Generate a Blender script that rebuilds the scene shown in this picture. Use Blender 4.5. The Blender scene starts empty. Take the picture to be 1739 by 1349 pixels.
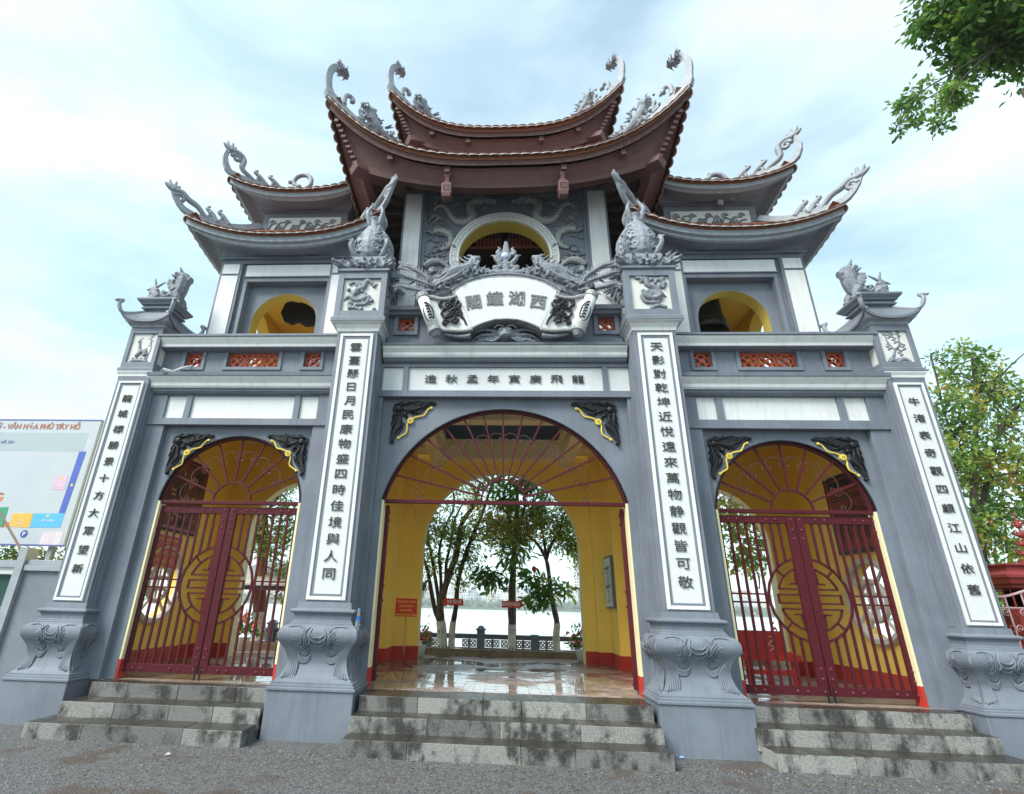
import bpy, math, random
import numpy as np
from mathutils import Vector, Matrix
rnd = random.Random(7)
S = bpy.context.scene
COL = S.collection
pi, sin, cos = math.pi, math.sin, math.cos

# ---------------------------------------------------------------- camera
F_PX, YAW, PITCH, ROLL, PPX = 879.921, .062, .384, .027, -73.3
CAM = Vector((-.076, -7.39, 1.55))
_cy, _sy, _cp, _sp = cos(YAW), sin(YAW), cos(PITCH), sin(PITCH)
_R = Vector((_cy, _sy, 0)); _H = Vector((-_sy, _cy, 0)); _Z = Vector((0, 0, 1))
FWD = _cp*_H + _sp*_Z; _U = -_sp*_H + _cp*_Z
RGT = cos(ROLL)*_R + sin(ROLL)*_U; UPV = -sin(ROLL)*_R + cos(ROLL)*_U
cd = bpy.data.cameras.new('camera'); cam = bpy.data.objects.new('camera', cd); COL.objects.link(cam)
cd.sensor_width = 36; cd.lens = 36*F_PX/1739; cd.shift_x = -PPX/1739; cd.clip_start = .05; cd.clip_end = 4000
m = Matrix((RGT, UPV, -FWD)).transposed().to_4x4(); m.translation = CAM; cam.matrix_world = m
S.camera = cam
def W(px, py, Y):
    """world point on the vertical plane y=Y that the photo shows at pixel px,py"""
    d = RGT*((px-869.5-PPX)/F_PX) - UPV*((py-674.5)/F_PX) + FWD
    return CAM + d*((Y-CAM.y)/d.y)

# ---------------------------------------------------------------- world, sun, exposure
SUN_EL, SUN_AZ = math.radians(47), math.radians(228)     # compass style: 180 = straight behind the camera
w = bpy.data.worlds.new('World'); S.world = w; w.use_nodes = True
nt = w.node_tree; nt.nodes.clear()
N = nt.nodes.new; L = nt.links.new
out = N('ShaderNodeOutputWorld'); bg = N('ShaderNodeBackground'); sky = N('ShaderNodeTexSky')
sky.sky_type = 'NISHITA'; sky.sun_disc = False; sky.sun_elevation = SUN_EL; sky.sun_rotation = SUN_AZ
sky.air_density = 1.0; sky.dust_density = 1.5; sky.ozone_density = 1.5
tc = N('ShaderNodeTexCoord'); mp = N('ShaderNodeMapping'); mp.inputs['Scale'].default_value = (1.0, 2.0, 4.2); mp.inputs['Rotation'].default_value = (.3, .5, .2)
nz = N('ShaderNodeTexNoise'); nz.inputs['Scale'].default_value = 1.1; nz.inputs['Detail'].default_value = 5; nz.inputs['Roughness'].default_value = .55; nz.inputs['Distortion'].default_value = .5
rp = N('ShaderNodeValToRGB'); rp.color_ramp.elements[0].position = .36; rp.color_ramp.elements[0].color = (.30,)*3+(1,); rp.color_ramp.elements[1].position = .66; rp.color_ramp.elements[1].color = (.95,)*3+(1,)
mx = N('ShaderNodeMixRGB'); mx.inputs[2].default_value = (6.1, 7.4, 8.0, 1)
L(tc.outputs['Generated'], mp.inputs[0]); L(mp.outputs[0], nz.inputs['Vector']); L(nz.outputs[0], rp.inputs[0]); L(rp.outputs[0], mx.inputs[0])
tn = N('ShaderNodeMixRGB'); tn.blend_type = 'MULTIPLY'; tn.inputs[0].default_value = 1; tn.inputs[2].default_value = (1.30, 1.62, 1.40, 1); L(sky.outputs[0], tn.inputs[1]); L(tn.outputs[0], mx.inputs[1]); L(mx.outputs[0], bg.inputs[0]); bg.inputs[1].default_value = .082; L(bg.outputs[0], out.inputs[0])
sd = bpy.data.lights.new('sun', 'SUN'); sd.energy = 2.2; sd.angle = math.radians(26); sd.color = (1, .965, .92)
so = bpy.data.objects.new('sun', sd); COL.objects.link(so)
sdir = Vector((sin(SUN_AZ)*cos(SUN_EL), cos(SUN_AZ)*cos(SUN_EL), sin(SUN_EL)))
so.rotation_euler = sdir.to_track_quat('Z', 'Y').to_euler()
S.view_settings.view_transform = 'Standard'; S.view_settings.look = 'None'; S.view_settings.exposure = 1.24; S.view_settings.gamma = 1
S.view_settings.use_curve_mapping = False
S.render.engine = 'CYCLES'
S.cycles.max_bounces = 9; S.cycles.diffuse_bounces = 7; S.cycles.glossy_bounces = 3; S.cycles.volume_bounces = 1

# ---------------------------------------------------------------- materials
MATS = {}
def mat(name, col, rough=.6, var=.06, scale=3., bump=0., bscale=60., dirt=0., dcol=(.12, .11, .1), metal=0., spec=.4, col2=None, streak=False, alpha=None):
    if name in MATS: return MATS[name]
    M = bpy.data.materials.new(name); M.use_nodes = True; n = M.node_tree; p = n.nodes['Principled BSDF']; nn = n.nodes.new; ll = n.links.new
    p.inputs['Roughness'].default_value = rough; p.inputs['Metallic'].default_value = metal
    p.inputs['Specular IOR Level'].default_value = spec
    t = nn('ShaderNodeTexCoord'); z = nn('ShaderNodeTexNoise'); z.inputs['Scale'].default_value = scale; z.inputs['Detail'].default_value = 6; z.inputs['Roughness'].default_value = .65
    ll(t.outputs['Object'], z.inputs['Vector'])
    r = nn('ShaderNodeValToRGB'); c2 = col2 or tuple(min(1, c*(1+var)) for c in col); c1 = col if col2 else tuple(c*(1-var) for c in col)
    r.color_ramp.elements[0].position = .35; r.color_ramp.elements[0].color = (*c1, 1); r.color_ramp.elements[1].position = .65; r.color_ramp.elements[1].color = (*c2, 1)
    ll(z.outputs[0], r.inputs[0]); last = r.outputs[0]
    if dirt:
        z2 = nn('ShaderNodeTexNoise'); z2.inputs['Scale'].default_value = 1.3 if not streak else 2.2; z2.inputs['Detail'].default_value = 8; z2.inputs['Roughness'].default_value = .7
        mpn = nn('ShaderNodeMapping'); mpn.inputs['Scale'].default_value = (5, 5, .35) if streak else (1, 1, 1)
        ll(t.outputs['Object'], mpn.inputs[0]); ll(mpn.outputs[0], z2.inputs['Vector'])
        r2 = nn('ShaderNodeValToRGB'); r2.color_ramp.elements[0].position = .50; r2.color_ramp.elements[0].color = (0, 0, 0, 1); r2.color_ramp.elements[1].position = .78; r2.color_ramp.elements[1].color = (dirt,)*3+(1,)
        ll(z2.outputs[0], r2.inputs[0]); mm = nn('ShaderNodeMixRGB'); mm.inputs[2].default_value = (*dcol, 1); ll(r2.outputs[0], mm.inputs[0]); ll(last, mm.inputs[1]); last = mm.outputs[0]
    ll(last, p.inputs['Base Color'])
    if bump:
        z3 = nn('ShaderNodeTexNoise'); z3.inputs['Scale'].default_value = bscale; z3.inputs['Detail'].default_value = 4; ll(t.outputs['Object'], z3.inputs['Vector'])
        b = nn('ShaderNodeBump'); b.inputs['Strength'].default_value = bump; b.inputs['Distance'].default_value = .01; ll(z3.outputs[0], b.inputs['Height']); ll(b.outputs[0], p.inputs['Normal'])
    MATS[name] = M; return M
grey = mat('grey_paint', (.160, .180, .215), .6, .14, 1.4, .35, 90, .8, (.105, .12, .15), streak=True)
greydk = mat('grey_paint_soffit', (.17, .19, .22), .6, .04, 2, .15, 60, .3, (.2, .22, .27))
orn = mat('grey_ornament_paint', (.185, .20, .228), .55, .35, 22, 1.0, 38, .35, (.14, .16, .19))
ornlt = mat('ridge_plaster', (.29, .315, .345), .55, .14, 9, .5, 45, .3, (.2, .22, .25), streak=True)
mosaic = mat('mosaic_scales', (.15, .16, .18), .35, .1, 45, 1.0, 50, .0, col2=(.46, .455, .43))
white = mat('white_roughcast', (.64, .65, .65), .8, .03, 3, .7, 75, .35, (.56, .56, .53), streak=True)
whitesm = mat('white_paint', (.69, .695, .685), .6, .03, 2, .1, 40, .65, (.45, .44, .40), streak=True)
cream = mat('cream_paint', (.78, .70, .42), .6, .04, 3)
yellow = mat('yellow_wall_paint', (.97, .68, .135), .65, .04, 1.5, .12, 50, .12, (.86, .62, .17))
redbase = mat('red_skirting_paint', (.46, .035, .022), .5, .06, 3)
wood = mat('brown_timber', (.132, .060, .054), .6, .12, 6, .3, 30)
wood2 = mat('dark_timber', (.085, .038, .032), .6, .15, 6)
tile = mat('terracotta_tile', (.22, .075, .042), .7, .2, 9, .4, 40, .55, (.16, .09, .07))
tileed = mat('terracotta_edge', (.27, .10, .052), .7, .22, 16, .3, 40, .35, (.18, .1, .08))
mortar = mat('lime_mortar', (.62, .60, .56), .8, .1, 20)
lattice = mat('glazed_red_brick', (.50, .085, .035), .4, .15, 10, .2, 40)
iron = mat('dark_red_iron', (.075, .008, .013), .55, .15, 14, .2, 80, .25, (.03, .01, .01), spec=.2)
ironthin = mat('thin_iron', (.07, .03, .028), .5, .1, 10)
black = mat('black_lacquer', (.010, .010, .012), .42, .2, 8, spec=.3)
char = mat('bronze_lettering', (.045, .045, .04), .4, .3, 30)
gold = mat('gold_paint', (.75, .56, .08), .4, .08, 8)
bronze = mat('dark_bronze', (.022, .022, .02), .45, .3, 6, metal=.2)

# ---------------------------------------------------------------- mesh builder
class MB:
    def __init__(s): s.v = []; s.f = []
    def add(s, vs, fs):
        o = len(s.v); s.v += [tuple(p) for p in vs]; s.f += [tuple(i+o for i in f) for f in fs]; return s
    def box(s, x0, x1, y0, y1, z0, z1):
        return s.add([(x0, y0, z0), (x1, y0, z0), (x1, y1, z0), (x0, y1, z0), (x0, y0, z1), (x1, y0, z1), (x1, y1, z1), (x0, y1, z1)],
                     [(0, 3, 2, 1), (4, 5, 6, 7), (0, 1, 5, 4), (1, 2, 6, 5), (2, 3, 7, 6), (3, 0, 4, 7)])
    def grid(s, P, flip=False):
        n, k = len(P), len(P[0]); vs = [p for r in P for p in r]; fs = []
        for i in range(n-1):
            for j in range(k-1):
                f = (i*k+j, i*k+j+1, (i+1)*k+j+1, (i+1)*k+j); fs.append(f[::-1] if flip else f)
        return s.add(vs, fs)
    def prism(s, poly, y0, y1):      # polygon in x,z pushed along y
        n = len(poly); vs = [(x, y0, z) for x, z in poly]+[(x, y1, z) for x, z in poly]
        fs = [tuple(range(n))[::-1], tuple(range(n, 2*n))]+[(i, (i+1) % n, n+(i+1) % n, n+i) for i in range(n)]
        return s.add(vs, fs)
    def tube(s, path, r, n=6, flat=1., cap=True):
        path = [Vector(p) for p in path]; k = len(path)
        if not hasattr(r, '__len__'): r = [r]*k
        T = [(path[min(i+1, k-1)]-path[max(i-1, 0)]).normalized() for i in range(k)]
        a = T[0].orthogonal().normalized(); vs = []; fs = []
        for i in range(k):
            a = (a - T[i]*a.dot(T[i])); a = a.normalized() if a.length > 1e-6 else T[i].orthogonal().normalized(); b = T[i].cross(a)
            for j in range(n):
                q = 2*pi*j/n; vs.append(path[i]+(a*cos(q)+b*sin(q)*flat)*r[i])
        for i in range(k-1):
            for j in range(n): fs.append((i*n+j, i*n+(j+1) % n, (i+1)*n+(j+1) % n, (i+1)*n+j))
        if cap: fs += [tuple(range(n))[::-1], tuple(range((k-1)*n, k*n))]
        return s.add(vs, fs)
    def bar(s, a, b, w, d=None):     # square bar between two points in an x,z plane
        a, b = Vector(a), Vector(b); t = (b-a).normalized(); y = Vector((0, 1, 0)); u = t.cross(y).normalized() if abs(t.y) < .99 else Vector((1, 0, 0)); y = u.cross(t)
        d = d or w; c = [u*w/2+y*d/2, -u*w/2+y*d/2, -u*w/2-y*d/2, u*w/2-y*d/2]
        return s.add([a+q for q in c]+[b+q for q in c], [(0, 1, 2, 3), (7, 6, 5, 4)]+[(i, i+4, (i+1) % 4+4, (i+1) % 4) for i in range(4)])
    def ell(s, c, r, n=8, k=6, rot=None):
        vs = []; fs = []; c = Vector(c)
        for i in range(k+1):
            a = pi*i/k
            for j in range(n):
                b = 2*pi*j/n; p = Vector((sin(a)*cos(b)*r[0], sin(a)*sin(b)*r[1], cos(a)*r[2]))
                if rot: p = rot @ p
                vs.append(c+p)
        for i in range(k):
            for j in range(n): fs.append((i*n+j, (i+1)*n+j, (i+1)*n+(j+1) % n, i*n+(j+1) % n))
        return s.add(vs, fs)
    def sq(s, cx, cy, prof, ky=1.):  # square section stack: profile of (half width, z)
        vs = []; fs = []; n = len(prof)
        for h, z in prof: vs += [(cx-h, cy-h*ky, z), (cx+h, cy-h*ky, z), (cx+h, cy+h*ky, z), (cx-h, cy+h*ky, z)]
        for i in range(n-1):
            for j in range(4): fs.append((i*4+j, i*4+(j+1) % 4, (i+1)*4+(j+1) % 4, (i+1)*4+j))
        fs += [(3, 2, 1, 0), tuple(range(4*(n-1), 4*n))]
        return s.add(vs, fs)
    def lathe(s, c, prof, n=16):
        c = Vector(c); P = [[c+Vector((r*cos(2*pi*j/n), r*sin(2*pi*j/n), z)) for j in range(n+1)] for r, z in prof]
        return s.grid(P)
    def xf(s, M):
        s.v = [tuple(M @ Vector(p)) for p in s.v]; return s
    def mirx(s, c=0.):
        s.v = [(2*c-x, y, z) for x, y, z in s.v]; s.f = [f[::-1] for f in s.f]; return s
def props(o, label=None, cat=None, group=None, kind=None):
    if label: o['label'] = label
    if cat: o['category'] = cat
    if group: o['group'] = group
    if kind: o['kind'] = kind
    return o
def mesh_of(name, mb, m, smooth=False, weld=False):
    me = bpy.data.meshes.new(name); me.from_pydata(mb.v, [], mb.f); me.materials.append(m)
    if smooth: me.polygons.foreach_set('use_smooth', [True]*len(me.polygons))
    me.update(); return me
def ob(name, mb, m, parent=None, smooth=False, bevel=0, remesh=0, auto=False, **kw):
    me = mesh_of(name, mb, m, smooth or bool(remesh)); o = bpy.data.objects.new(name, me); COL.objects.link(o)
    if parent: o.parent = parent
    if bevel:
        b = o.modifiers.new('bevel', 'BEVEL'); b.width = bevel; b.segments = 2; b.limit_method = 'ANGLE'; b.angle_limit = .6
    if remesh:
        b = o.modifiers.new('remesh', 'REMESH'); b.mode = 'VOXEL'; b.voxel_size = remesh; b.use_smooth_shade = True
    return props(o, **kw)
SPLIT = {'inner_wall', 'wall_pier', 'skirting', 'jamb_lining', 'jamb_skirting', 'tower_pilaster', 'ceiling_beam', 'eave_block', 'rafter', 'toothed_strip', 'corner_pilaster', 'tower_inner_wall', 'rail', 'coping', 'frieze_sill', 'wall_frame', 'post', 'outer_frame', 'bell_band', 'boss', 'upright', 'frame_edge', 'red_mount', 'frame', 'baluster_panel', 'tower_wall', 'wall_cornice', 'loft_floor', 'curb', 'pedestal_moulding', 'head_moulding', 'carved_leaf', 'lattice_frame', 'black_scrollwork', 'shelf', 'corner_scroll', 'outer_cap', 'cap_curl', 'relief_ground', 'painted_scrawl', 'picture', 'floral_relief', 'tower_side_wall', 'city', 'oval_medallion', 'eave_purlin', 'cord', 'side_wall', 'round_window', 'tail_plume', 'bar'}
_ob = ob
def ob(name, mb, m, parent=None, **kw):
    if name not in SPLIT or kw.get('remesh') or kw.get('kind'): return _ob(name, mb, m, parent, **kw)
    par = list(range(len(mb.v)))
    def find(a):
        while par[a] != a: par[a] = par[par[a]]; a = par[a]
        return a
    for f in mb.f:
        a = find(f[0])
        for b in f[1:]: par[find(b)] = a
    comp = {}
    for f in mb.f: comp.setdefault(find(f[0]), []).append(f)
    if len(comp) == 1 or len(comp) > 60: return _ob(name, mb, m, parent, **kw)
    for fs in comp.values():
        ids = sorted({i for f in fs for i in f}); mp_ = {i: k for k, i in enumerate(ids)}; K = MB(); K.v = [mb.v[i] for i in ids]; K.f = [tuple(mp_[i] for i in f) for f in fs]; o = _ob(name, K, m, parent, **kw)
    return o
def inst(name, me, parent=None, M=None, **kw):
    o = bpy.data.objects.new(name, me); COL.objects.link(o)
    if parent: o.parent = parent
    if M is not None: o.matrix_local = M
    return props(o, **kw)
def empty(name, loc=(0, 0, 0), **kw):
    o = bpy.data.objects.new(name, None); COL.objects.link(o); o.location = loc; o.empty_display_size = .1
    return props(o, **kw)
def put(root):      # parts are modelled in world coordinates: hang them on an Empty that stands at the thing's base
    loc = Vector(root.location)
    for ch in list(root.children): ch.matrix_parent_inverse = Matrix.Translation(-loc)
def text(body, m, size, parent, M, ext=.012, off=0., name='character', align='CENTER', sx=1., **kw):
    c = bpy.data.curves.new('t', 'FONT'); c.body = body; c.size = size; c.extrude = ext; c.offset = off; c.align_x = align; c.align_y = 'CENTER'; c.resolution_u = 3
    t = bpy.data.objects.new('t', c); COL.objects.link(t)
    me = bpy.data.meshes.new_from_object(t.evaluated_get(bpy.context.evaluated_depsgraph_get()))
    bpy.data.objects.remove(t); bpy.data.curves.remove(c)
    me.materials.clear(); me.materials.append(m)
    if len(me.vertices):
        co = np.zeros(len(me.vertices)*3); me.vertices.foreach_get('co', co); co = co.reshape(-1, 3)
        if align == 'CENTER' and len(body) == 1: co[:, 0] -= (co[:, 0].max()+co[:, 0].min())/2; co[:, 1] -= (co[:, 1].max()+co[:, 1].min())/2
        co[:, 0] *= sx; me.vertices.foreach_set('co', co.ravel())
    return inst(name, me, parent, M, **kw)
def facing(x, y, z, ang=0.): return Matrix.Translation((x, y, z)) @ Matrix.Rotation(ang, 4, 'Z') @ Matrix.Rotation(pi/2, 4, 'X')
def arc_pts(cx, half, z0, rise, n=28, skip=0.):
    R = (half*half+rise*rise)/(2*rise); a0 = math.asin(min(1, half/R)); a0 = a0 if rise <= R else pi-a0
    zc = z0+rise-R
    return [(cx+R*sin(-a0+2*a0*i/n), zc+R*cos(-a0+2*a0*i/n)) for i in range(n+1)]
def arch_wall(x0, x1, z0, z1, cx, half, zs, rise, y0, y1, wallmat, parent, name='wall', revmat=None, zfloor=None, n=28, base=None):
    zf = z0 if zfloor is None else zfloor
    A = [(cx-half, zf)]+arc_pts(cx, half, zs, rise, n)+[(cx+half, zf)]
    M = MB()
    for y, fl in ((y0, False), (y1, True)):
        M.grid([[(x0, y, z0), (x0, y, z1)], [(cx-half, y, z0), (cx-half, y, z1)]], fl)
        M.grid([[(cx+half, y, z0), (cx+half, y, z1)], [(x1, y, z0), (x1, y, z1)]], fl)
        M.grid([[(x, y, z), (x, y, z1)] for x, z in A[1:-1]], fl)
        if zf > z0: M.grid([[(cx-half, y, z0), (cx-half, y, zf)], [(cx+half, y, z0), (cx+half, y, zf)]], fl)
    M.grid([[(x0, y0, z1), (x0, y1, z1)], [(x1, y0, z1), (x1, y1, z1)]]); M.grid([[(x0, y0, z0), (x0, y1, z0)], [(x0, y0, z1), (x0, y1, z1)]]); M.grid([[(x1, y0, z0), (x1, y1, z0)], [(x1, y0, z1), (x1, y1, z1)]])
    o = ob(name, M, wallmat, parent)
    Rv = MB(); Rv.grid([[(x, y0+.001, z), (x, y1-.001, z)] for x, z in A])
    if zf > z0: Rv.grid([[(cx-half, y0, zf), (cx-half, y1, zf)], [(cx+half, y0, zf), (cx+half, y1, zf)]])
    r = ob('reveal', Rv, revmat or wallmat, o)
    return o
def holes_wall(x0, x1, z0, z1, y0, y1, holes, M=None):
    M = M or MB(); xs = sorted({x0, x1, *[h[0] for h in holes], *[h[1] for h in holes]})
    for a, b in zip(xs, xs[1:]):
        hs = sorted([h for h in holes if h[0] <= a+1e-6 and h[1] >= b-1e-6], key=lambda h: h[2]); z = z0
        for h in hs:
            if h[2] > z: M.box(a, b, y0, y1, z, h[2])
            z = h[3]
        if z < z1: M.box(a, b, y0, y1, z, z1)
    return M
def spiral(c, r0, turns, a0, sgn=1, n=22, rmin=.12, y=0.):
    P = []
    for i in range(n+1):
        q = i/n; r = r0*(1-q*(1-rmin)); a = a0+sgn*2*pi*turns*q; P.append((c[0]+r*cos(a), y if len(c) < 3 else c[1], (c[-1])+r*sin(a)))
    return P
def cr(P, n=6):     # smooth curve through points
    P = [Vector(p) for p in P]; out = []
    for i in range(len(P)-1):
        a, b, c, d = P[max(i-1, 0)], P[i], P[i+1], P[min(i+2, len(P)-1)]
        for k in range(n):
            t = k/n; out.append(.5*((2*b)+(c-a)*t+(2*a-5*b+4*c-d)*t*t+(3*b-a-3*c+d)*t**3))
    out.append(P[-1]); return out
def taper(n, a, b, c=None, mid=.5):
    if c is None: return [a+(b-a)*i/(n-1) for i in range(n)]
    return [a+(b-a)*min(1, (i/(n-1))/mid) if i/(n-1) < mid else b+(c-b)*((i/(n-1)-mid)/(1-mid)) for i in range(n)]
# ================================================================ ground, lake, far shore
def ground_mat(name, c1, c2, wet=.3, bump=.8, gs=90., stain=(.09, .065, .05), wr=.12):
    M = bpy.data.materials.new(name); M.use_nodes = True; n = M.node_tree; p = n.nodes['Principled BSDF']; nn = n.nodes.new; ll = n.links.new
    t = nn('ShaderNodeTexCoord'); v = nn('ShaderNodeTexVoronoi'); v.inputs['Scale'].default_value = gs; ll(t.outputs['Object'], v.inputs['Vector'])
    z = nn('ShaderNodeTexNoise'); z.inputs['Scale'].default_value = 1.1; z.inputs['Detail'].default_value = 7; ll(t.outputs['Object'], z.inputs['Vector'])
    r = nn('ShaderNodeValToRGB'); r.color_ramp.elements[0].color = (*c1, 1); r.color_ramp.elements[1].color = (*c2, 1); ll(v.outputs['Color'], r.inputs[0])
    r2 = nn('ShaderNodeValToRGB'); r2.color_ramp.elements[0].position = .56; r2.color_ramp.elements[0].color = (0, 0, 0, 1); r2.color_ramp.elements[1].position = .62; r2.color_ramp.elements[1].color = (wet, wet, wet, 1); ll(z.outputs[0], r2.inputs[0])
    m1 = nn('ShaderNodeMixRGB'); m1.inputs[2].default_value = (*stain, 1); ll(r2.outputs[0], m1.inputs[0]); ll(r.outputs[0], m1.inputs[1]); ll(m1.outputs[0], p.inputs['Base Color'])
    z4 = nn('ShaderNodeTexNoise'); z4.inputs['Scale'].default_value = .6; ll(t.outputs['Object'], z4.inputs['Vector'])
    mr = nn('ShaderNodeMapRange'); mr.inputs[1].default_value = 0; mr.inputs[2].default_value = max(wet, .01); mr.inputs[3].default_value = .75; mr.inputs[4].default_value = wr; ll(r2.outputs[0], mr.inputs[0]); ll(mr.outputs[0], p.inputs['Roughness'])
    b = nn('ShaderNodeBump'); b.inputs['Strength'].default_value = bump; b.inputs['Distance'].default_value = .008; ll(v.outputs['Distance'], b.inputs['Height']); ll(b.outputs[0], p.inputs['Normal'])
    return M
asphalt = ground_mat('wet_asphalt', (.022, .022, .024), (.17, .17, .166), .75, 1.2, 55, wr=.35)
yard = ground_mat('courtyard_paving', (.20, .13, .10), (.30, .21, .17), .5, .3, 12, (.12, .09, .08))
soil = ground_mat('bare_soil', (.07, .045, .03), (.13, .085, .06), .3, .8, 40)
def disc_ring(r0, r1, z, n=64, c=(0, 0)):
    M = MB(); vs = []; fs = []
    for i in range(n):
        a = 2*pi*i/n; vs += [(c[0]+r0*cos(a), c[1]+r0*sin(a), z), (c[0]+r1*cos(a), c[1]+r1*sin(a), z)]
    for i in range(n): j = (i+1) % n; fs.append((2*i, 2*i+1, 2*j+1, 2*j))
    return M.add(vs, fs)
g = MB(); g.add([(-60, -70, 0), (60, -70, 0), (60, .9, 0), (-60, .9, 0)], [(0, 1, 2, 3)])
ob('road', g, asphalt, kind='structure')
g = MB(); g.box(-60, 60, 4.95, 7.25, -2.5, .49); ob('courtyard', g, yard, kind='structure')
g = MB(); g.box(-60, -6.6, .9, 4.95, -2, .0); g.box(6.6, 60, .9, 4.95, -2, .0); ob('side_ground', g, soil, kind='structure')
g = MB(); g.add([(-2500, -2600, -2.6), (2500, -2600, -2.6), (2500, -60, -2.6), (-2500, -60, -2.6)], [(0, 1, 2, 3)]); ob('ground', g, soil, kind='structure')
wat = bpy.data.materials.new('lake_water'); wat.use_nodes = True; _p = wat.node_tree.nodes['Principled BSDF']; _p.inputs['Base Color'].default_value = (.50, .54, .54, 1); _p.inputs['Roughness'].default_value = .22; _p.inputs['Specular IOR Level'].default_value = 1.0
_n = wat.node_tree.nodes.new('ShaderNodeTexNoise'); _n.inputs['Scale'].default_value = 1.4; _b = wat.node_tree.nodes.new('ShaderNodeBump'); _b.inputs['Strength'].default_value = .25; wat.node_tree.links.new(_n.outputs[0], _b.inputs['Height']); wat.node_tree.links.new(_b.outputs[0], _p.inputs['Normal'])
g = MB(); g.add([(-2500, 7.2, -1), (2500, 7.2, -1), (2500, 2600, -1), (-2500, 2600, -1)], [(0, 1, 2, 3)]); ob('lake', g, wat, kind='structure')
shore = mat('far_bank_green', (.06, .09, .045), .9, .3, .05)
g = MB(); g.box(-1200, 1200, 560, 1600, -1.5, 1.2); ob('far_shore', g, shore, kind='structure')
# far city: separate little blocks on the bank
cmats = [mat('city_white', (.62, .62, .60), .8, .05, .1), mat('city_cream', (.55, .50, .42), .8, .05, .1), mat('city_grey', (.38, .40, .43), .8, .05, .1), mat('city_blue', (.25, .36, .50), .7, .05, .1), mat('city_roof_red', (.40, .16, .11), .8, .1, .1)]
winm = mat('city_window', (.10, .12, .14), .3, .1, 1)
rc = random.Random(11)
adj = ['pale', 'cream', 'grey', 'blue']; hw = {}
for i in range(120):
    x = -330+i*5.6+rc.uniform(-4, 4); y = 575+rc.uniform(0, 90); wd = rc.uniform(5, 13); h = rc.uniform(6, 17)+(y-575)*.12; k = rc.choices([0, 1, 2, 3], [6, 3, 2, 1])[0]
    e = empty('city_house', (x, y, 1.2), label='small %s house in the far row across the lake' % adj[k], cat='house', group='%s houses on the far lake shore' % adj[k])
    M = MB(); M.box(x-wd/2, x+wd/2, y, y+10, 1.2, 1.2+h); ob('wall', M, cmats[k], e)
    M = MB(); M.box(x-wd/2-.3, x+wd/2+.3, y-.3, y+10.3, 1.2+h, 1.2+h+rc.choice([.8, 1.6, 3])); ob('roof', M, cmats[rc.choice([4, 0, 2, 0])], e)
    M = MB(); nf = int(h/3.2); nc = max(2, int(wd/2.8))
    for a in range(nf):
        for b in range(nc): xx = x-wd/2+(b+.5)*wd/nc; M.box(xx-.6, xx+.6, y-.05, y+.05, 2.4+a*3.2, 3.9+a*3.2)
    ob('window', M, winm, e, kind='stuff'); put(e)
for (px, wd, h, lab) in ((985, 11, 62, 'tall pale tower block with a window grid across the lake at the right jamb'), (903, 16, 22, 'blue glass block across the lake beyond the middle tree trunk'), (978, 14, 24, 'blue block across the lake right of the right tree')):
    p = W(px, 1020, 640); x = p.x
    e = empty('tower_block', (x, 640, 1.2), label=lab, cat='building'); M = MB(); M.box(x-wd/2, x+wd/2, 640, 652, 1.2, 1.2+h); ob('wall', M, cmats[0 if h > 40 else 3], e)
    M = MB(); nf = int(h/3.4)
    for a in range(nf):
        for b in range(4): xx = x-wd/2+(b+.5)*wd/4; M.box(xx-.9, xx+.9, 639.9, 640.1, 3+a*3.4, 5+a*3.4)
    ob('window', M, winm, e, kind='stuff'); put(e)
# bank trees in one far mass
M = MB()
for i in range(700): M.ell((rc.uniform(-340, 340), rc.uniform(562, 572), 1.2+rc.uniform(.5, 5)), (rc.uniform(1.5, 4), 2, rc.uniform(1.5, 4.5)), 6, 4)
ob('far_treeline', M, shore, kind='stuff', label='hazy belt of trees along the far bank of the lake', cat='trees')

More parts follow.
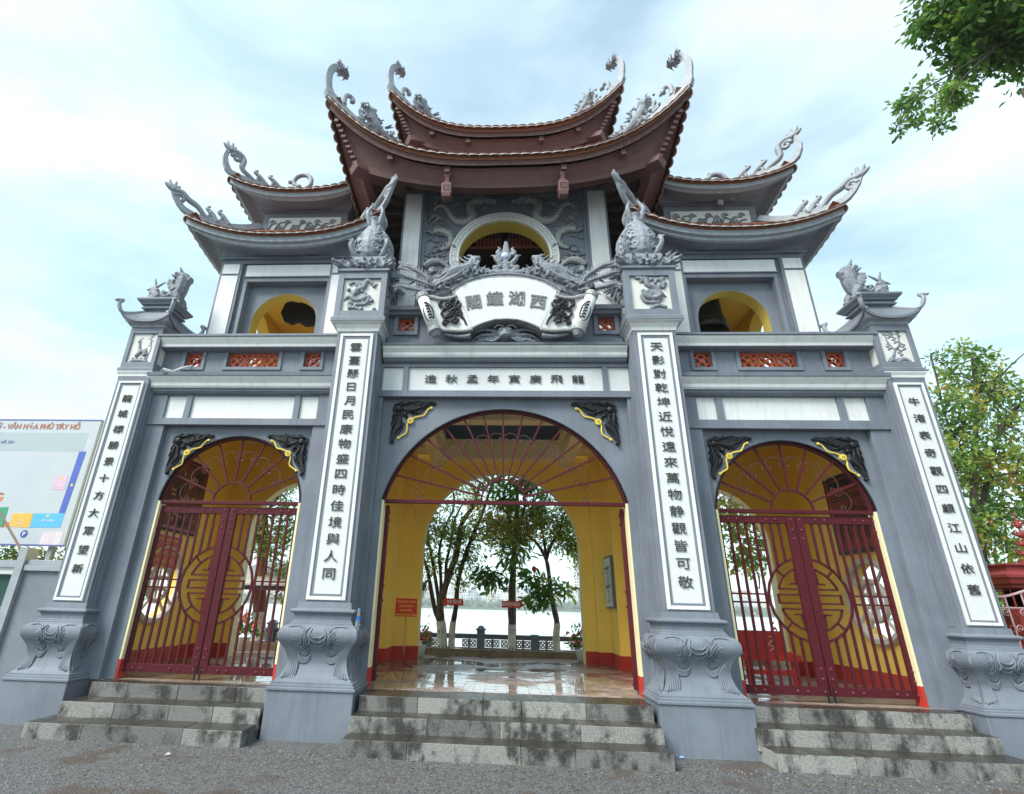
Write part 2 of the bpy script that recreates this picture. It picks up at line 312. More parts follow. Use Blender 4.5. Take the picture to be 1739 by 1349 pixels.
# ================================================================ steps
def stone_mat():
    M = bpy.data.materials.new('wet_granite'); M.use_nodes = True; n = M.node_tree; p = n.nodes['Principled BSDF']; nn = n.nodes.new; ll = n.links.new
    t = nn('ShaderNodeTexCoord'); ge = nn('ShaderNodeNewGeometry'); sp = nn('ShaderNodeSeparateXYZ'); ll(ge.outputs['Normal'], sp.inputs[0])
    fi = nn('ShaderNodeTexNoise'); fi.inputs['Scale'].default_value = 55; fi.inputs['Detail'].default_value = 5; ll(t.outputs['Object'], fi.inputs['Vector'])
    r = nn('ShaderNodeValToRGB'); r.color_ramp.elements[0].position = .3; r.color_ramp.elements[0].color = (.20, .197, .18, 1); r.color_ramp.elements[1].position = .7; r.color_ramp.elements[1].color = (.36, .355, .33, 1); ll(fi.outputs[0], r.inputs[0])
    mp_ = nn('ShaderNodeMapping'); mp_.inputs['Scale'].default_value = (2.4, 1.0, 1.5); ll(t.outputs['Object'], mp_.inputs[0])
    w_ = nn('ShaderNodeTexNoise'); w_.inputs['Scale'].default_value = 1.7; w_.inputs['Detail'].default_value = 9; w_.inputs['Roughness'].default_value = .62; ll(mp_.outputs[0], w_.inputs['Vector'])
    up = nn('ShaderNodeMath'); up.operation = 'MULTIPLY_ADD'; up.inputs[1].default_value = .10; ll(sp.outputs['Z'], up.inputs[0]); ll(w_.outputs[0], up.inputs[2])
    r2 = nn('ShaderNodeValToRGB'); r2.color_ramp.elements[0].position = .47; r2.color_ramp.elements[0].color = (0, 0, 0, 1); r2.color_ramp.elements[1].position = .60; r2.color_ramp.elements[1].color = (.90,)*3+(1,); ll(up.outputs[0], r2.inputs[0])
    mx_ = nn('ShaderNodeMixRGB'); mx_.inputs[2].default_value = (.030, .027, .023, 1); ll(r2.outputs[0], mx_.inputs[0]); tr_ = nn('ShaderNodeMath'); tr_.operation = 'GREATER_THAN'; tr_.inputs[1].default_value = .7; ll(sp.outputs['Z'], tr_.inputs[0])
    td_ = nn('ShaderNodeMixRGB'); td_.blend_type = 'MULTIPLY'; td_.inputs[2].default_value = (.36, .34, .30, 1); ll(tr_.outputs[0], td_.inputs[0]); ll(r.outputs[0], td_.inputs[1]); oi_ = nn('ShaderNodeObjectInfo'); mo_ = nn('ShaderNodeMapRange'); mo_.inputs[3].default_value = .45; mo_.inputs[4].default_value = .95; ll(oi_.outputs['Random'], mo_.inputs[0]); hs_ = nn('ShaderNodeHueSaturation'); ll(mo_.outputs[0], hs_.inputs['Value']); ll(td_.outputs[0], hs_.inputs['Color']); ll(hs_.outputs[0], mx_.inputs[1]); ll(mx_.outputs[0], p.inputs['Base Color'])
    mr = nn('ShaderNodeMapRange'); mr.inputs[3].default_value = .75; mr.inputs[4].default_value = .22; mxx = nn('ShaderNodeMath'); mxx.operation = 'MAXIMUM'; tm_ = nn('ShaderNodeMath'); tm_.operation = 'MULTIPLY'; tm_.inputs[1].default_value = .8; ll(tr_.outputs[0], tm_.inputs[0]); ll(r2.outputs[0], mxx.inputs[0]); ll(tm_.outputs[0], mxx.inputs[1]); ll(mxx.outputs[0], mr.inputs[0]); ll(mr.outputs[0], p.inputs['Roughness'])
    b = nn('ShaderNodeBump'); b.inputs['Strength'].default_value = .45; b.inputs['Distance'].default_value = .012; ll(fi.outputs[0], b.inputs['Height']); ll(b.outputs[0], p.inputs['Normal'])
    return M
stone = stone_mat()
def steps(name, rows, label):
    e = empty('stone_steps', (0, 0, 0), label=label, cat='steps', group='granite steps before the gate arches')
    e.location = ((rows[0][0]+rows[0][1])/2, rows[0][2], 0)
    rs = random.Random(hash(label) % 1000 if False else len(label))
    for x0, x1, yf, yb, z0, z1, nb in rows:
        xs = [x0]+[x0+(x1-x0)*(i+rs.uniform(-.22, .22))/nb for i in range(1, nb)]+[x1]
        for a, b in zip(xs, xs[1:]):
            dz = rs.uniform(-.003, .003); dy = rs.uniform(-.005, .005); M = MB(); M.box(a+.002, b-.002, yf+dy, yb, z0, z1+dz)
            ob('step_stone', M, stone, e, bevel=.007)
    put(e)
steps('c', [(-1.79, 1.79, -.80, -.30, -.05, .165, 4), (-1.80, 1.80, -.46, .1, .10, .33, 4), (-1.79, 1.79, -.13, .40, .27, .497, 5)], 'wide dark wet granite steps before the open middle arch')
steps('l', [(-5.62, -2.99, -.60, -.1, -.05, .165, 3), (-5.52, -2.96, -.24, .25, .10, .33, 4), (-5.48, -2.90, .16, .47, .27, .497, 4)], 'granite steps with wet streaks below the left iron gate')
steps('r', [(2.93, 5.62, -.62, -.1, -.05, .165, 4), (2.90, 5.56, -.26, .25, .10, .33, 4), (2.90, 5.60, .14, .47, .27, .497, 4)], 'granite steps with wet streaks below the right iron gate')

# ================================================================ passage floor: laid tiles
def floor_mat():
    M = bpy.data.materials.new('wet_brick_paving'); M.use_nodes = True; n = M.node_tree; p = n.nodes['Principled BSDF']; nn = n.nodes.new; ll = n.links.new
    t = nn('ShaderNodeTexCoord'); oi = nn('ShaderNodeObjectInfo'); ge = nn('ShaderNodeNewGeometry')
    z = nn('ShaderNodeTexNoise'); z.inputs['Scale'].default_value = 7; z.inputs['Detail'].default_value = 6; ll(ge.outputs['Position'], z.inputs['Vector'])
    r = nn('ShaderNodeValToRGB'); r.color_ramp.elements[0].position = .3; r.color_ramp.elements[0].color = (.22, .155, .13, 1); r.color_ramp.elements[1].position = .7; r.color_ramp.elements[1].color = (.38, .30, .26, 1); ll(z.outputs[0], r.inputs[0])
    hs = nn('ShaderNodeHueSaturation'); mr0 = nn('ShaderNodeMapRange'); mr0.inputs[3].default_value = .72; mr0.inputs[4].default_value = 1.2; ll(oi.outputs['Random'], mr0.inputs[0]); ll(mr0.outputs[0], hs.inputs['Value']); ll(r.outputs[0], hs.inputs['Color']); ll(hs.outputs[0], p.inputs['Base Color'])
    mp_ = nn('ShaderNodeMapping'); mp_.inputs['Scale'].default_value = (.8, 1.3, 1); ll(ge.outputs['Position'], mp_.inputs[0])
    w_ = nn('ShaderNodeTexNoise'); w_.inputs['Scale'].default_value = 1.2; w_.inputs['Detail'].default_value = 4; ll(mp_.outputs[0], w_.inputs['Vector'])
    r2 = nn('ShaderNodeValToRGB'); r2.color_ramp.elements[0].position = .46; r2.color_ramp.elements[0].color = (.42, .42, .42, 1); r2.color_ramp.elements[1].position = .54; r2.color_ramp.elements[1].color = (.03, .03, .03, 1); ll(w_.outputs[0], r2.inputs[0]); ll(r2.outputs[0], p.inputs['Roughness'])
    p.inputs['Specular IOR Level'].default_value = .8
    b = nn('ShaderNodeBump'); b.inputs['Strength'].default_value = .12; b.inputs['Distance'].default_value = .01; ll(z.outputs[0], b.inputs['Height']); ll(b.outputs[0], p.inputs['Normal'])
    return M
pav = floor_mat()
groutm = mat('floor_joint', (.10, .075, .06), .5, .1, 20)
g = MB(); g.box(-6.3, 6.3, .42, 4.949, -.3, .485); floor = ob('passage_floor', g, groutm, kind='structure')
tiles = []; tw, td = .30, .15
yy = .0; r_ = 0
def add_tile(x0, x1, y0, y1):
    if y1 <= .43 and abs((x0+x1)/2) > 1.79: return
    tiles.append((x0, x1, y0, y1))
y = .42; r_ = 0
while y < 4.93:
    x = -6.25-(r_ % 2)*.15
    while x < 6.25:
        tiles.append((max(x, -6.25)+.004, min(x+.3, 6.25)-.004, y+.004, min(y+.15, 4.94)-.004)); x += .3
    y += .15; r_ += 1
tiles.sort(key=lambda q: (abs((q[0]+q[1])/2) > 2.5, q[2]))
base = MB(); base.box(-.5, .5, -.5, .5, 0, .016); basem = mesh_of('floor_tile', base, pav)
rest = MB(); rt = random.Random(3)
for i, (x0, x1, y0, y1) in enumerate(tiles):
    if x1-x0 < .03: continue
    dz = rt.uniform(-.003, .002)
    if i < 290:
        inst('floor_tile', basem, floor, Matrix.Translation(((x0+x1)/2, (y0+y1)/2, .486+dz)) @ Matrix.Rotation(rt.uniform(-.006, .006), 4, 'X') @ Matrix.Diagonal((x1-x0, y1-y0, 1, 1)))
    else: rest.box(x0, x1, y0, y1, .486, .5+dz)
ob('far_floor_tiles', rest, pav, floor, kind='stuff')

# ================================================================ the gate building
gate = empty('temple_gate', (0, 2.6, 0), label='grey and white three-arched temple gateway with bell towers and upswept tiled roofs', cat='gateway')
BX = 4.27
# --- front wall sheets with arches (recessed plane), lintels, piers
def bay(cx, half, zs, rise, x0, x1, ztop, parent=gate):
    arch_wall(x0, x1, .49, ztop+.25, cx, half, zs, rise, .5, .66, grey, parent, 'arch_wall', revmat=grey, n=36)
    M = MB()
    for s in (-1, 1):        # painted jambs inside the arch
        a = cx+s*(half-.002); M.box(min(a, a-s*.03), max(a, a-s*.03), .503, .658, .74, zs-.02)
    ob('jamb_lining', M, cream, gate)
    M = MB()
    for s in (-1, 1):
        a = cx+s*(half-.002); M.box(min(a, a-s*.036), max(a, a-s*.036), .501, .658, .5, .74)
    ob('jamb_skirting', M, redbase, gate)
bay(.0, 1.86, 3.055, 1.475, -2.06, 2.06, 4.73)
for s in (-1, 1):
    bay(s*BX, 1.14, 2.99, 1.05, min(s*3.0, s*5.7), max(s*3.0, s*5.7), 4.2)
M = MB()
for s in (-1, 1):
    for a, b, zt in ((1.97, 2.1, 4.70), (2.6, 3.07, 4.19), (5.56, 5.93, 4.19)): M.box(min(s*a, s*b), max(s*a, s*b), .4, .499, .49, zt)
ob('wall_pier', M, grey, gate, bevel=.006)
# lintel bands with sunk white panels
def lintel(x0, x1, z0, z1, panels, zc):
    hs = [(a, b, zc[0], zc[1]) for a, b in panels]
    ob('lintel_band', holes_wall(x0, x1, z0, z1, .37, .50, hs), grey, gate, bevel=.005)
    for a, b in panels:
        M = MB(); M.box(a+.001, b-.001, .41, .497, zc[0]+.001, zc[1]-.001); ob('white_panel', M, white if len(panels) == 3 and x1-x0 > 3.5 else whitesm, gate)
lintel(-2.08, 2.08, 4.70, 5.30, [(-2.0, -1.66), (-1.57, 1.61), (1.69, 2.03)], (4.81, 5.23))
for s in (-1, 1):
    pn = [(3.03, 3.33), (3.43, 5.17), (5.27, 5.60)]
    lintel(min(s*2.6, s*5.92), max(s*2.6, s*5.92), 4.19, 4.72, [(min(s*a, s*b), max(s*a, s*b)) for a, b in pn], (4.305, 4.70) if s < 0 else (4.33, 4.735-.02))
# cornices : profile extruded along x ; (y, z) polygon
def cornice(x0, x1, prof, m, name='cornice'):
    vs = [(x0, y, z) for y, z in prof]+[(x1, y, z) for y, z in prof]; n = len(prof); M = MB()
    M.add(vs, [tuple(range(n)), tuple(range(n, 2*n))[::-1]]+[(i, n+i, n+(i+1) % n, (i+1) % n) for i in range(n)]); return ob(name, M, m, gate)
for s in (-1, 1):
    a, b = min(s*2.6, s*5.92), max(s*2.6, s*5.92)
    cornice(a, b, [(.5, 4.72), (.34, 4.72), (.30, 4.76), (.30, 4.80), (.5, 4.80)], grey)
    cornice(a, b, [(.5, 4.801), (.27, 4.801), (.25, 4.83), (.24, 4.88), (.19, 4.95), (.18, 4.98), (.5, 4.98)], whitesm, 'white_cornice')
    cornice(a, b, [(.5, 4.981), (.16, 4.981), (.15, 5.04), (.2, 5.06), (.5, 5.06)], grey)
    cornice(a, b, [(.66, 5.535), (.33, 5.535), (.28, 5.555), (.66, 5.555)], grey)
    cornice(a, b, [(.72, 5.556), (.25, 5.556), (.24, 5.60), (.19, 5.68), (.19, 5.715), (.72, 5.715)], whitesm, 'white_cornice')
    cornice(a, b, [(.74, 5.716), (.16, 5.716), (.16, 5.755), (.74, 5.775)], grey)
    hs = [(3.11, 3.39, 5.245, 5.525), (3.84, 4.74, 5.245, 5.525), (5.19, 5.48, 5.245, 5.525)]
    hs = [(min(s*q[0], s*q[1]), max(s*q[0], s*q[1]), q[2], q[3]) for q in hs]
    ob('parapet_wall', holes_wall(a, b, 5.06, 5.54, .42, .62, hs), grey, gate)
    for h in hs:
        M = holes_wall(h[0]-.06, h[1]+.06, h[2]-.055, 5.534, .395, .419, [(h[0]-.002, h[1]+.002, h[2]-.002, h[3])]); ob('lattice_frame', M, grey, gate)
cornice(-2.0, 2.0, [(.5, 5.301), (.33, 5.301), (.30, 5.33), (.30, 5.36), (.5, 5.36)], grey)
cornice(-2.0, 2.0, [(.5, 5.361), (.27, 5.361), (.25, 5.39), (.24, 5.44), (.19, 5.50), (.18, 5.535), (.5, 5.535)], whitesm, 'white_cornice')
cornice(-2.0, 2.0, [(.5, 5.536), (.16, 5.536), (.15, 5.575), (.2, 5.59), (.5, 5.59)], grey)
cornice(-2.0, 2.0, [(.70, 6.20), (.30, 6.20), (.28, 6.235), (.22, 6.25), (.20, 6.315), (.70, 6.33)], grey)
hc = [(-1.82, -1.54, 5.915, 6.19), (1.60, 1.88, 5.915, 6.19)]
ob('parapet_wall', holes_wall(-2.0, 2.0, 5.59, 6.20, .42, .62, hc), grey, gate)
for h in hc: ob('lattice_frame', holes_wall(h[0]-.07, h[1]+.07, h[2]-.07, h[3]+.008, .375, .419, [(h[0]-.002, h[1]+.002, h[2]-.002, h[3]-.002)]), grey, gate)
# lattice tiles
def lattice_mesh(sz=.28):
    h = sz/2; M = MB(); b = .022
    M.box(-h, h, -.03, .03, -h, -h+b); M.box(-h, h, -.03, .03, h-b, h); M.box(-h, -h+b, -.03, .03, -h+b, h-b); M.box(h-b, h, -.03, .03, -h+b, h-b)
    P = [(.80*h*cos(2*pi*i/16)*(1+.10*cos(4*2*pi*i/16)), .80*h*sin(2*pi*i/16)*(1+.10*cos(4*2*pi*i/16))) for i in range(16)]
    for i in range(16): a, c = P[i], P[(i+1) % 16]; M.bar((a[0], 0, a[1]), (c[0], 0, c[1]), .03, .05)
    for k in range(4):
        a = pi/4+k*pi/2; M.bar((0, 0, 0), (.62*h*cos(a), 0, .62*h*sin(a)), .036, .045); 
        a = k*pi/2; M.bar((.78*h*cos(a), 0, .78*h*sin(a)), (h*cos(a)*.95, 0, h*sin(a)*.95), .026, .04)
    M.box(-.03, .03, -.035, .035, -.03, .03)
    return mesh_of('lattice_tile', M, lattice)
lm = lattice_mesh()
for s in (-1, 1):
    for x in (3.25, 3.99, 4.29, 4.59, 5.335): inst('lattice_tile', lm, gate, Matrix.Translation((s*x, .50, 5.385)) @ Matrix.Diagonal((1.04, 1, 1, 1)))
for x in (-1.68, 1.74): inst('lattice_tile', lm, gate, Matrix.Translation((x, .50, 6.052)))
# --- terrace, back wall, side walls, inner walls
ceilm = mat('ceiling_paint', (.80, .68, .42), .7, .05, 2)
M = MB(); hsz = [(-1.25, 1.25)]
for x0, x1, y0, y1 in ((-6.2, -1.25, .63, 4.6), (1.25, 6.2, .63, 4.6), (-1.25, 1.25, .63, 1.6), (-1.25, 1.25, 3.8, 4.6)): M.box(x0, x1, y0, y1, 4.9, 5.055)
ob('terrace_slab', M, ceilm, gate)
M = MB()
for x in (-1.45, 1.45): M.box(x-.14, x+.14, .67, 4.58, 4.6, 4.899)
for y in (1.42, 3.98): M.box(-1.309, 1.309, y-.14, y+.14, 4.62, 4.899)
for y in (1.4, 3.3): M.box(-2.47, -1.591, y-.1, y+.1, 4.66, 4.899); M.box(1.591, 2.47, y-.1, y+.1, 4.66, 4.899)
ob('ceiling_beam', M, ceilm, gate)
M = MB()
for s in (-1, 1):
    M.box(min(s*2.48, s*3.0), max(s*2.48, s*3.0), .661, 3.75, .49, 4.899)
    M.box(min(s*2.27, s*3.0), max(s*2.27, s*3.0), 3.751, 4.55, .49, 4.899)
    M.box(min(s*2.0, s*3.0), max(s*2.0, s*3.0), 4.551, 4.70, .49, 4.899)
    M.box(min(s*3.001, s*3.07), max(s*3.001, s*3.07), 3.4, 3.849, .49, 4.899)
ob('inner_wall', M, yellow, gate)
M = MB()
for s in (-1, 1):
    M.box(min(s*2.464, s*2.48), max(s*2.464, s*2.48), .662, 3.735, .5, .745)
    M.box(min(s*2.254, s*2.48), max(s*2.254, s*2.48), 3.735, 3.751, .5, .745); M.box(min(s*2.254, s*2.27), max(s*2.254, s*2.27), 3.751, 4.535, .5, .745)
    M.box(min(s*1.984, s*2.27), max(s*1.984, s*2.27), 4.535, 4.551, .5, .745); M.box(min(s*1.984, s*2.0), max(s*1.984, s*2.0), 4.551, 4.69, .5, .745)
    M.box(min(s*1.75, s*1.985), max(s*1.75, s*1.985), 4.684, 4.70, .5, .745)
    M.box(min(s*5.47, s*6.034), max(s*5.47, s*6.034), 3.834, 3.85, .5, .745); M.box(min(s*6.034, s*6.05), max(s*6.034, s*6.05), .662, 3.834, .5, .745)
    M.box(min(s*3.0, s*3.07), max(s*3.0, s*3.07), 3.834, 3.85, .5, .745)
ob('skirting', M, redbase, gate)
arch_wall(-2.9, 2.9, .49, 5.0, -.02, 1.75, 2.80, 1.71, 4.702, 4.95, yellow, gate, 'back_wall', revmat=cream, n=32)
for s in (-1, 1):
    arch_wall(min(s*2.901, s*6.2), max(s*2.901, s*6.2), .49, 5.0, s*BX, 1.2, 2.9, 1.15, 3.851, 4.1, yellow, gate, 'back_wall', revmat=cream, n=28)
# outer side walls with round lattice window
def side_wall(s):
    cy_, cz_, r = 2.0, 1.80, .60; n = 32; M = MB()
    for xx in (6.05, 6.25):
        x = s*xx; y0, y1, z0, z1 = .5, 4.1, .0, 5.05; P = []
        for i in range(n+1):
            a = 2*pi*i/n; c, d = cos(a), sin(a); k = 1e9
            if c > 1e-6: k = min(k, (y1-cy_)/c)
            if c < -1e-6: k = min(k, (y0-cy_)/c)
            if d > 1e-6: k = min(k, (z1-cz_)/d)
            if d < -1e-6: k = min(k, (z0-cz_)/d)
            P.append([(x, cy_+r*c, cz_+r*d), (x, cy_+k*c, cz_+k*d)])
        M.grid(P)
        for (cyy, czz) in ((y0, z0), (y1, z0), (y0, z1), (y1, z1)):    # corner slivers
            a = math.atan2(czz-cz_, cyy-cy_); i = int((a % (2*pi))/(2*pi)*n); M.add([P[i][1], P[(i+1) % n][1], (x, cyy, czz)], [(0, 1, 2)])
    M.grid([[(s*6.05, cy_+r*cos(2*pi*i/n), cz_+r*sin(2*pi*i/n)), (s*6.25, cy_+r*cos(2*pi*i/n), cz_+r*sin(2*pi*i/n))] for i in range(n+1)])
    M.box(min(s*6.05, s*6.25), max(s*6.05, s*6.25), .45, .499, 0, 5.05)
    o = ob('side_wall', M, yellow, gate)
    M = MB(); 
    for rr, ww in ((.62, .09), (.30, .045)): 
        M.tube([(s*6.04, cy_+rr*cos(2*pi*i/28), cz_+rr*sin(2*pi*i/28)) for i in range(29)], ww/2+.02, 6, cap=False)
    for k in range(4):
        a = pi/4+k*pi/2
        for d in (-.16, .16): M.tube([(s*6.06, cy_+.3*cos(a+d*2), cz_+.3*sin(a+d*2)), (s*6.06, cy_+.6*cos(a+d), cz_+.6*sin(a+d))], .03, 6)
    for d in (-.13, 0, .13): M.tube([(s*6.06, cy_+d, cz_-.27), (s*6.06, cy_+d, cz_+.27)], .028, 6)
    for d in (-.1, .1): M.tube([(s*6.06, cy_-.27, cz_+d), (s*6.06, cy_+.27, cz_+d)], .028, 6)
    ob('round_window', M, mat('window_white', (.62, .60, .55), .7, .05, 4), o)
for s in (-1, 1): side_wall(s)

# ================================================================ pillars
def leafwork(M, cx, cy, hw, z0, z1, prof, sx, side):
    """acanthus swirls laid on the swelling belly of a pedestal; side 0 = front face, 1 = face turned to the middle"""
    def H(z):
        for (h0, a), (h1, b) in zip(prof, prof[1:]):
            if a <= z <= b: return h0+(h1-h0)*(z-a)/(b-a)
        return prof[-1][0]
    def P(u, z):
        z = min(max(z, prof[0][1]), prof[-1][1]); h = H(z)
        if side == 0: return (cx+u*h, cy-h-.006, z)
        return (cx+side*(h+.006), cy+u*h, z)
    k = z1-z0
    for s in (-1, 1):
        L_ = lambda uv, r, n_=4: M.tube(cr([P(s*min(u, 1.0), z0+k*v) for u, v in uv], n_), taper((len(uv)-1)*n_+1, r*.5, r, r*.35, .5), 5)
        for q0, (cu, cv, ru, rv) in enumerate(((.53, .70, .27, .20), (.53, .70, .21, .155))):
            M.tube([P(s*(cu+ru*(1-.9*q/26)*cos(1.9+q*.50)), z0+k*(cv+rv*(1-.9*q/26)*sin(1.9+q*.50))) for q in range(27-q0*6)], taper(27-q0*6, .013, .007), 5)
        # body of the leaf: a fan of close lines from the corner down to the foot
        for i in range(6):
            f = i/5
            L_([(.58+.30*f, .0+.06*(1-f)), (.60+.31*f, .14), (.68+.27*f, .34), (.82+.16*f, .56), (.90+.10*f, .76), (.74+.24*f, .95)], .021)
        for i in range(5):     # inner tongues curling to the middle
            f = i/4; L_([(.22+.05*f, .44-.09*f), (.36+.05*f, .36-.08*f), (.55+.06*f, .38-.07*f), (.72+.04*f, .50-.05*f), (.84+.03*f, .64)], .014)
        for i in range(3):
            f = i/2; L_([(.27, .50+.035*i), (.38, .44+.04*i), (.54, .46+.03*i), (.70, .56+.02*i)], .012)
        L_([(.30, .86), (.36, .94), (.55, .985), (.78, .97), (.93, .88)], .014)
        # knot in the middle
        for i in range(3): L_([(.0, .60+.085*i), (.09, .60+.085*i), (.17, .66+.08*i), (.20, .76+.06*i)], .013)
        L_([(.16, .95), (.22, .80), (.19, .70), (.27, .64), (.33, .72), (.29, .82)], .017); L_([(.22, .97), (.30, .90), (.32, .80)], .012)
    # raised ground under the leaves gives them mass
    for s in (-1, 1):
        G = []
        for a in range(15):
            v = a/14; u0 = .56+.14*v+.04*sin(v*pi) if v < .45 else .52-.18*(v-.45)/.55; u1 = 1.0; G.append([])
            for b in range(7):
                u = u0+(u1-u0)*b/6; pt = Vector(P(s*u, z0+k*(.02+.93*v))); d = .014*sin(min(1, b/5)*pi/2)*min(1, v*6)
                G[-1].append(pt+(Vector((0, -d, 0)) if side == 0 else Vector((side*d, 0, 0))))
        M.grid(G)
def pillar(cx, cy, k, z_sh0, z_sh1, pz0, pz1, ph, box, chars, czs, csize, depth_back):
    """k scales the widths of the pedestal; box = (half, z0, z1)"""
    sh = .335*k
    M = MB(); M.box(cx-sh, cx+sh, cy-sh, depth_back, z_sh0, z_sh1); M.box(cx-sh-.012, cx+sh+.012, cy-sh+.05, depth_back-.001, z_sh0, z_sh1-.02); M.box(cx-sh-.026, cx+sh+.026, cy-sh+.11, depth_back-.002, z_sh0, z_sh1-.04)
    p = ob('pillar', M, grey, gate, bevel=.004)
    # pedestal : square stack, front at cy-h
    zs = (z_sh0-.0)/1.555
    plinth = [(.548, 0), (.548, .53)]; mould = [(.565, .531), (.565, .560), (.545, .565), (.545, .59), (.522, .595), (.522, .62), (.50, .625), (.49, .64)]
    belly = [(.49, .64), (.455, .67), (.425, .72), (.395, .80), (.388, .86), (.40, .94), (.445, 1.02), (.498, 1.09), (.515, 1.14), (.512, 1.20), (.485, 1.25), (.44, 1.275)]
    upper = [(.44, 1.275), (.42, 1.28), (.42, 1.30), (.402, 1.305), (.402, 1.325), (.385, 1.33), (.385, 1.395), (.395, 1.40), (.395, 1.415), (.425, 1.422), (.436, 1.437), (.434, 1.458), (.41, 1.47), (.37, 1.475), (.36, 1.555)]
    bl = [(v.x, v.y) for v in cr([(h, z, 0) for h, z in belly], 4)]; belly = bl
    sc = lambda L: [(h*k, z*zs) for h, z in L]
    M = MB(); M.sq(cx, cy, sc([(h, z) for h, z in plinth])); M.v = [(x, y, z if z > .1 else -.1) for x, y, z in M.v]
    ped = ob('pedestal', M, grey, p, bevel=.01)
    M = MB(); M.sq(cx, cy, sc(mould)); M.sq(cx, cy, sc(upper)); ob('pedestal_moulding', M, grey, p, bevel=.004)
    M = MB(); M.sq(cx, cy, [(h-.002, z) for h, z in sc(belly)]); ob('pedestal_belly', M, grey, p)
    M = MB(); leafwork(M, cx, cy, 0, .655*zs, 1.27*zs, sc(belly), 1, 0); leafwork(M, cx, cy, 0, .655*zs, 1.27*zs, sc(belly), 1, -1 if cx > 0 else 1)
    ob('carved_leaf', M, grey, p, smooth=True)
    # couplet panel
    yf = cy-sh
    M = MB(); 
    def frame(M, h0, h1, za, zb, dz, y0, y1):
        M.box(cx-h0, cx-h1, y0, y1, za, zb); M.box(cx+h1, cx+h0, y0, y1, za, zb); M.box(cx-h1, cx+h1, y0, y1, za, za+dz); M.box(cx-h1, cx+h1, y0, y1, zb-dz, zb)
    bw = ph*.17; frame(M, ph, ph-bw, pz0, pz1, bw, yf-.03, yf+.01); ob('panel_border', M, whitesm, p, bevel=.006)
    M = MB(); frame(M, ph-bw, ph-bw*1.75, pz0+bw, pz1-bw, bw*.75, yf-.014, yf+.01); ob('panel_groove', M, greydk, p)
    g0 = bw*1.75; M = MB(); M.box(cx-ph+g0, cx+ph-g0, yf-.006, yf+.01, pz0+g0, pz1-g0); ob('couplet_panel', M, white, p)
    M = MB(); M.box(cx-ph-.025, cx+ph+.025, yf-.012, yf+.005, pz0-.022, pz0-.001); ob('panel_sill', M, grey, p)
    n = len(chars)
    for i, ch in enumerate(chars):
        z = czs[0]+(czs[1]-czs[0])*i/(n-1)
        text(ch, char, csize, p, facing(cx, yf-.016, z), .007, -.001, sx=1.25)
    # head box with relief panel, lips
    h, z0, z1 = box; q = h/.42
    M = MB(); M.sq(cx, cy, [(sh+.002, z0-.29*q), (sh+.002, z0-.235*q)]); M.sq(cx, cy, [(h+.03*q, z0-.085*q), (h+.03*q, z0-.02*q), (h+.015*q, z0)]); ob('head_moulding', M, grey, p)
    M = MB(); M.sq(cx, cy, [(sh+.012*q, z0-.235*q), (sh+.02*q, z0-.18*q), (sh+.05*q, z0-.12*q), (h+.012*q, z0-.1*q), (h+.018*q, z0-.086*q)]); ob('white_cove', M, whitesm, p)
    M = MB(); fr = h*.24; fz = (z1-z0)*.135; t = .05*q
    M.box(cx-h+t, cx+h-t, cy-h+t, cy+h-t, z0, z1)
    for sy in (-1, 1):
        ya, yb = (cy-h, cy-h+t) if sy < 0 else (cy+h-t, cy+h)
        M.box(cx-h, cx-h+fr, ya, yb, z0, z1); M.box(cx+h-fr, cx+h, ya, yb, z0, z1); M.box(cx-h+fr, cx+h-fr, ya, yb, z0, z0+fz); M.box(cx-h+fr, cx+h-fr, ya, yb, z1-fz, z1)
    for sxx in (-1, 1):
        xa, xb = (cx-h, cx-h+t) if sxx < 0 else (cx+h-t, cx+h)
        M.box(xa, xb, cy-h+t, cy-h+fr, z0, z1); M.box(xa, xb, cy+h-fr, cy+h-t, z0, z1); M.box(xa, xb, cy-h+fr, cy+h-fr, z0, z0+fz); M.box(xa, xb, cy-h+fr, cy+h-fr, z1-fz, z1)
    ob('head_box', M, grey, p, bevel=.004)
    M = MB(); M.box(cx-h+fr, cx+h-fr, cy-h+t-.006, cy-h+t-.001, z0+fz, z1-fz)
    for sxx in (-1, 1): xx = cx+sxx*(h-t); M.box(min(xx+sxx*.001, xx+sxx*.006), max(xx+sxx*.001, xx+sxx*.006), cy-h+fr, cy+h-fr, z0+fz, z1-fz)
    ob('relief_ground', M, mat('relief_cream', (.60, .595, .56), .8, .05, 4), p)
    return p
CC = [['雲臺懸日月民康物盛四時佳境與人同', '天影對乾坤近悅遠來萬物静觀皆可敬'], ['龍城標勝景十方大眾望新', '牛渚表奇觀四顧江山依舊']]
PILL = {}
for i, s in enumerate((-1, 1)):
    PILL['c%d' % s] = pillar(s*2.39, .335, 1.0, 1.555, 5.70, 1.58, 5.645, .27, (.42, 5.93, 6.80), CC[0][i], (5.40, 1.92), .165, .62)
    PILL['o%d' % s] = pillar(s*6.15, .47, .82, 1.46, 4.97, 1.486, 4.875, .215, (.29, 5.13, 5.88), CC[1][i], (4.57, 1.92), .138, .60)
for i, ch in enumerate('造秋孟年寅庚飛龍'):
    text(ch, char, .155, gate, facing(-1.20+i*(2.41/7), .394, 5.025), .007, .0, sx=1.35)
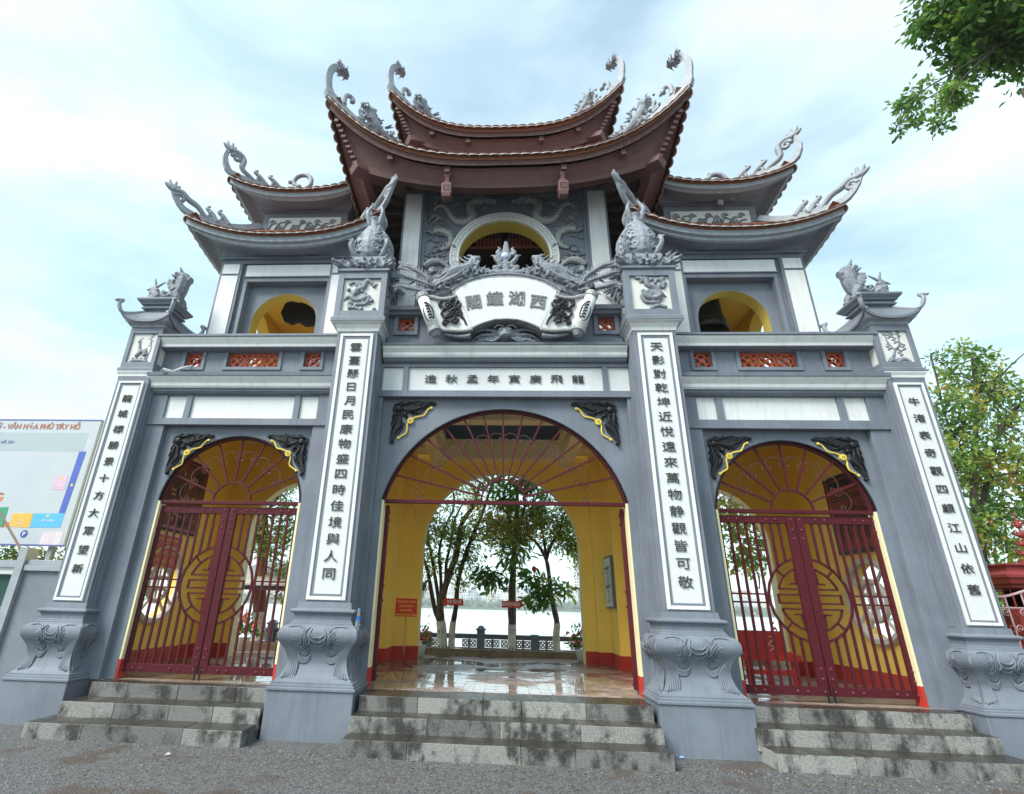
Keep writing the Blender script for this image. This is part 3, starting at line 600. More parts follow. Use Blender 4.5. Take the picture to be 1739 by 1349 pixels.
# ================================================================ roofs
mat('bulb_stone', (.25, .27, .30), .6, .35, 18, .8, 45, .3, (.12, .14, .17))
class Eave:
    def __init__(s, cx, cy, Lx, Ly, bulge, z0, rise, p=3.2): s.__dict__.update(cx=cx, cy=cy, Lx=Lx, Ly=Ly, bulge=bulge, z0=z0, rise=rise, p=p)
    def P(s, side, t, inset=0., dz=0.):
        a = abs(t); o = s.bulge*(1-a**2.6)
        if side in (0, 2):
            x = t*(s.Lx-inset); y = (s.Ly-o-inset); q = (x, -y) if side == 0 else (-x, y)
        else:
            y = t*(s.Ly-inset); x = (s.Lx-o-inset); q = (x, y) if side == 1 else (-x, -y)
        return Vector((s.cx+q[0], s.cy+q[1], s.z0+s.rise*a**s.p+dz))
def tvals(n): return [-1+2*i/n for i in range(n+1)]
def skirt(A, B, prof, n=28, sides=(0, 1, 2, 3), M=None):
    """surface between two loops A(side,t), B(side,t); prof = list of (w, v): share of B in plan and in height"""
    M = M or MB()
    for sd_ in sides:
        G = []
        for t in tvals(n):
            a, b = A(sd_, t), B(sd_, t); G.append([(a.x+(b.x-a.x)*w_, a.y+(b.y-a.y)*w_, a.z+(b.z-a.z)*v_) for w_, v_ in prof])
        M.grid(G)
    return M
TONGUE = {}
def tongue(wd):
    k = round(wd, 3)
    if k not in TONGUE:
        M = MB(); n = 6; ln = wd*1.15; th = .022; P = []
        for j in range(n+1): a = pi*j/n; P.append((-cos(a)*wd*.52, sin(a)*wd*.42))
        top = [(x, y, .012*(1-(2*x/wd)**2)) for x, y in P]; bot = [(x, y, z-th) for x, y, z in top]
        vs = top+[(wd*.52, -ln, 0), (-wd*.52, -ln, 0)]+bot+[(wd*.52, -ln, -th), (-wd*.52, -ln, -th)]; m_ = n+3
        M.add(vs, [tuple(range(m_))[::-1], tuple(range(m_, 2*m_))]+[(i, (i+1) % m_, m_+(i+1) % m_, m_+i) for i in range(m_)]); TONGUE[k] = mesh_of('eave_tile', M, tile)
    return TONGUE[k]
def roof(e, top, ztop, tilew, sides_single, timber, rid_r, parent=gate, field_rows=9, edge=-.085):
    """e: eave curve; top: (half x, half y) of the upper rectangle; returns the roof part"""
    def S_(side, t, s):
        a = e.P(side, t); tx, ty = top; q = {0: (t*tx, -ty), 1: (tx, t*ty), 2: (-t*tx, ty), 3: (-tx, -t*ty)}[side]
        mid = e.z0+(ztop-e.z0)*(.62*s+.38*s*s); lift = (a.z-e.z0)*(1-s)**2.0
        return Vector((a.x+(e.cx+q[0]-a.x)*s, a.y+(e.cy+q[1]-a.y)*s, mid+lift))
    M = MB(); n = 40
    rows = [i/field_rows for i in range(field_rows+1)]
    for side in range(4):
        G = []
        for t in tvals(n):
            col = []
            for i in range(field_rows):
                p0 = S_(side, t, rows[i]); p1 = S_(side, t, rows[i+1]); sc = .014*(math.cos(t*n/2*pi*1.0)); col += [p0+Vector((0, 0, .035+sc)), p1+Vector((0, 0, .0))]
            G.append(col)
        M.grid(G, True)
    r = ob('roof', M, tile, parent, smooth=False)
    # boarding below the tiles
    B = MB()
    for side in range(4): B.grid([[S_(side, t, .02)-Vector((0, 0, .05)), S_(side, t, .35)-Vector((0, 0, .07)), S_(side, t, .7)-Vector((0, 0, .07)), S_(side, t, 1)-Vector((0, 0, .07))] for t in tvals(24)])
    ob('roof_boarding', B, wood2 if timber else greydk, r)
    # edge band with joints + mortar line
    def band(d0, d1, i0, i1, m_, nm, nn_=40):
        K = MB()
        for side in range(4):
            K.grid([[e.P(side, t, i0, d0), e.P(side, t, i1, d1), e.P(side, t, i1+.12, d1), e.P(side, t, i0+.12, d0)] for t in tvals(nn_)])
        return ob(nm, K, m_, r)
    band(.012, edge, 0, .012, tileed, 'tile_edge')
    stuffM = MB(); mort = MB(); singles = 0
    for side in range(4):
        L_ = 2*(e.Lx if side in (0, 2) else e.Ly); pts = [e.P(side, t) for t in tvals(200)]
        acc = [0]
        for a, b in zip(pts, pts[1:]): acc.append(acc[-1]+(b-a).length)
        cnt = int(acc[-1]/tilew); 
        for i in range(cnt):
            d = (i+.5)*acc[-1]/cnt; j = max(k for k in range(len(acc)) if acc[k] <= d); f = (d-acc[j])/max(1e-6, acc[j+1]-acc[j]); p0 = pts[j].lerp(pts[j+1], f); tan = (pts[j+1]-pts[j]).normalized()
            t = -1+2*(j+f)/200; inw = (S_(side, t, .15)-S_(side, t, 0)); inw = (inw-tan*inw.dot(tan)).normalized(); nrm = tan.cross(inw); nrm = -nrm if nrm.z < 0 else nrm
            y_ = -inw; x_ = y_.cross(nrm); mm = Matrix((x_, y_, nrm)).transposed().to_4x4(); mm.translation = p0+nrm*.035+y_*.01
            wd = acc[-1]/cnt
            if side in sides_single: inst('eave_tile', tongue(wd), r, mm)
            else:
                tm = tongue(wd); vs = [tuple(mm @ v.co) for v in tm.vertices]; stuffM.add(vs, [tuple(pl.vertices) for pl in tm.polygons])
            ar = [mm @ Vector((-cos(a)*wd*.53, sin(a)*wd*.43+.004, -.028)) for a in [pi*q/6 for q in range(7)]]; mort.tube(ar, .009, 4)
    if stuffM.v: ob('back_eave_tiles', stuffM, tile, r, kind='stuff')
    ob('mortar_line', mort, mortar, r)
    return r, S_
GY = 2.6
# ---------- central tower body
T0 = 1.0
cyc, ccz, cr_ = .02, 7.90, 1.06
def ring_wall(x0, x1, z0, z1, cx, cz, r, y0, y1, m_, parent, revm, rd, name='tower_wall'):
    n = 48; M = MB()
    for y in (y0, y1):
        G = []
        for i in range(n+1):
            a = 2*pi*i/n; c, d = cos(a), sin(a); k = 1e9
            if c > 1e-6: k = min(k, (x1-cx)/c)
            if c < -1e-6: k = min(k, (x0-cx)/c)
            if d > 1e-6: k = min(k, (z1-cz)/d)
            if d < -1e-6: k = min(k, (z0-cz)/d)
            G.append([(cx+r*c, y, cz+r*d), (cx+k*c, y, cz+k*d)])
        M.grid(G)
        for xx, zz in ((x0, z0), (x1, z0), (x0, z1), (x1, z1)):
            i = int((math.atan2(zz-cz, xx-cx) % (2*pi))/(2*pi)*n); M.add([G[i][1], G[(i+1) % n][1], (xx, y, zz)], [(0, 1, 2)])
    o = ob(name, M, m_, parent)
    R = MB(); R.grid([[(cx+r*cos(2*pi*i/n), y0+.01, cz+r*sin(2*pi*i/n)), (cx+r*cos(2*pi*i/n), y0+rd, cz+r*sin(2*pi*i/n))] for i in range(n+1)])
    ob('window_reveal', R, revm, o, smooth=True); return o
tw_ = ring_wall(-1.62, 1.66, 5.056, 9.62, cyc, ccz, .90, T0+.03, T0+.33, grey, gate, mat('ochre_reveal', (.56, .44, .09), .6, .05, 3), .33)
n = 64; M = MB()
P0 = [(cyc+q*cos(2*pi*i/n), ccz+q*sin(2*pi*i/n)) for q in (1,) for i in range(n+1)]
def ringband(r0, r1, y0, y1, m_, nm, par, nseg=64):
    M = MB(); G = []
    for i in range(nseg+1):
        a = 2*pi*i/nseg; c, d = cos(a), sin(a); G.append([(cyc+r0*c, y1, ccz+r0*d), (cyc+r0*c, y0, ccz+r0*d), (cyc+r1*c, y0, ccz+r1*d), (cyc+r1*c, y1, ccz+r1*d)])
    M.grid(G); return ob(nm, M, m_, par, smooth=False)
ringband(.895, 1.07, T0-.03, T0+.03, mat('ring_white', (.74, .74, .72), .6, .02, 3), 'window_ring', tw_)
ringband(.893, .925, T0-.045, T0-.029, whitesm, 'ring_bead', tw_); ringband(1.045, 1.072, T0-.045, T0-.029, whitesm, 'ring_bead', tw_)
# greek key fret on the ring
M = MB()
for i in range(44):
    a = 2*pi*i/44
    def q(u, r): aa = a+u*2*pi/44; return (cyc+r*cos(aa), T0-.033, ccz+r*sin(aa))
    for A_, B_ in (((0, .945), (0, 1.03)), ((0, 1.03), (.75, 1.03)), ((.75, 1.03), (.75, .965)), ((.75, .965), (.35, .965)), ((.35, .965), (.35, 1.0)), ((0, .945), (1, .945))): M.bar(q(*A_), q(*B_), .009, .012)
ob('key_fret', M, mat('fret_grey', (.42, .43, .42), .7, .05, 5), tw_)  # fret bars in a darker off-white than the ring
M = MB()
for s in (-1, 1):
    c_ = 1.83 if s < 0 else 1.87
    M.box(min(s*(c_-.21), s*(c_+.21)), max(s*(c_-.21), s*(c_+.21)), T0-.06, T0+.36, 5.056, 9.62)
ob('tower_pilaster', M, grey, gate, bevel=.005)
for s in (-1, 1):
    c_ = 1.83 if s < 0 else 1.87
    M = MB(); M.box(s*c_-.165, s*c_+.165, T0-.078, T0-.061, 5.6, 9.45); ob('white_pilaster_face', M, whitesm, gate)
M = MB(); M.box(-1.62, 1.66, T0-.005, T0+.029, 9.42, 9.62); M.box(-1.62, -1.56, T0-.005, T0+.029, 5.6, 9.42); M.box(1.60, 1.66, T0-.005, T0+.029, 5.6, 9.42); ob('wall_frame', M, grey, gate)
M = MB(); M.box(-2.04, -1.9, T0+.361, 4.19, 5.056, 9.62); M.box(1.94, 2.08, T0+.361, 4.19, 5.056, 9.62); M.box(-2.04, 2.08, 4.191, 4.33, 5.056, 9.62)
ob('tower_wall', M, grey, gate)
M = MB(); M.box(-1.899, 1.939, 1.331, 4.19, 9.5, 9.6); 
for i in range(8): M.box(-1.8+i*.49, -1.7+i*.49, 1.34, 4.18, 9.3, 9.499)
M.box(-1.89, 1.93, 2.2, 2.36, 9.1, 9.299); M.box(-1.89, 1.93, 3.2, 3.36, 9.1, 9.299)
ob('loft_floor', M, wood2, gate)
# turned baluster strips high inside the loft, seen through the round window
M = MB()
for s in (-1, 1):
    for i in range(7): zb_ = W(830, 419, 1.9).z; zt_ = W(830, 405, 1.9).z; x = s*(.10+i*.082)+.03; M.box(x-.027, x+.027, 1.9, 1.93, zb_, zt_); M.box(x-.008, x+.008, 1.9, 1.93, zt_, zt_+.14)
M.box(-1.2, 1.2, 1.89, 1.94, zb_-.03, zb_-.001)
ob('baluster_panel', M, mat('red_timber', (.50, .14, .10), .6, .1, 8), gate)
# ---------- central lower roof
e1 = Eave(.03, GY, 3.42, 2.97, .32, 9.42, 1.24)
r1, S1 = roof(e1, (1.55, 1.35), 10.65, .195, (0, 1, 3), True, .1)
def loopB(cx, cy, hx, hy, z, rise=0., bul=0., p=2.5):
    def f(side, t):
        o = bul*(1-abs(t)**2.6); q = {0: (t*hx, -(hy-o)), 1: (hx-o, t*hy), 2: (-t*hx, hy-o), 3: (-(hx-o), -t*hy)}[side]
        return Vector((cx+q[0], cy+q[1], z+rise*abs(t)**p))
    return f
def timber_eave(e, r, hx, hy, zb, brise, wallx, wally, zw, nb=3):
    top = lambda s_, t: e.P(s_, t, .03, -.085); topi = lambda s_, t: e.P(s_, t, .03, -.20-.05*abs(t))
    bot = loopB(e.cx, e.cy, hx, hy, zb, brise, .10)
    ob('eave_purlin', skirt(top, topi, [(0, 0), (.0, .15), (1, 1)]), wood2, r)
    t2 = lambda s_, t: e.P(s_, t, .10, -.20-.05*abs(t))
    ob('fascia_board', skirt(t2, bot, [(0, 0), (.25, .12), (.62, .5), (.9, .82), (1, 1)]), wood, r)
    bi = loopB(e.cx, e.cy, hx-.16, hy-.16, zb+.0, brise, .10)
    ob('fascia_underside', skirt(bot, bi, [(0, 0), (1, 1)]), wood2, r)
    wl = loopB(e.cx, e.cy, wallx, wally, zw)
    bi2 = loopB(e.cx, e.cy, hx-.16, hy-.16, zb+.25, brise)
    ob('eave_soffit', skirt(bi2, wl, [(0, 0), (1, 1)]), wood2, r)
    # rafters under the soffit
    for side in (0, 1, 3):
        Lh = hx if side == 0 else hy; k = int(2*Lh/.36)
        M = MB()
        for i in range(k):
            t = -1+2*(i+.5)/k; a = bi2(side, t)-Vector((0, 0, .06)); b = wl(side, t)-Vector((0, 0, .06)); M.bar(a, b, .07, .08)
        ob('rafter', M, wood, r)
    M = MB()       # dentil blocks on fascia
    for side in (0, 1, 3):
        for t in [-.84, -.42, 0, .42, .84][::1] if side == 0 else (-.5, .5):
            if side == 0 and t == 0: continue
            a = t2(side, t*.78); b = bot(side, t*.78*e.Lx/hx if side == 0 else t*.78)
            c = a.lerp(b, .16); out = {0: Vector((0, -1, 0)), 1: Vector((1, 0, 0)), 3: Vector((-1, 0, 0))}[side]
            M.box(c.x-.05, c.x+.05, c.y-.05, c.y+.05, c.z-.07, c.z+.07) if side == 0 else M.box(c.x-.05, c.x+.05, c.y-.05, c.y+.05, c.z-.07, c.z+.07)
    ob('eave_block', M, wood, r, bevel=.008)
    # corner: hip beam end, toothed strip up to the tip
    for sx in (-1, 1):
        for sy in (-1, 1):
            side, t = (0, sx) if sy < 0 else (2, -sx)
            tip = t2(side, t); foot = bot(side, t); w_ = Vector((e.cx+sx*(wallx-.1), e.cy+sy*(wally-.1), zw+.05))
            d = (foot-w_).normalized(); M = MB(); M.bar(w_, foot+d*.16, .17, .24); ob('hip_beam', M, wood, r, bevel=.015)
            M = MB(); K = 9
            for i in range(K):
                c = foot.lerp(tip, .10+.80*i/K)+Vector((sx*.035, sy*.035, 0)); M.box(c.x-.045, c.x+.045, c.y-.045, c.y+.045, c.z-.04, c.z+.035)
            M.tube([foot, foot.lerp(tip, .5), tip], .028, 4); ob('toothed_strip', M, wood, r, bevel=.008)
timber_eave(e1, r1, 2.80, 2.45, 8.93, .40, 2.1, 1.65, 9.60)
# brackets with square carved heads hanging at the wall
for s in (-1, 1):
    M = MB(); x = .02+s*1.08; yb = .12
    M.box(x-.07, x+.07, yb+.02, .34, 8.80, 9.02); M.sq(x, yb-.0, [(.070, 8.56), (.092, 8.64), (.092, 8.86), (.07, 8.90)]); M.sq(x, yb-.0, [(.04, 8.901), (.05, 8.95), (.035, 8.97), (.05, 9.0), (.035, 9.03), (.05, 9.06), (.06, 9.14)])
    ob('bracket', M, wood, r1, bevel=.01)
    K = MB()
    for a, b in (((-.07, -.07), (.07, -.07)), ((.07, -.07), (.07, .07)), ((.07, .07), (-.07, .07)), ((-.07, .07), (-.07, -.03)), ((-.03, -.03), (-.03, .03)), ((.03, -.03), (.03, .03)), ((-.07, 0), (-.03, 0))): K.bar((x+a[0]*.85, yb-.094, 8.75+a[1]*.85), (x+b[0]*.85, yb-.094, 8.75+b[1]*.85), .012, .012)
    ob('bracket_fret', K, wood2, r1)
# upper box between the two tiers and the upper roof
M = MB(); M.box(-1.42, 1.48, 1.25, 3.95, 10.0, 11.25); ob('loft_wall', M, wood2, gate)
e2 = Eave(.03, GY, 2.48, 2.05, .26, 11.12, .88)
r2, S2 = roof(e2, (.9, .12), 12.55, .19, (0, 1, 3), True, .1)
timber_eave(e2, r2, 1.98, 1.62, 10.66, .30, 1.45, 1.3, 11.15)
M = MB(); M.box(.03-.95, .03+.95, GY-.1, GY+.1, 12.45, 12.8); ob('ridge', M, ornlt, r2, bevel=.02)
M = MB(); M.tube(cr([(.03, GY, 12.8), (.03, GY, 13.1), (.05, GY, 13.32)]), taper(13, .09, .02), 6)
for k in range(8): a = k*pi/4; M.tube(cr([(.03, GY, 12.95), (.03+.14*cos(a), GY+.05*sin(a), 13.0+.14*abs(sin(a))), (.03+.22*cos(a), GY, 13.05+.2*abs(sin(a)))]), taper(13, .03, .008), 5)
ob('ridge_flame', M, ornlt, r2)
# ---------- sculpted helpers
def dragon_head(M, p, fwd, up, s):
    """small dragon head: skull, snout, jaw, horns, whiskers and a spiky mane"""
    p = Vector(p); f = Vector(fwd).normalized(); u = Vector(up); u = (u-f*u.dot(f)).normalized(); r = f.cross(u)
    A = lambda a, b, c: p+f*(a*s)+u*(b*s)+r*(c*s)
    M.tube([A(-.3, 0, 0), A(0, .08, 0), A(.25, .06, 0), A(.5, .02, 0), A(.62, .03, 0)], [.2*s, .27*s, .2*s, .13*s, .12*s], 7)
    M.tube([A(.62, .03, 0), A(.72, .10, 0)], [.13*s, .08*s], 6)
    M.tube([A(.05, -.12, 0), A(.3, -.22, 0), A(.52, -.24, 0)], [.12*s, .09*s, .05*s], 5)
    for q in (-1, 1):
        M.ell(A(.18, .22, q*.14), (.08*s,)*3, 6, 4)
        M.tube(cr([A(.0, .25, q*.12), A(-.28, .42, q*.18), A(-.5, .7, q*.2), A(-.42, .85, q*.2)], 3), taper(10, .07*s, .018*s), 5)
        M.tube(cr([A(.55, .0, q*.1), A(.78, -.02, q*.22), A(.85, .2, q*.3)], 3), taper(7, .035*s, .01*s), 4)
        for k in range(5):
            a = .5+k*.42; M.tube([A(-.12, .1*cos(a), q*.16), A(-.35-.06*k, .42*cos(a), q*(.36+.05*k)), A(-.6, .62*cos(a)+.08, q*.38)], [.07*s, .055*s, .012*s], 5)
    for k in range(4): M.tube([A(-.05-.12*k, .24, 0), A(-.28-.14*k, .46+.03*k, 0)], [.07*s, .015*s], 5)
def spine_body(M, path, r, spike=1., n=7, seg=None):
    P = cr(path, 5); k = len(P); M.tube(P, taper(k, r*.7, r, r*.35, .35) if not hasattr(r, '__len__') else r, n)
    for i in range(2, k-2, 2):
        t = (P[i+1]-P[i-1]).normalized(); nn_ = Vector((t.z, 0, -t.x)); nn_ = -nn_ if nn_.z < 0 else nn_; M.tube([P[i], P[i]+nn_*(r if not hasattr(r, '__len__') else r[i])*1.9*spike-t*.02], [r*.45, r*.06], 4)
def swirl(M, c, r, y, s=1, t=.028, turns=1.35, a0=0.): M.tube([(p[0], y, p[2]) for p in spiral((c[0], y, c[1]), r, turns, a0, s, 18)], taper(19, t*.8, t*.55), 5)
def cloud(M, c, r, y, sgn=1):
    swirl(M, c, r, y, sgn, r*.19, 1.4, 0); M.ell((c[0], y+r*.15, c[1]), (r*.62, r*.2, r*.62), 10, 6)
    M.tube(cr([(c[0]-sgn*r*1.0, y, c[1]-r*.5), (c[0]-sgn*r*1.5, y, c[1]-r*1.0), (c[0]-sgn*r*2.3, y, c[1]-r*.9)], 4), taper(9, r*.2, r*.05), 5)
def flame(M, P, r, y=None): M.tube(cr(P, 4), taper((len(P)-1)*4+1, r, r*.9, r*.1, .4), 6)
# ---------- hip ridges with tips and dragon heads
def hip(Sf, e, r, sx, sy, tip, name, w=.075, hgt=.15, s0=.0, s1=1.0):
    side, t = (0, sx) if sy < 0 else (2, -sx)
    pts = [Sf(side, t, s1-(s1-s0)*i/12)+Vector((0, 0, .10)) for i in range(13)]
    pts += tip; P = [Vector(q) for q in pts]; dg = Vector((sx, sy, 0)).normalized(); nrm = Vector((-dg.y, dg.x, 0)); G = []; k = len(P)
    for i in range(k):
        T = (P[min(i+1, k-1)]-P[max(i-1, 0)]).normalized(); u = T.cross(nrm).normalized(); u = u if u.z > 0 or i > 14 else -u
        if i and u.dot(lastu) < 0: u = -u
        lastu = u; f = min(1., .60+.40*(k-1-i)/(9 if k > 25 else 4)); f = min(f, 1-.42*min(1, max(0, i-11)/5)) if k > 25 else f; hh = hgt*f; ww = w*f
        G.append([P[i]+nrm*ww*q+u*hh*v for q, v in ((-1, -.6), (-1, .3), (-.7, .34), (-.7, .55), (.7, .55), (.7, .34), (1, .3), (1, -.6), (-1, -.6))])
    M = MB(); M.grid(G); M.add(G[-1][:-1], [tuple(range(8))]); return ob(name, M, ornlt, r)
def corner_set(Sf, e, r, sx, sy, curl, hs, head=True, mid=True):
    c = e.P(0 if sy < 0 else 2, sx if sy < 0 else -sx); dg = Vector((sx, sy, 0))*.7071
    Z = Vector((0, 0, 1)); base = c+Z*.10
    tip = cr([base+dg*a*curl+Z*b*curl for a, b in ((.02, .06), (.06, .24), (.085, .46), (.055, .66), (-.02, .80), (-.11, .86), (-.18, .85))], 4)
    hip(Sf, e, r, sx, sy, tip, 'hip_ridge', .058, .20)
    if head:
        M = MB(); h0 = tip[-1]+dg*.04-Z*.01; fw = (-dg-Z*.20).normalized(); dragon_head(M, h0, fw, Z, hs); M.ell(h0+fw*hs*.25, (hs*.42, hs*.34, hs*.36), 8, 6)
        rr = random.Random(3)
        for k in range(46):     # bristling mane
            a = rr.uniform(0, 2*pi); up_ = Vector((dg.y, -dg.x, 0)); b0 = h0+fw*hs*rr.uniform(-.25, .75); d = up_*cos(a)+Z*sin(a)*.9-fw*.35; M.tube([b0+d*.10*hs, b0+d*hs*rr.uniform(.42, .72)], [.10*hs, .03*hs], 4)
        ob('dragon_head', M, MATS['bulb_stone'], r, remesh=.012)
    side, t = (0, sx) if sy < 0 else (2, -sx)
    Q = lambda s_, h, a=0.: Sf(side, t, s_)+Z*(.24+h*curl)-dg*a
    if mid:
        M = MB()
        cl_ = cr([Q(.12, .0), Q(.13, .17, -.03), Q(.14, .29, -.03), Q(.15, .36, .01), Q(.155, .35, .07), Q(.155, .28, .09), Q(.15, .26, .05)], 4)
        M.tube(cl_, taper(len(cl_), .060, .044, .056, .6), 7); M.ell(cl_[-4], (.06, .05, .05), 7, 5)
        for k in range(6): b0 = cl_[-12+k*2]; M.ell(b0+Z*.03, (.03, .03, .028), 6, 4)
        ob('curled_finial', M, ornlt, r, remesh=.013)
        M = MB(); rr = random.Random(8)
        M.tube(cr([Q(.58, -.02), Q(.50, .08), Q(.44, .14), Q(.38, .26), Q(.35, .40)], 4), taper(17, .06, .11, .10, .6), 8); dragon_head(M, Q(.345, .46), -dg*.8+Z*.05, Z, .24); M.ell(Q(.35, .44), (.13, .12, .13), 8, 6)
        M.tube(cr([Q(.27, .0), Q(.275, .18), Q(.27, .28, -.03), Q(.26, .34, .02)], 4), taper(13, .06, .05, .012, .5), 5)
        for k in range(95):
            s_ = rr.uniform(.24, .66); top_ = .62-abs(s_-.35)*1.9; h_ = rr.uniform(-.05, max(.06, top_)); b0 = Q(s_, h_)+Vector((rr.uniform(-.07, .07), rr.uniform(-.07, .07), 0)); d = Vector((rr.uniform(-.7, .7), rr.uniform(-.7, .7), rr.uniform(-.1, 1))).normalized(); M.tube(cr([b0, b0+d*.06-dg*.02, b0+d*.10-dg*.06], 2), taper(5, .034, .009), 5)
        for k in range(12): M.ell(Q(.32+.028*k, .04+.03*(k % 3), .02), (.055,)*3, 6, 4)
        ob('ridge_beast', M, MATS['bulb_stone'], r, remesh=.013)
for sx in (-1, 1):
    for sy in (-1, 1):
        corner_set(S1, e1, r1, sx, sy, .98, .25)
        corner_set(S2, e2, r2, sx, sy, .86, .24)
# ---------- pavilions
def pavilion(s):
    cx = s*BX; cy = 2.3; h = 1.315; z0, z1 = 5.056, 7.78
    # walls with a sunk square frame and arched openings on all sides
    wx0, wx1 = cx-h, cx+h; wc = s*4.22
    fx0, fx1 = wc-.80, wc+.80
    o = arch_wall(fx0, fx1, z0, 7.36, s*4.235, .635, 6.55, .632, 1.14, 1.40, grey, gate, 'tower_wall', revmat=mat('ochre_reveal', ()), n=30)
    M = holes_wall(wx0, wx1, z0, z1, 1.001, 1.139, [(fx0, fx1, z0, 7.355)]); ob('tower_frame_wall', M, grey, gate, bevel=.006)
    M = MB(); M.box(fx0-.07, fx1+.07, .965, 1.0, 7.36, 7.45); M.box(fx0-.07, fx0, .965, 1.0, z0, 7.359); M.box(fx1, fx1+.07, .965, 1.0, z0, 7.359); ob('window_surround', M, grey, gate, bevel=.006)
    M = MB(); M.box(fx0-.06, fx1+.06, .955, 1.0, 7.475, 7.74); ob('white_frieze', M, whitesm, gate)
    M = MB(); M.box(fx0-.08, fx1+.08, .94, 1.0, 7.451, 7.474); ob('frieze_sill', M, grey, gate)
    for q in (-1, 1):
        px = cx+q*(h-.21)
        M = MB(); M.box(px-.215, px+.215, .93, 1.0, z0, z1+.0); M.box(min(px+q*.10, cx+q*(h+.005)), max(px+q*.10, cx+q*(h+.005)), 1.0, 1.42, z0, z1); ob('corner_pilaster', M, grey, gate, bevel=.005)
        M = MB(); M.box(px-.165, px+.165, .915, .9295, 5.6, 7.47); ob('white_pilaster_face', M, whitesm, gate)
        M = MB(); M.box(px-.165, px+.165, .915, .9295, 7.52, 7.74); ob('white_pilaster_face', M, whitesm, gate)
        M = MB(); M.box(cx+q*(h+.006)-.004, cx+q*(h+.006)+.004, 1.04, 1.38, 5.6, 7.74); ob('white_pilaster_face', M, whitesm, gate)
    # side and back walls (yellow inside)
    M = MB()
    xo = cx+s*(h-.13)
    n_ = 20; A = [(2.3-.62, z0)]+[(2.3-.62*cos(pi*i/n_), 6.83+.62*sin(pi*i/n_)) for i in range(n_+1)]+[(2.3+.62, z0)]
    for x in (xo-.13*s, xo+.13*s):
        M.grid([[(x, 1.401, z0), (x, 1.401, z1)], [(x, 1.68, z0), (x, 1.68, z1)]]); M.grid([[(x, 2.92, z0), (x, 2.92, z1)], [(x, 3.6, z0), (x, 3.6, z1)]]); M.grid([[(x, y, z), (x, y, z1)] for y, z in A[1:-1]])
    M.grid([[(xo-.13, y, z), (xo+.13, y, z)] for y, z in A])
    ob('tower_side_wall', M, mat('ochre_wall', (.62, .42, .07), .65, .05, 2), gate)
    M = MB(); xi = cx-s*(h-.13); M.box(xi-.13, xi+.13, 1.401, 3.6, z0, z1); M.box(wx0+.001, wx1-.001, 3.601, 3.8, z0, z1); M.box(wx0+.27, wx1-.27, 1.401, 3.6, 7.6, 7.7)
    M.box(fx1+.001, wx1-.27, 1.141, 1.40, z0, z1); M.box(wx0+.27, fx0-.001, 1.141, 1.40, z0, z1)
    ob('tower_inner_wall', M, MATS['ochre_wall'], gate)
    # lower roof
    e = Eave(cx, cy, 1.93, 1.92, .13, 8.14, .36, 2.4)
    r, Sf = roof(e, (.95, .95), 8.95, .185, (0,), False, .1, field_rows=6, edge=-.05)
    A0 = lambda sd_, t: e.P(sd_, t, .02, -.05); A1 = lambda sd_, t: e.P(sd_, t, .02, -.165); A2 = lambda sd_, t: e.P(sd_, t, .08, -.185); A3 = lambda sd_, t: e.P(sd_, t, .09, -.235); A4 = lambda sd_, t: e.P(sd_, t, .14, -.25)
    ob('eave_moulding', skirt(A3, A4, [(0, 0), (1, 1)], M=skirt(A2, A3, [(0, 0), (1, 1)], M=skirt(A1, A2, [(0, 0), (1, 1)], M=skirt(A0, A1, [(0, 0), (1, 1)])))), ornlt, r, smooth=False)
    K = loopB(cx, cy, h+.07, h+.07, 7.93); ob('coved_eave', skirt(A4, K, [(1-(1-cos(q)), 1-sin(q)) if False else (1-(1-cos(pi/2*q)), 1-math.sin(pi/2*q)) for q in [1, .92, .84, .76, .68, .6, .5, .4, .3, .2, .1, 0]]), grey, r, smooth=True)
    M = MB(); M.sq(cx, cy, [(h+.03, 7.78), (h+.03, 7.86), (h+.09, 7.865), (h+.09, 7.905), (h+.06, 7.93)]); ob('wall_cornice', M, grey, gate)
    # attic box with relief panel, upper roof
    hb = .93
    M = MB(); M.sq(cx, cy, [(hb, 8.5), (hb, 9.40), (hb+.06, 9.405), (hb+.06, 9.44)]); ob('attic_box', M, grey, gate, bevel=.004)
    M = MB(); M.box(cx-hb+.14, cx+hb-.14, cy-hb-.012, cy-hb-.001, 8.9, 9.27); ob('attic_panel', M, MATS['relief_cream'], gate)
    M = MB(); yy_ = cy-hb-.02; rr = random.Random(5)
    for i in range(9):
        x = cx-hb+.22+i*.165; swirl(M, (x, 9.08+.05*(-1)**i), .07, yy_, (-1)**i, .022)
        M.tube(cr([(x-.08, yy_, 8.95), (x, yy_, 9.05+rr.uniform(-.04, .1)), (x+.1, yy_, 9.0+rr.uniform(0, .15))], 4), taper(9, .03, .012), 5)
    ob('floral_relief', M, orn, gate, smooth=True)
    eu = Eave(cx, cy, 1.53, 1.52, .12, 9.60, .30, 2.4)
    ru, Su = roof(eu, (.15, .15), 10.55, .18, (0,), False, .1, field_rows=5, edge=-.05)
    B0 = lambda sd_, t: eu.P(sd_, t, .02, -.05); B1 = lambda sd_, t: eu.P(sd_, t, .02, -.15); B2 = lambda sd_, t: eu.P(sd_, t, .07, -.17); B3 = lambda sd_, t: eu.P(sd_, t, .11, -.20)
    ob('eave_moulding', skirt(B2, B3, [(0, 0), (1, 1)], M=skirt(B1, B2, [(0, 0), (1, 1)], M=skirt(B0, B1, [(0, 0), (1, 1)]))), ornlt, ru)
    K2 = loopB(cx, cy, hb+.07, hb+.07, 9.44); ob('coved_eave', skirt(B3, K2, [(cos(pi/2*q), 1-math.sin(pi/2*q)) for q in [1, .88, .76, .64, .5, .36, .22, .1, 0]]), greydk, ru, smooth=True)
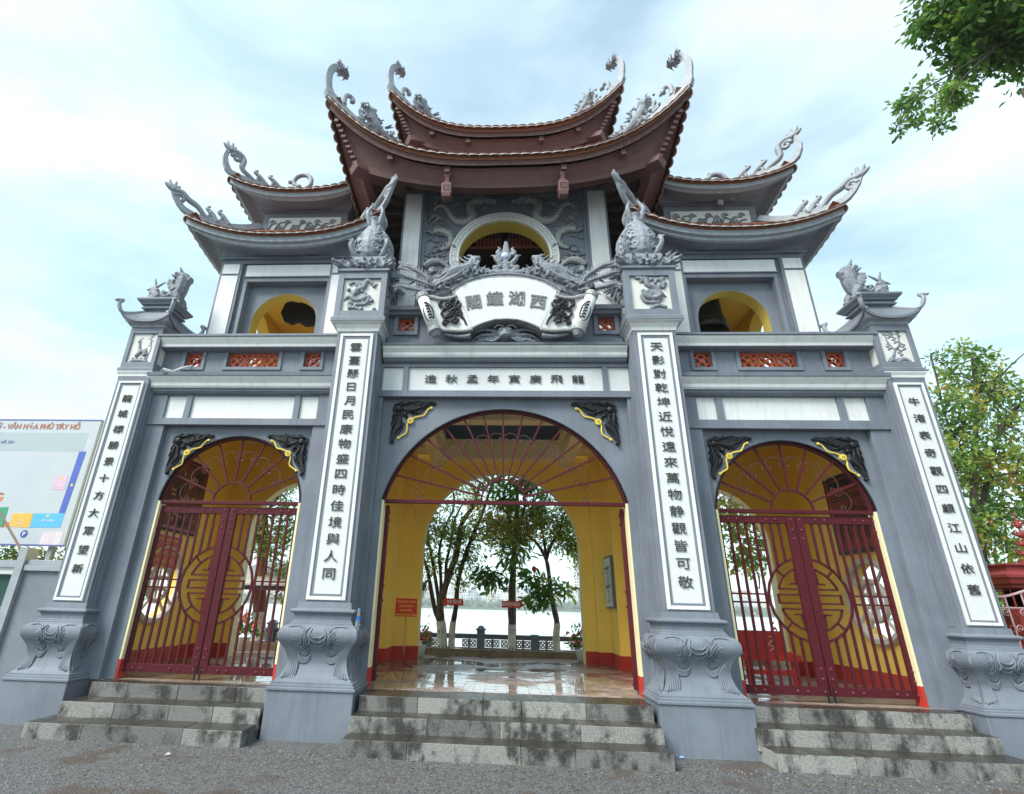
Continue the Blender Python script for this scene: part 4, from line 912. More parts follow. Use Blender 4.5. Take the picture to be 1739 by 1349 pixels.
    # openwork curls on the corners
    for (E_, SS, R_, cl, hs) in ((e, Sf, r, .78, .2), (eu, Su, ru, .95, .2)):
        for sx in (-1, 1):
            for sy in (-1, 1):
                if sx == -s and sy > 0: continue
                c = E_.P(0 if sy < 0 else 2, sx if sy < 0 else -sx); dg = Vector((sx, sy, 0))*.7071; Z = Vector((0, 0, 1)); base = c+Z*.08
                if E_ is e: tip = [base+dg*a+Z*b for a, b in ((.08, .05), (.18, .13), (.27, .24), (.33, .36))]
                else: tip = [base+dg*a+Z*b for a, b in ((.07, .07), (.14, .20), (.17, .34), (.16, .48), (.11, .58))]
                hip(SS, E_, R_, sx, sy, tip, 'hip_ridge', .045, .11)
                side, t = (0, sx) if sy < 0 else (2, -sx); Q = lambda s_, hh, a=0.: SS(side, t, s_)+Z*(.12+hh)-dg*a
                M = MB(); tp = tip[-1]
                for a, b in ((.16, .10), (.10, .20), (-.02, .22), (-.10, .14)): M.tube(cr([tp-dg*.02, tp+dg*a*.6+Z*b*.5, tp+dg*a+Z*b], 3), taper(7, .065, .02), 5)
                # rim scroll and inner volutes (plane of the hip)
                M.tube(cr([tp, tp-dg*.16+Z*.03, tp-dg*.30-Z*.06, Q(.10, .22), Q(.20, .10), Q(.26, .02)], 5), taper(26, .06, .065, .045, .5), 6)
                cc = tp-dg*.15-Z*.12
                M.tube([cc+dg*(.10*(1-.8*q/16)*cos(q*.5))+Z*(.10*(1-.8*q/16)*math.sin(q*.5)) for q in range(17)], taper(17, .05, .03), 5)
                for k, (sa, ra) in enumerate(((.30, .10), (.46, .075))):
                    c2 = Q(sa, .10); M.tube([c2+dg*(ra*(1-.75*q/16)*cos(q*.5+1))+Z*(ra*(1-.75*q/16)*math.sin(q*.5+1)) for q in range(17)], taper(17, .048, .028), 5)
                    M.tube(cr([Q(sa+.10, .0), Q(sa, .20), Q(sa-.05, .28, -.03), Q(sa-.02, .34, -.02)], 4), taper(13, .07, .02), 5)
                ob('corner_scroll', M, ornlt, R_, smooth=True)
    M = MB()     # S-shaped cloud finial on the front edge of the upper roof
    fx = cx-s*(-.02)+(-.16 if s > 0 else .16); fy = 1.05; fz = 9.82
    zt = W(512 if s < 0 else 1216, 308, 1.2); cxx, czz = zt.x, zt.z
    P = [(cxx+.27*cos(a)*q, 1.2, czz-.02+.27*math.sin(a)*q) for a, q in [(-2.4+i*.42, 1-.028*i) for i in range(18)]]
    M.tube([Vector(p) for p in P][::-1]+cr([P[0], (cxx-.05, 1.2, czz-.25), (cxx-.16, 1.2, czz-.42)], 4), .055, 6)
    for k in range(6): a = k*1.05; M.ell((cxx+.28*cos(a)*(.9 if a > 3 else .8), 1.2, czz-.02+.28*math.sin(a)*(.9 if a > 3 else .8)), (.05,)*3, 6, 4)
    M.tube(cr([(cxx+.05, 1.2, czz-.45), (cxx+.18, 1.2, czz-.3), (cxx+.24, 1.2, czz-.15)], 4), taper(9, .05, .02), 6); M.tube(cr([(cxx-.3, 1.2, czz-.46), (cxx, 1.2, czz-.40), (cxx+.3, 1.2, czz-.46)], 4), .05, 6)
    M.box(cxx-.05, cxx+.05, 1.17, 1.23, czz-.62, czz-.40)
    ob('cloud_finial', M, ornlt, ru, smooth=True)
pavilion(-1); pavilion(1)
# ================================================================ iron gates and fan grilles
GYI = .60
def shou(M, cx, cz, s, y):
    B = lambda a, b, w_=.024: M.bar((cx+s*a[0], y, cz+a[1]), (cx+s*b[0], y, cz+b[1]), w_, .03)
    for k in range(13):
        a0, a1 = pi/2+k*pi/13, pi/2+(k+1)*pi/13; B((-.0-.55*-cos(a0)*-1 if False else .55*cos(a0), .55*math.sin(a0)), (.55*cos(a1), .55*math.sin(a1)), .03)
    for v in (1, -1):
        arc = [(.42*cos(a), v*.42*math.sin(a)) for a in [math.radians(162-i*9) for i in range(7)]]
        for a, b in zip(arc, arc[1:]): B(a, b)
        B((-.40, v*.13), (-.06, v*.13)); e_ = arc[-1]; B(e_, (-.15, v*.20)); B((-.14, v*.20), (-.24, v*.20)); B((-.135, v*.29), (-.06, v*.29))
        B((-.42, v*.055), (-.06, v*.055)); B((.42*cos(math.radians(135)), v*.42*math.sin(math.radians(45))), (.55*cos(math.radians(135)), v*.55*math.sin(math.radians(45))))
    B((-.42, .067), (-.42, -.067))
def leaf_gate(cx, s, label, group):
    """one leaf; s=-1 left of the bay centre, +1 right"""
    e = empty('iron_gate_leaf', (cx+s*1.13, GYI, .5), label=label, cat='gate', group=group)
    z0, z1 = .58, 2.90; xo, xi = cx+s*1.135, cx+s*.008; mm = lambda a, b: (min(a, b), max(a, b))
    M = MB(); a, b = mm(xo, xo-s*.075); M.box(a, b, GYI-.03, GYI+.03, z0, z1); ob('outer_stile', M, iron, e, bevel=.004)
    M = MB(); a, b = mm(xi, xi+s*.115); M.box(a, b, GYI-.032, GYI+.03, z0, z1); ob('meeting_stile', M, iron, e, bevel=.004)
    a, b = mm(xo-s*.076, xi+s*.116)
    for nm, za, zb in (('top_rail', z1-.105, z1), ('bottom_rail', z0, z0+.105)): M = MB(); M.box(a, b, GYI-.028, GYI+.028, za, zb); ob(nm, M, iron, e, bevel=.004)
    for dz in (-.055, .055):
        M = MB(); M.bar((xo-s*.075, GYI, 1.76+dz), (cx+s*.54, GYI, 1.76+dz), .022); ob('cross_bar', M, iron, e)
    for i in range(7):
        x = xo-s*(.075+(i+1)*(.945/8)); d = abs(x-cx); M = MB()
        if d < .535:
            q = math.sqrt(.55**2-d*d); M.bar((x, GYI, z0+.1), (x, GYI, 1.76-q), .03, .03); M.bar((x, GYI, 1.76+q), (x, GYI, z1-.1), .03, .03)
        else: M.bar((x, GYI, z0+.1), (x, GYI, z1-.1), .03, .03)
        ob('bar', M, iron, e)
    M = MB(); shou(M, cx, 1.76, -s, GYI)
    M.v = M.v; ob('longevity_wheel', M, iron, e)
    rv = MB(); rv.ell((0, 0, 0), (.017, .014, .017), 8, 4); rm = mesh_of('rivet', rv, mat('rivet_iron', (.16, .04, .05), .35, .1, 10)); xs = [xo-s*.037, xo-s*.18, xo-s*.30, xo-s*.72, xo-s*.85, xi+s*.055]
    for x in xs:
        for z in (z0+.05, z1-.05): inst('rivet', rm, e, Matrix.Translation((x, GYI-.034, z)))
    for x in (xo-s*.037, xi+s*.055):
        for z in (z0+.2, z0+.32, z1-.2, z1-.32): inst('rivet', rm, e, Matrix.Translation((x, GYI-.034, z)))
    M = MB(); M.bar((xi+s*.03, GYI-.03, z0+.1), (xi+s*.03, GYI-.03, .49), .018); ob('drop_bolt', M, black, e); put(e)
for s_ in (-1, 1):
    sd1 = 'left' if s_ < 0 else 'right'; pic = 'in front of the red banner and round window' if s_ < 0 else 'in front of the red stand'
    leaf_gate(s_*BX, -1, 'left leaf of the closed dark red gate in the %s side arch' % sd1, 'iron gate leaves')
    leaf_gate(s_*BX, 1, 'right leaf of the closed dark red gate in the %s side arch' % sd1, 'iron gate leaves')
def fan(cx, half, zs, rise, nsp, ri, label, y=.57):
    e = empty('fan_grille', (cx, y, zs), label=label, cat='grille', group='dark red fan grilles in the arch heads')
    A = arc_pts(cx, half-.02, zs, rise-.02, 36); P = [(x, y, z) for x, z in A]
    M = MB(); 
    for a, b in zip(P, P[1:]): M.bar(a, b, .045, .06)
    ob('arch_bar', M, iron, e)
    M = MB(); 
    Ao = arc_pts(cx, half-.004, zs, rise-.004, 36)
    for a, b in zip(Ao, Ao[1:]): M.bar((a[0], .515, a[1]), (b[0], .515, b[1]), .02, .045)
    ob('arch_trim', M, black, e)
    M = MB(); M.box(cx-half+.01, cx+half-.01, y-.035, y+.03, zs-.055, zs+.0); ob('transom_bar', M, iron, e, bevel=.004)
    I = [(cx+ri*cos(pi-pi*i/18), y, zs+ri*math.sin(pi-pi*i/18)) for i in range(19)]; M = MB()
    for a, b in zip(I, I[1:]): M.bar(a, b, .026, .035)
    ob('inner_arc', M, iron, e)
    R = (half*half+rise*rise)/(2*rise); zc = zs+rise-R
    def hit(a):      # ray from the arc centre to the arch
        d = (cos(a), math.sin(a)); b_ = d[1]*(zs-zc); c_ = (zs-zc)**2-R*R; t = -b_+math.sqrt(b_*b_-c_); return t-.03
    for k in range(nsp):
        a = pi*(k+1)/(nsp+1); t = hit(a); M = MB(); M.bar((cx+ri*cos(a), y, zs+ri*math.sin(a)), (cx+t*cos(a), y, zs+t*math.sin(a)), .028, .03); ob('spoke', M, iron, e)
    for k in range(nsp+1):
        M = MB(); a = pi*(k+.5)/(nsp+1); rr = hit(a)*.72; da = pi/(nsp+1)*.5*rr
        cxx, czz = cx+rr*cos(a), zs+rr*math.sin(a); tx, tz = -math.sin(a), cos(a); rx, rz = cos(a), math.sin(a); L2 = da*.95
        def q(u, v): return (cxx+tx*u+rx*v, y, czz+tz*u+rz*v)
        pts = [q(L2*cos(g)*1.0, -.05+L2*.95*math.sin(g)) for g in [pi*i/12 for i in range(13)]]
        for sg in (1, -1):
            base = pts[0] if sg > 0 else pts[-1]; r_ = L2*.33; sp = [q(sg*(L2-r_+r_*(1-.7*i/12)*cos(-i*.5)), -.05+r_*(1-.7*i/12)*math.sin(-i*.5)) for i in range(13)]
            M.tube(sp, .0065, 4)
        M.tube(pts, .0065, 4); ob('scroll', M, ironthin, e)
    put(e)
fan(0, 1.86, 3.055, 1.475, 13, .335, 'wide dark red iron fan grille in the middle arch, thirteen spokes')
fan(-BX, 1.14, 2.99, 1.05, 7, .30, 'small iron fan grille above the left gate leaves, seven spokes')
fan(BX, 1.14, 2.99, 1.05, 7, .30, 'small iron fan grille above the right gate leaves, seven spokes')
for s_ in (-1, 1):     # opened leaves of the middle gate, folded back against the passage walls
    e = empty('iron_gate_leaf', (s_*1.81, .66, .5), label='opened %s leaf of the middle gate, folded back and seen edge-on' % ('left' if s_ < 0 else 'right'), cat='gate', group='opened middle gate leaves')
    X = lambda u: s_*(1.80+.10*u); Yy = lambda u: .66+1.6*u
    def pl(u0, u1, z0, z1, th=.03): 
        M = MB(); a, b = Vector((X(u0), Yy(u0), 0)), Vector((X(u1), Yy(u1), 0)); d = (b-a).normalized(); n_ = Vector((-d.y, d.x, 0))*th
        M.add([a+n_+Vector((0, 0, z0)), b+n_+Vector((0, 0, z0)), b-n_+Vector((0, 0, z0)), a-n_+Vector((0, 0, z0)), a+n_+Vector((0, 0, z1)), b+n_+Vector((0, 0, z1)), b-n_+Vector((0, 0, z1)), a-n_+Vector((0, 0, z1))], [(0, 1, 2, 3), (7, 6, 5, 4), (0, 4, 5, 1), (1, 5, 6, 2), (2, 6, 7, 3), (3, 7, 4, 0)]); return M
    ob('outer_stile', pl(0, .05, .56, 2.98), iron, e); 
    M = MB(); 
    for z in (.62, .75, 1.6, 1.8, 2.75, 2.88): M.tube([(s_*1.755, .70, z), (s_*1.79, .70, z)], .015, 6)
    ob('rivet', M, iron, e, kind='stuff'); put(e)

# ================================================================ bats
Z5 = lambda x, y: (270+x*.10381, 720+y*.10381)
BATO = [(820, 130), (760, 100), (640, 112), (565, 95), (520, 128), (435, 100), (395, 128), (320, 98), (240, 128), (180, 150), (152, 240), (165, 290), (120, 350), (128, 392), (85, 460), (92, 520), (50, 620), (24, 700), (40, 760), (84, 745), (82, 705), (130, 640), (230, 560), (300, 440), (268, 432), (250, 400), (262, 350), (290, 315), (325, 372), (352, 380), (368, 340), (350, 290), (400, 262), (432, 312), (540, 300), (620, 240), (720, 165), (790, 165), (826, 150)]
ox = W(*Z5(215, 160), .47)
def bat(x, z, sc, flip, label):
    T = lambda p: ((W(*Z5(*p), .47).x-ox.x)*sc*(-1 if flip else 1)+x, (W(*Z5(*p), .47).z-ox.z)*sc+z)
    e = empty('bat_relief', (x, .5, z), label=label, cat='relief', group='black bats with gold ribbons in the arch corners')
    y0 = .499; M = MB(); P = [T(p) for p in BATO]; c = T((230, 200)); n = len(P)
    # shallow domed wing skin: outline at the wall, ridge lines proud of it
    M.prism(P if not flip else P[::-1], y0-.03, y0)
    w_ = ob('wing', M, black, e, bevel=.004)
    R = MB()
    for a, b in (((215, 165), (565, 97)), ((225, 175), (435, 102)), ((240, 190), (530, 290)), ((400, 255), (780, 120)), ((215, 165), (320, 100)), ((210, 200), (154, 240)), ((210, 215), (122, 350)), ((215, 230), (88, 460)), ((225, 240), (52, 620)), ((235, 240), (240, 540)), ((420, 290), (640, 115)), ((440, 300), (520, 130)), ((270, 400), (130, 600)), ((265, 300), (170, 290))):
        m_ = ((a[0]+b[0])/2+12, (a[1]+b[1])/2+14); R.tube([(T(a)[0], y0-.034, T(a)[1]), (T(m_)[0], y0-.05, T(m_)[1]), (T(b)[0], y0-.032, T(b)[1])], [.014*sc, .013*sc, .006*sc], 5)
    hx = T((330, 320)); bx = T((250, 220))
    R.ell((bx[0], y0-.04, bx[1]), (.06*sc, .035, .06*sc), 8, 5); R.ell((hx[0], y0-.045, hx[1]), (.032*sc, .03, .036*sc), 8, 5)
    for q in ((300, 285), (350, 300)): t_ = T(q); R.tube([(t_[0], y0-.04, t_[1]), (t_[0], y0-.05, t_[1]+.03*sc)], [.012*sc, .004], 5)
    for q in ((800, 140), (55, 735)): t_ = T(q); R.ell((t_[0], y0-.03, t_[1]), (.03*sc, .03, .03*sc), 8, 5)
    ob('wing_rib', R, black, e, smooth=True)
    G = MB(); rb = [(740, 205), (690, 225), (640, 285), (600, 325), (500, 345), (440, 370), (390, 408), (335, 460), (318, 540), (290, 600), (220, 640), (160, 675)]
    G.tube(cr([(T(p)[0], y0-.022, T(p)[1]) for p in rb], 3), .012*sc, 6); ct = T((390, 408)); G.tube([(ct[0], y0-.045, ct[1]), (ct[0], y0, ct[1])], .047*sc, 14)
    for p in ((740, 205), (160, 675)): t_ = T(p); G.ell((t_[0], y0-.022, t_[1]), (.024*sc, .014, .022*sc), 8, 5)
    ob('gold_ribbon', G, gold, e); K = MB(); K.tube([(ct[0]+.02*sc*cos(i*pi/6), y0-.05, ct[1]+.02*sc*math.sin(i*pi/6)) for i in range(13)], .004, 4, cap=False); ob('coin_rim', K, mat('gold_dark', (.3, .2, .02), .5, .05, 4), e)  # coin rim in a darker gold than the ribbon
    put(e)
for bx_, z_, sc_, nm in ((-BX, 4.00, 1.0, 'left side arch'), (0, 4.585, 1.06, 'middle arch'), (BX, 4.03, 1.0, 'right side arch')):
    hw_ = 1.08 if bx_ else 1.76
    bat(bx_-hw_, z_, sc_, False, 'black bat with gold ribbon and coin, upper left corner of the %s' % nm); bat(bx_+hw_, z_, sc_, True, 'black bat with gold ribbon and coin, upper right corner of the %s' % nm)

# ================================================================ scroll-shaped name board over the middle arch
zz = lambda x, y: (700+x/5.434, 440+y/5.434)
def F(x, y, Y=.10): p = W(*zz(x, y), Y); return p
cxs = F(866, 138).x
sg = empty('scroll_board', (cxs, .3, 5.59), label='white fan and scroll shaped name board with four dark seal characters over the middle arch', cat='name board')
def poly(points, Y0, Y1, m_, nm, mir=False, par=sg, bevel=.006, **kw):
    P = [(F(*p).x, F(*p).z) for p in points]
    if mir: P = [(2*cxs-x, z) for x, z in P][::-1]
    M = MB(); M.prism(P, Y0, Y1); return ob(nm, M, m_, par, bevel=bevel, **kw)
top = [(360, 290), (420, 245), (500, 203), (590, 174), (680, 153), (770, 142), (866, 138)]; bot = [(866, 555), (760, 560), (660, 590), (590, 620), (535, 650)]
half_in = [(395, 302), (450, 262), (520, 226), (600, 198), (690, 180), (780, 172), (866, 170)]; half_b = [(866, 580), (770, 585), (680, 608), (600, 632), (548, 648)]
mirp = lambda L_: [(2*866-x, y) for x, y in L_]
poly(top+mirp(top)[::-1][1:]+mirp(bot)[::-1]+bot[1:], .10, .36, mosaic, 'mosaic_border')
inn = half_in+mirp(half_in)[::-1][1:]+mirp([(866, 552), (770, 557), (680, 580), (600, 608), (548, 636)])[::-1]+[(770, 557), (680, 580), (600, 608), (548, 636)]
poly(inn, .085, .11, white, 'white_field')
for line, rr in ((top, .016), (half_in, .009)):
    M = MB(); P = [F(*p) for p in line+mirp(line)[::-1][1:]]; M.tube([(p.x, .09, p.z) for p in P], rr, 6); ob('border_bead', M, ornlt, sg)
M = MB(); P = [F(*p) for p in bot[::-1]+mirp(bot)[1:]]; M.tube([(p.x, .09, p.z) for p in P], .012, 6); ob('border_bead', M, ornlt, sg)
for ch, x, y, a in (('閣', 565, 400, .17), ('鐘', 760, 362, .05), ('湖', 962, 362, -.05), ('西', 1160, 398, -.17)):
    p = F(x, y, .08); t_ = text(ch, mat('seal_grey', (.15, .15, .15), .5, .1, 20), .285, sg, Matrix.Translation((p.x, .078, p.z)) @ Matrix.Rotation(a, 4, 'Y').inverted() @ Matrix.Rotation(pi/2, 4, 'X'), .010, .006, sx=1.0)
for mir in (False, True):
    sxx = -1 if mir else 1; MX = (lambda M: M.mirx(cxs)) if mir else (lambda M: M)
    # unrolled flap with a soft bow, rolled cylinder at its outer side
    tl, tr, br, bl = F(160, 385), F(425, 360), F(548, 640), F(255, 655); M = MB(); G = []
    for i in range(9):
        u = i/8; a = tl.lerp(tr, u); b = bl.lerp(br, u); d = .055*math.sin(pi*u); G.append([(a.x, .06+d*.6, a.z-d*.7), (b.x, .06+d*.6, b.z-d*.5)])
    M.grid(G); G2 = [[(x, y+.03, z) for x, y, z in r_] for r_ in G][::-1]; M.grid(G2); M.grid([[g_[0], (g_[0][0], .3, g_[0][2])] for g_ in G]); ob('scroll_flap', MX(M), whitesm, sg, smooth=False)
    ta, ba = F(105, 385), F(205, 665); M = MB(); M.tube([(ta.x, .03, ta.z), (ba.x, .03, ba.z)], .098, 16); ob('scroll_roll', MX(M), whitesm, sg, smooth=True)
    for (pa, pb, r_, nm, mm_) in ((F(92, 350), F(107, 388), .112, 'roll_band', mosaic), (F(203, 660), F(217, 695), .112, 'roll_band', mosaic), (F(217, 695), F(226, 738), .100, 'roll_end', orn)):
        M = MB(); M.tube([(pa.x, .03, pa.z), (pb.x, .03, pb.z)], [r_, r_*(.55 if nm == 'roll_end' else 1)], 16); ob(nm, MX(M), mm_, sg, smooth=False, bevel=.008)
    M = MB(); tb = cr([F(120, 360)+Vector((0, 0, .0)), F(200, 368), F(270, 385), F(350, 378), F(415, 355)], 4); M.tube([(p.x, .055, p.z) for p in tb], .036, 6); ob('flap_band', MX(M), mosaic, sg, smooth=True)
    M = MB(); tb = cr([F(260, 668), F(330, 672), F(400, 678), F(480, 676), F(560, 664)], 4); M.tube([(p.x, .055, p.z) for p in tb], .034, 6); ob('flap_band', MX(M), mosaic, sg, smooth=True)
    M = MB(); tb = cr([F(300, 695), F(390, 712), F(480, 716), F(540, 706)], 5); M.tube([(p.x, .10, p.z) for p in tb], taper(16, .02, .052), 8); ob('rolled_edge', MX(M), orn, sg, smooth=True)
    # black scrollwork on the flap and the oval medallion on the roll
    M = MB(); rng = random.Random(4)
    for P_ in ([(270, 400), (255, 440), (290, 470), (275, 520), (300, 560), (285, 610), (320, 625)], [(380, 380), (345, 420), (395, 460), (350, 500), (400, 540), (360, 590), (420, 610)], [(430, 400), (400, 440), (440, 480), (455, 540), (480, 570), (500, 620)], [(290, 480), (340, 470), (370, 440)], [(300, 560), (340, 550), (380, 520)], [(400, 480), (440, 450), (450, 420)]):
        M.tube([(p.x, .052, p.z) for p in cr([F(*q) for q in P_], 4)], taper((len(P_)-1)*4+1, .034, .016), 5)
    for c in ((330, 440), (385, 500), (340, 545), (400, 590), (430, 520), (310, 600), (370, 410)): p = F(*c); swirl(M, (p.x, p.z), .055, .05, 1, .026, 1.2)
    ob('black_scrollwork', MX(M), black, sg, smooth=True)
    M = MB()
    for g_ in range(6): a = F(140-18+g_*9, 455+g_*28); b = F(140+22+g_*9, 470+g_*24); M.tube([(a.x, -.075, a.z), ((a.x+b.x)/2, -.085, (a.z+b.z)/2+.015), (b.x, -.075, b.z)], .012, 5)
    c0, c1 = F(140, 455), F(185, 620); ax = (c1-c0); ln = ax.length/2; ctr = (c0+c1)/2; d_ = ax.normalized(); n_ = Vector((-d_.z, 0, d_.x))
    M.tube([ctr+d_*ln*cos(i*pi/10)+n_*.075*math.sin(i*pi/10)+Vector((0, -(.16)*1.0+.02*abs(math.sin(i*pi/10)), 0)) for i in range(21)], .012, 5, cap=False)
    ob('oval_medallion', MX(M), black, sg, smooth=True)
# lion mask and ribbons under the fan
poly([(575, 655), (700, 610), (866, 590)]+mirp([(700, 610), (575, 655)])+[(1150, 690), (1135, 745), (1100, 770), (960, 765), (866, 768), (770, 765), (630, 770), (590, 745), (578, 690)], .33, .42, orn, 'mask_ground')
M = MB(); c = F(860, 655); cz_ = c.z; rr = random.Random(2)
for k in range(70):
    q = rr.choice((-1, 1)); u = rr.uniform(.12, .50); v = rr.uniform(-.17, .06-.12*u); p0 = Vector((c.x+q*u, .32, cz_+v)); M.tube(cr([p0, p0+Vector((q*.05, -.03, -.02)), p0+Vector((q*.09, 0, -.06))], 3), taper(7, .020, .007), 5)
M.ell((c.x, .30, cz_+.02), (.17, .14, .14), 12, 8); M.ell((c.x, .18, cz_-.06), (.10, .09, .06), 10, 6); M.ell((c.x, .15, cz_-.01), (.045, .05, .04), 8, 5)
for q in (-1, 1):
    M.ell((c.x+q*.075, .19, cz_+.06), (.035, .035, .03), 8, 5); M.tube(cr([(c.x+q*.03, .17, cz_+.11), (c.x+q*.12, .17, cz_+.13), (c.x+q*.19, .2, cz_+.08)], 4), .018, 5)
    for k in range(3): p0 = (c.x+q*.14, .28, cz_+.07-.07*k); M.tube(cr([p0, (c.x+q*(.35+.04*k), .26, cz_+.09-.10*k), (c.x+q*(.52-.02*k), .26, cz_+.03-.10*k)], 4), taper(9, .04, .012), 5)
    for k in range(6): p0 = Vector((c.x+q*(.22+.045*k), .3, cz_-.10)); M.tube(cr([p0, p0+Vector((q*.06, -.03, -.05)), p0+Vector((q*.03, 0, -.13))], 4), taper(9, .026, .008), 5)
    M.tube(cr([(c.x+q*.10, .17, cz_-.10), (c.x+q*.2, .2, cz_-.15), (c.x+q*.33, .22, cz_-.12)], 4), .02, 5)
ob('lion_mask', M, orn, sg, remesh=.012); put(sg)
# flaming pearl
z4 = lambda x, y: (760+x/8.695, 340+y/8.695)
def G4(x, y, Y=.15): return W(*z4(x, y), Y)
pe = empty('flaming_pearl', (G4(848, 1080).x, .15, G4(848, 1080).z), label='flaming pearl with blue and white centre on top of the scroll board', cat='ornament')
M = MB()
for P_, r_ in (([(848, 800), (845, 720), (848, 600)], .05), ([(770, 830), (740, 780), (775, 730), (735, 690)], .05), ([(770, 930), (720, 880), (690, 830), (630, 825)], .05), ([(790, 800), (800, 770)], .03)):
    for q in (-1, 1): M.tube([Vector(((p.x-cxs)*q+cxs, p.y, p.z)) for p in cr([G4(*w_) for w_ in P_], 4)], taper((len(P_)-1)*4+1, r_, r_*.85, r_*.1, .45), 6)
for P_ in ([(850, 880), (850, 1000), (850, 1085)], [(850, 1050), (760, 1050), (690, 1000), (710, 990)], [(850, 940), (780, 950), (750, 930)], [(700, 1070), (640, 1060), (610, 1070), (595, 1020)], [(850, 1075), (700, 1078), (600, 1082)], [(800, 980), (740, 1000), (690, 985)]):
    for q in (-1, 1): M.tube([Vector(((p.x-cxs)*q+cxs, p.y, p.z)) for p in cr([G4(*w_) for w_ in P_], 4)], .042, 6)
c = G4(848, 835); M.tube([c+Vector((.095*cos(i*pi/9), -.02, .085*math.sin(i*pi/9))) for i in range(19)], .022, 6, cap=False)
ob('flame', M, orn, pe, remesh=.012); M = MB(); M.ell(c+Vector((0, -.02, 0)), (.075, .05, .068), 16, 10); ob('pearl', M, mat('porcelain', (.75, .8, .9), .15, .1, 30, col2=(.22, .34, .68)), pe, smooth=True); put(pe)
# phoenix pair
def phoenix(flip, label):
    e = empty('phoenix_figure', ((cxs-.95) if not flip else cxs+.95, .15, 6.6), label=label, cat='sculpture', group='phoenixes flanking the flaming pearl')
    z3 = lambda x, y, Y=.12: W(560+x*.22239, 300+y*.22239, Y)
    M = MB(); p3 = lambda L_, Y=.12: [z3(*q, Y) for q in L_]
    M.tube(cr(p3([(1150, 625), (1100, 640), (1070, 690), (1010, 720), (940, 740), (880, 800), (800, 830), (740, 850)]), 4), taper(29, .045, .13, .08, .5), 8)   # neck + body
    M.tube(cr(p3([(1155, 640), (1110, 622), (1080, 630)]), 3), [.012, .03, .04, .045, .045, .04, .03], 6); h = z3(1100, 630); M.ell(h, (.07, .06, .055), 8, 6)
    for k, (a, b) in enumerate((((1085, 610), (1050, 600)), ((1075, 640), (1020, 605)), ((1050, 660), (985, 610)), ((1030, 680), (960, 640)), ((1000, 700), (935, 650)), ((960, 715), (915, 660)), ((925, 730), (880, 690)))): M.tube(cr([z3(*a), z3((a[0]+b[0])/2-10, (a[1]+b[1])/2), z3(*b)]), taper(13, .032, .008), 5)
    for k in range(9): a = (1060-k*30, 715+k*8); M.tube(cr(p3([a, (a[0]-45, a[1]+40), (a[0]-95, a[1]+50)], .06)), taper(13, .035, .01), 5)
    for c, r_ in (((1130, 730), .07), ((1060, 770), .06), ((900, 810), .07), ((700, 780), .08), ((860, 880), .055), ((1180, 740), .05), ((980, 790), .06), ((1010, 750), .06), ((940, 850), .05), ((750, 880), .06), ((690, 890), .05), ((820, 900), .05), ((1170, 720), .045), ((780, 720), .05)):
        p = z3(*c); cloud(M, (p.x, p.z), r_*1.5, .10)
    rr = random.Random(6)
    for k in range(46):
        u = rr.random(); a = (1150-440*u+rr.uniform(-30, 30), 700+170*u+rr.uniform(-50, 50)); p = z3(*a, .08); d = Vector((rr.uniform(-1, .4), -.3, rr.uniform(-.5, 1))).normalized(); M.tube(cr([p, p+d*.07, p+d*.12+Vector((.03, 0, .03))], 2), taper(5, .035, .009), 5)
    M.tube(cr(p3([(1200, 745), (1100, 765), (1000, 810), (900, 880), (760, 915), (670, 905)], .14)), .05, 6)
    M.tube(cr(p3([(1150, 755), (1050, 790), (950, 850), (850, 890)], .16)), .07, 6)
    b_ = ob('body', M, orn, e, remesh=.0125)
    for P_ in ([(780, 830), (740, 770), (650, 710), (600, 690), (535, 680)], [(800, 840), (700, 800), (600, 770), (540, 750), (480, 750)], [(780, 870), (700, 870), (600, 850), (540, 835), (495, 850)], [(1040, 700), (960, 760), (880, 800), (800, 830)], [(960, 690), (880, 740), (820, 780)]):
        T_ = MB(); C = cr(p3(P_, .04), 5); T_.tube(C, taper(len(C), .024, .040, .018, .5), 6)
        for i in range(2, len(C)-1):
            t = (C[i+1]-C[i-1]).normalized(); n_ = Vector((-t.z, 0, t.x))
            for q in (-1, 1): T_.tube([C[i], C[i]+n_*q*.085+t*.07], [.020, .005], 4)
        ob('tail_plume', T_, orn, e, smooth=True)
    if flip:
        for o in [*e.children]:
            o.data.transform(Matrix.Translation((2*cxs, 0, 0)) @ Matrix.Diagonal((-1, 1, 1, 1))); o.data.flip_normals()
    put(e)
phoenix(False, 'phoenix with sweeping tail plumes left of the pearl'); phoenix(True, 'phoenix with sweeping tail plumes right of the pearl')
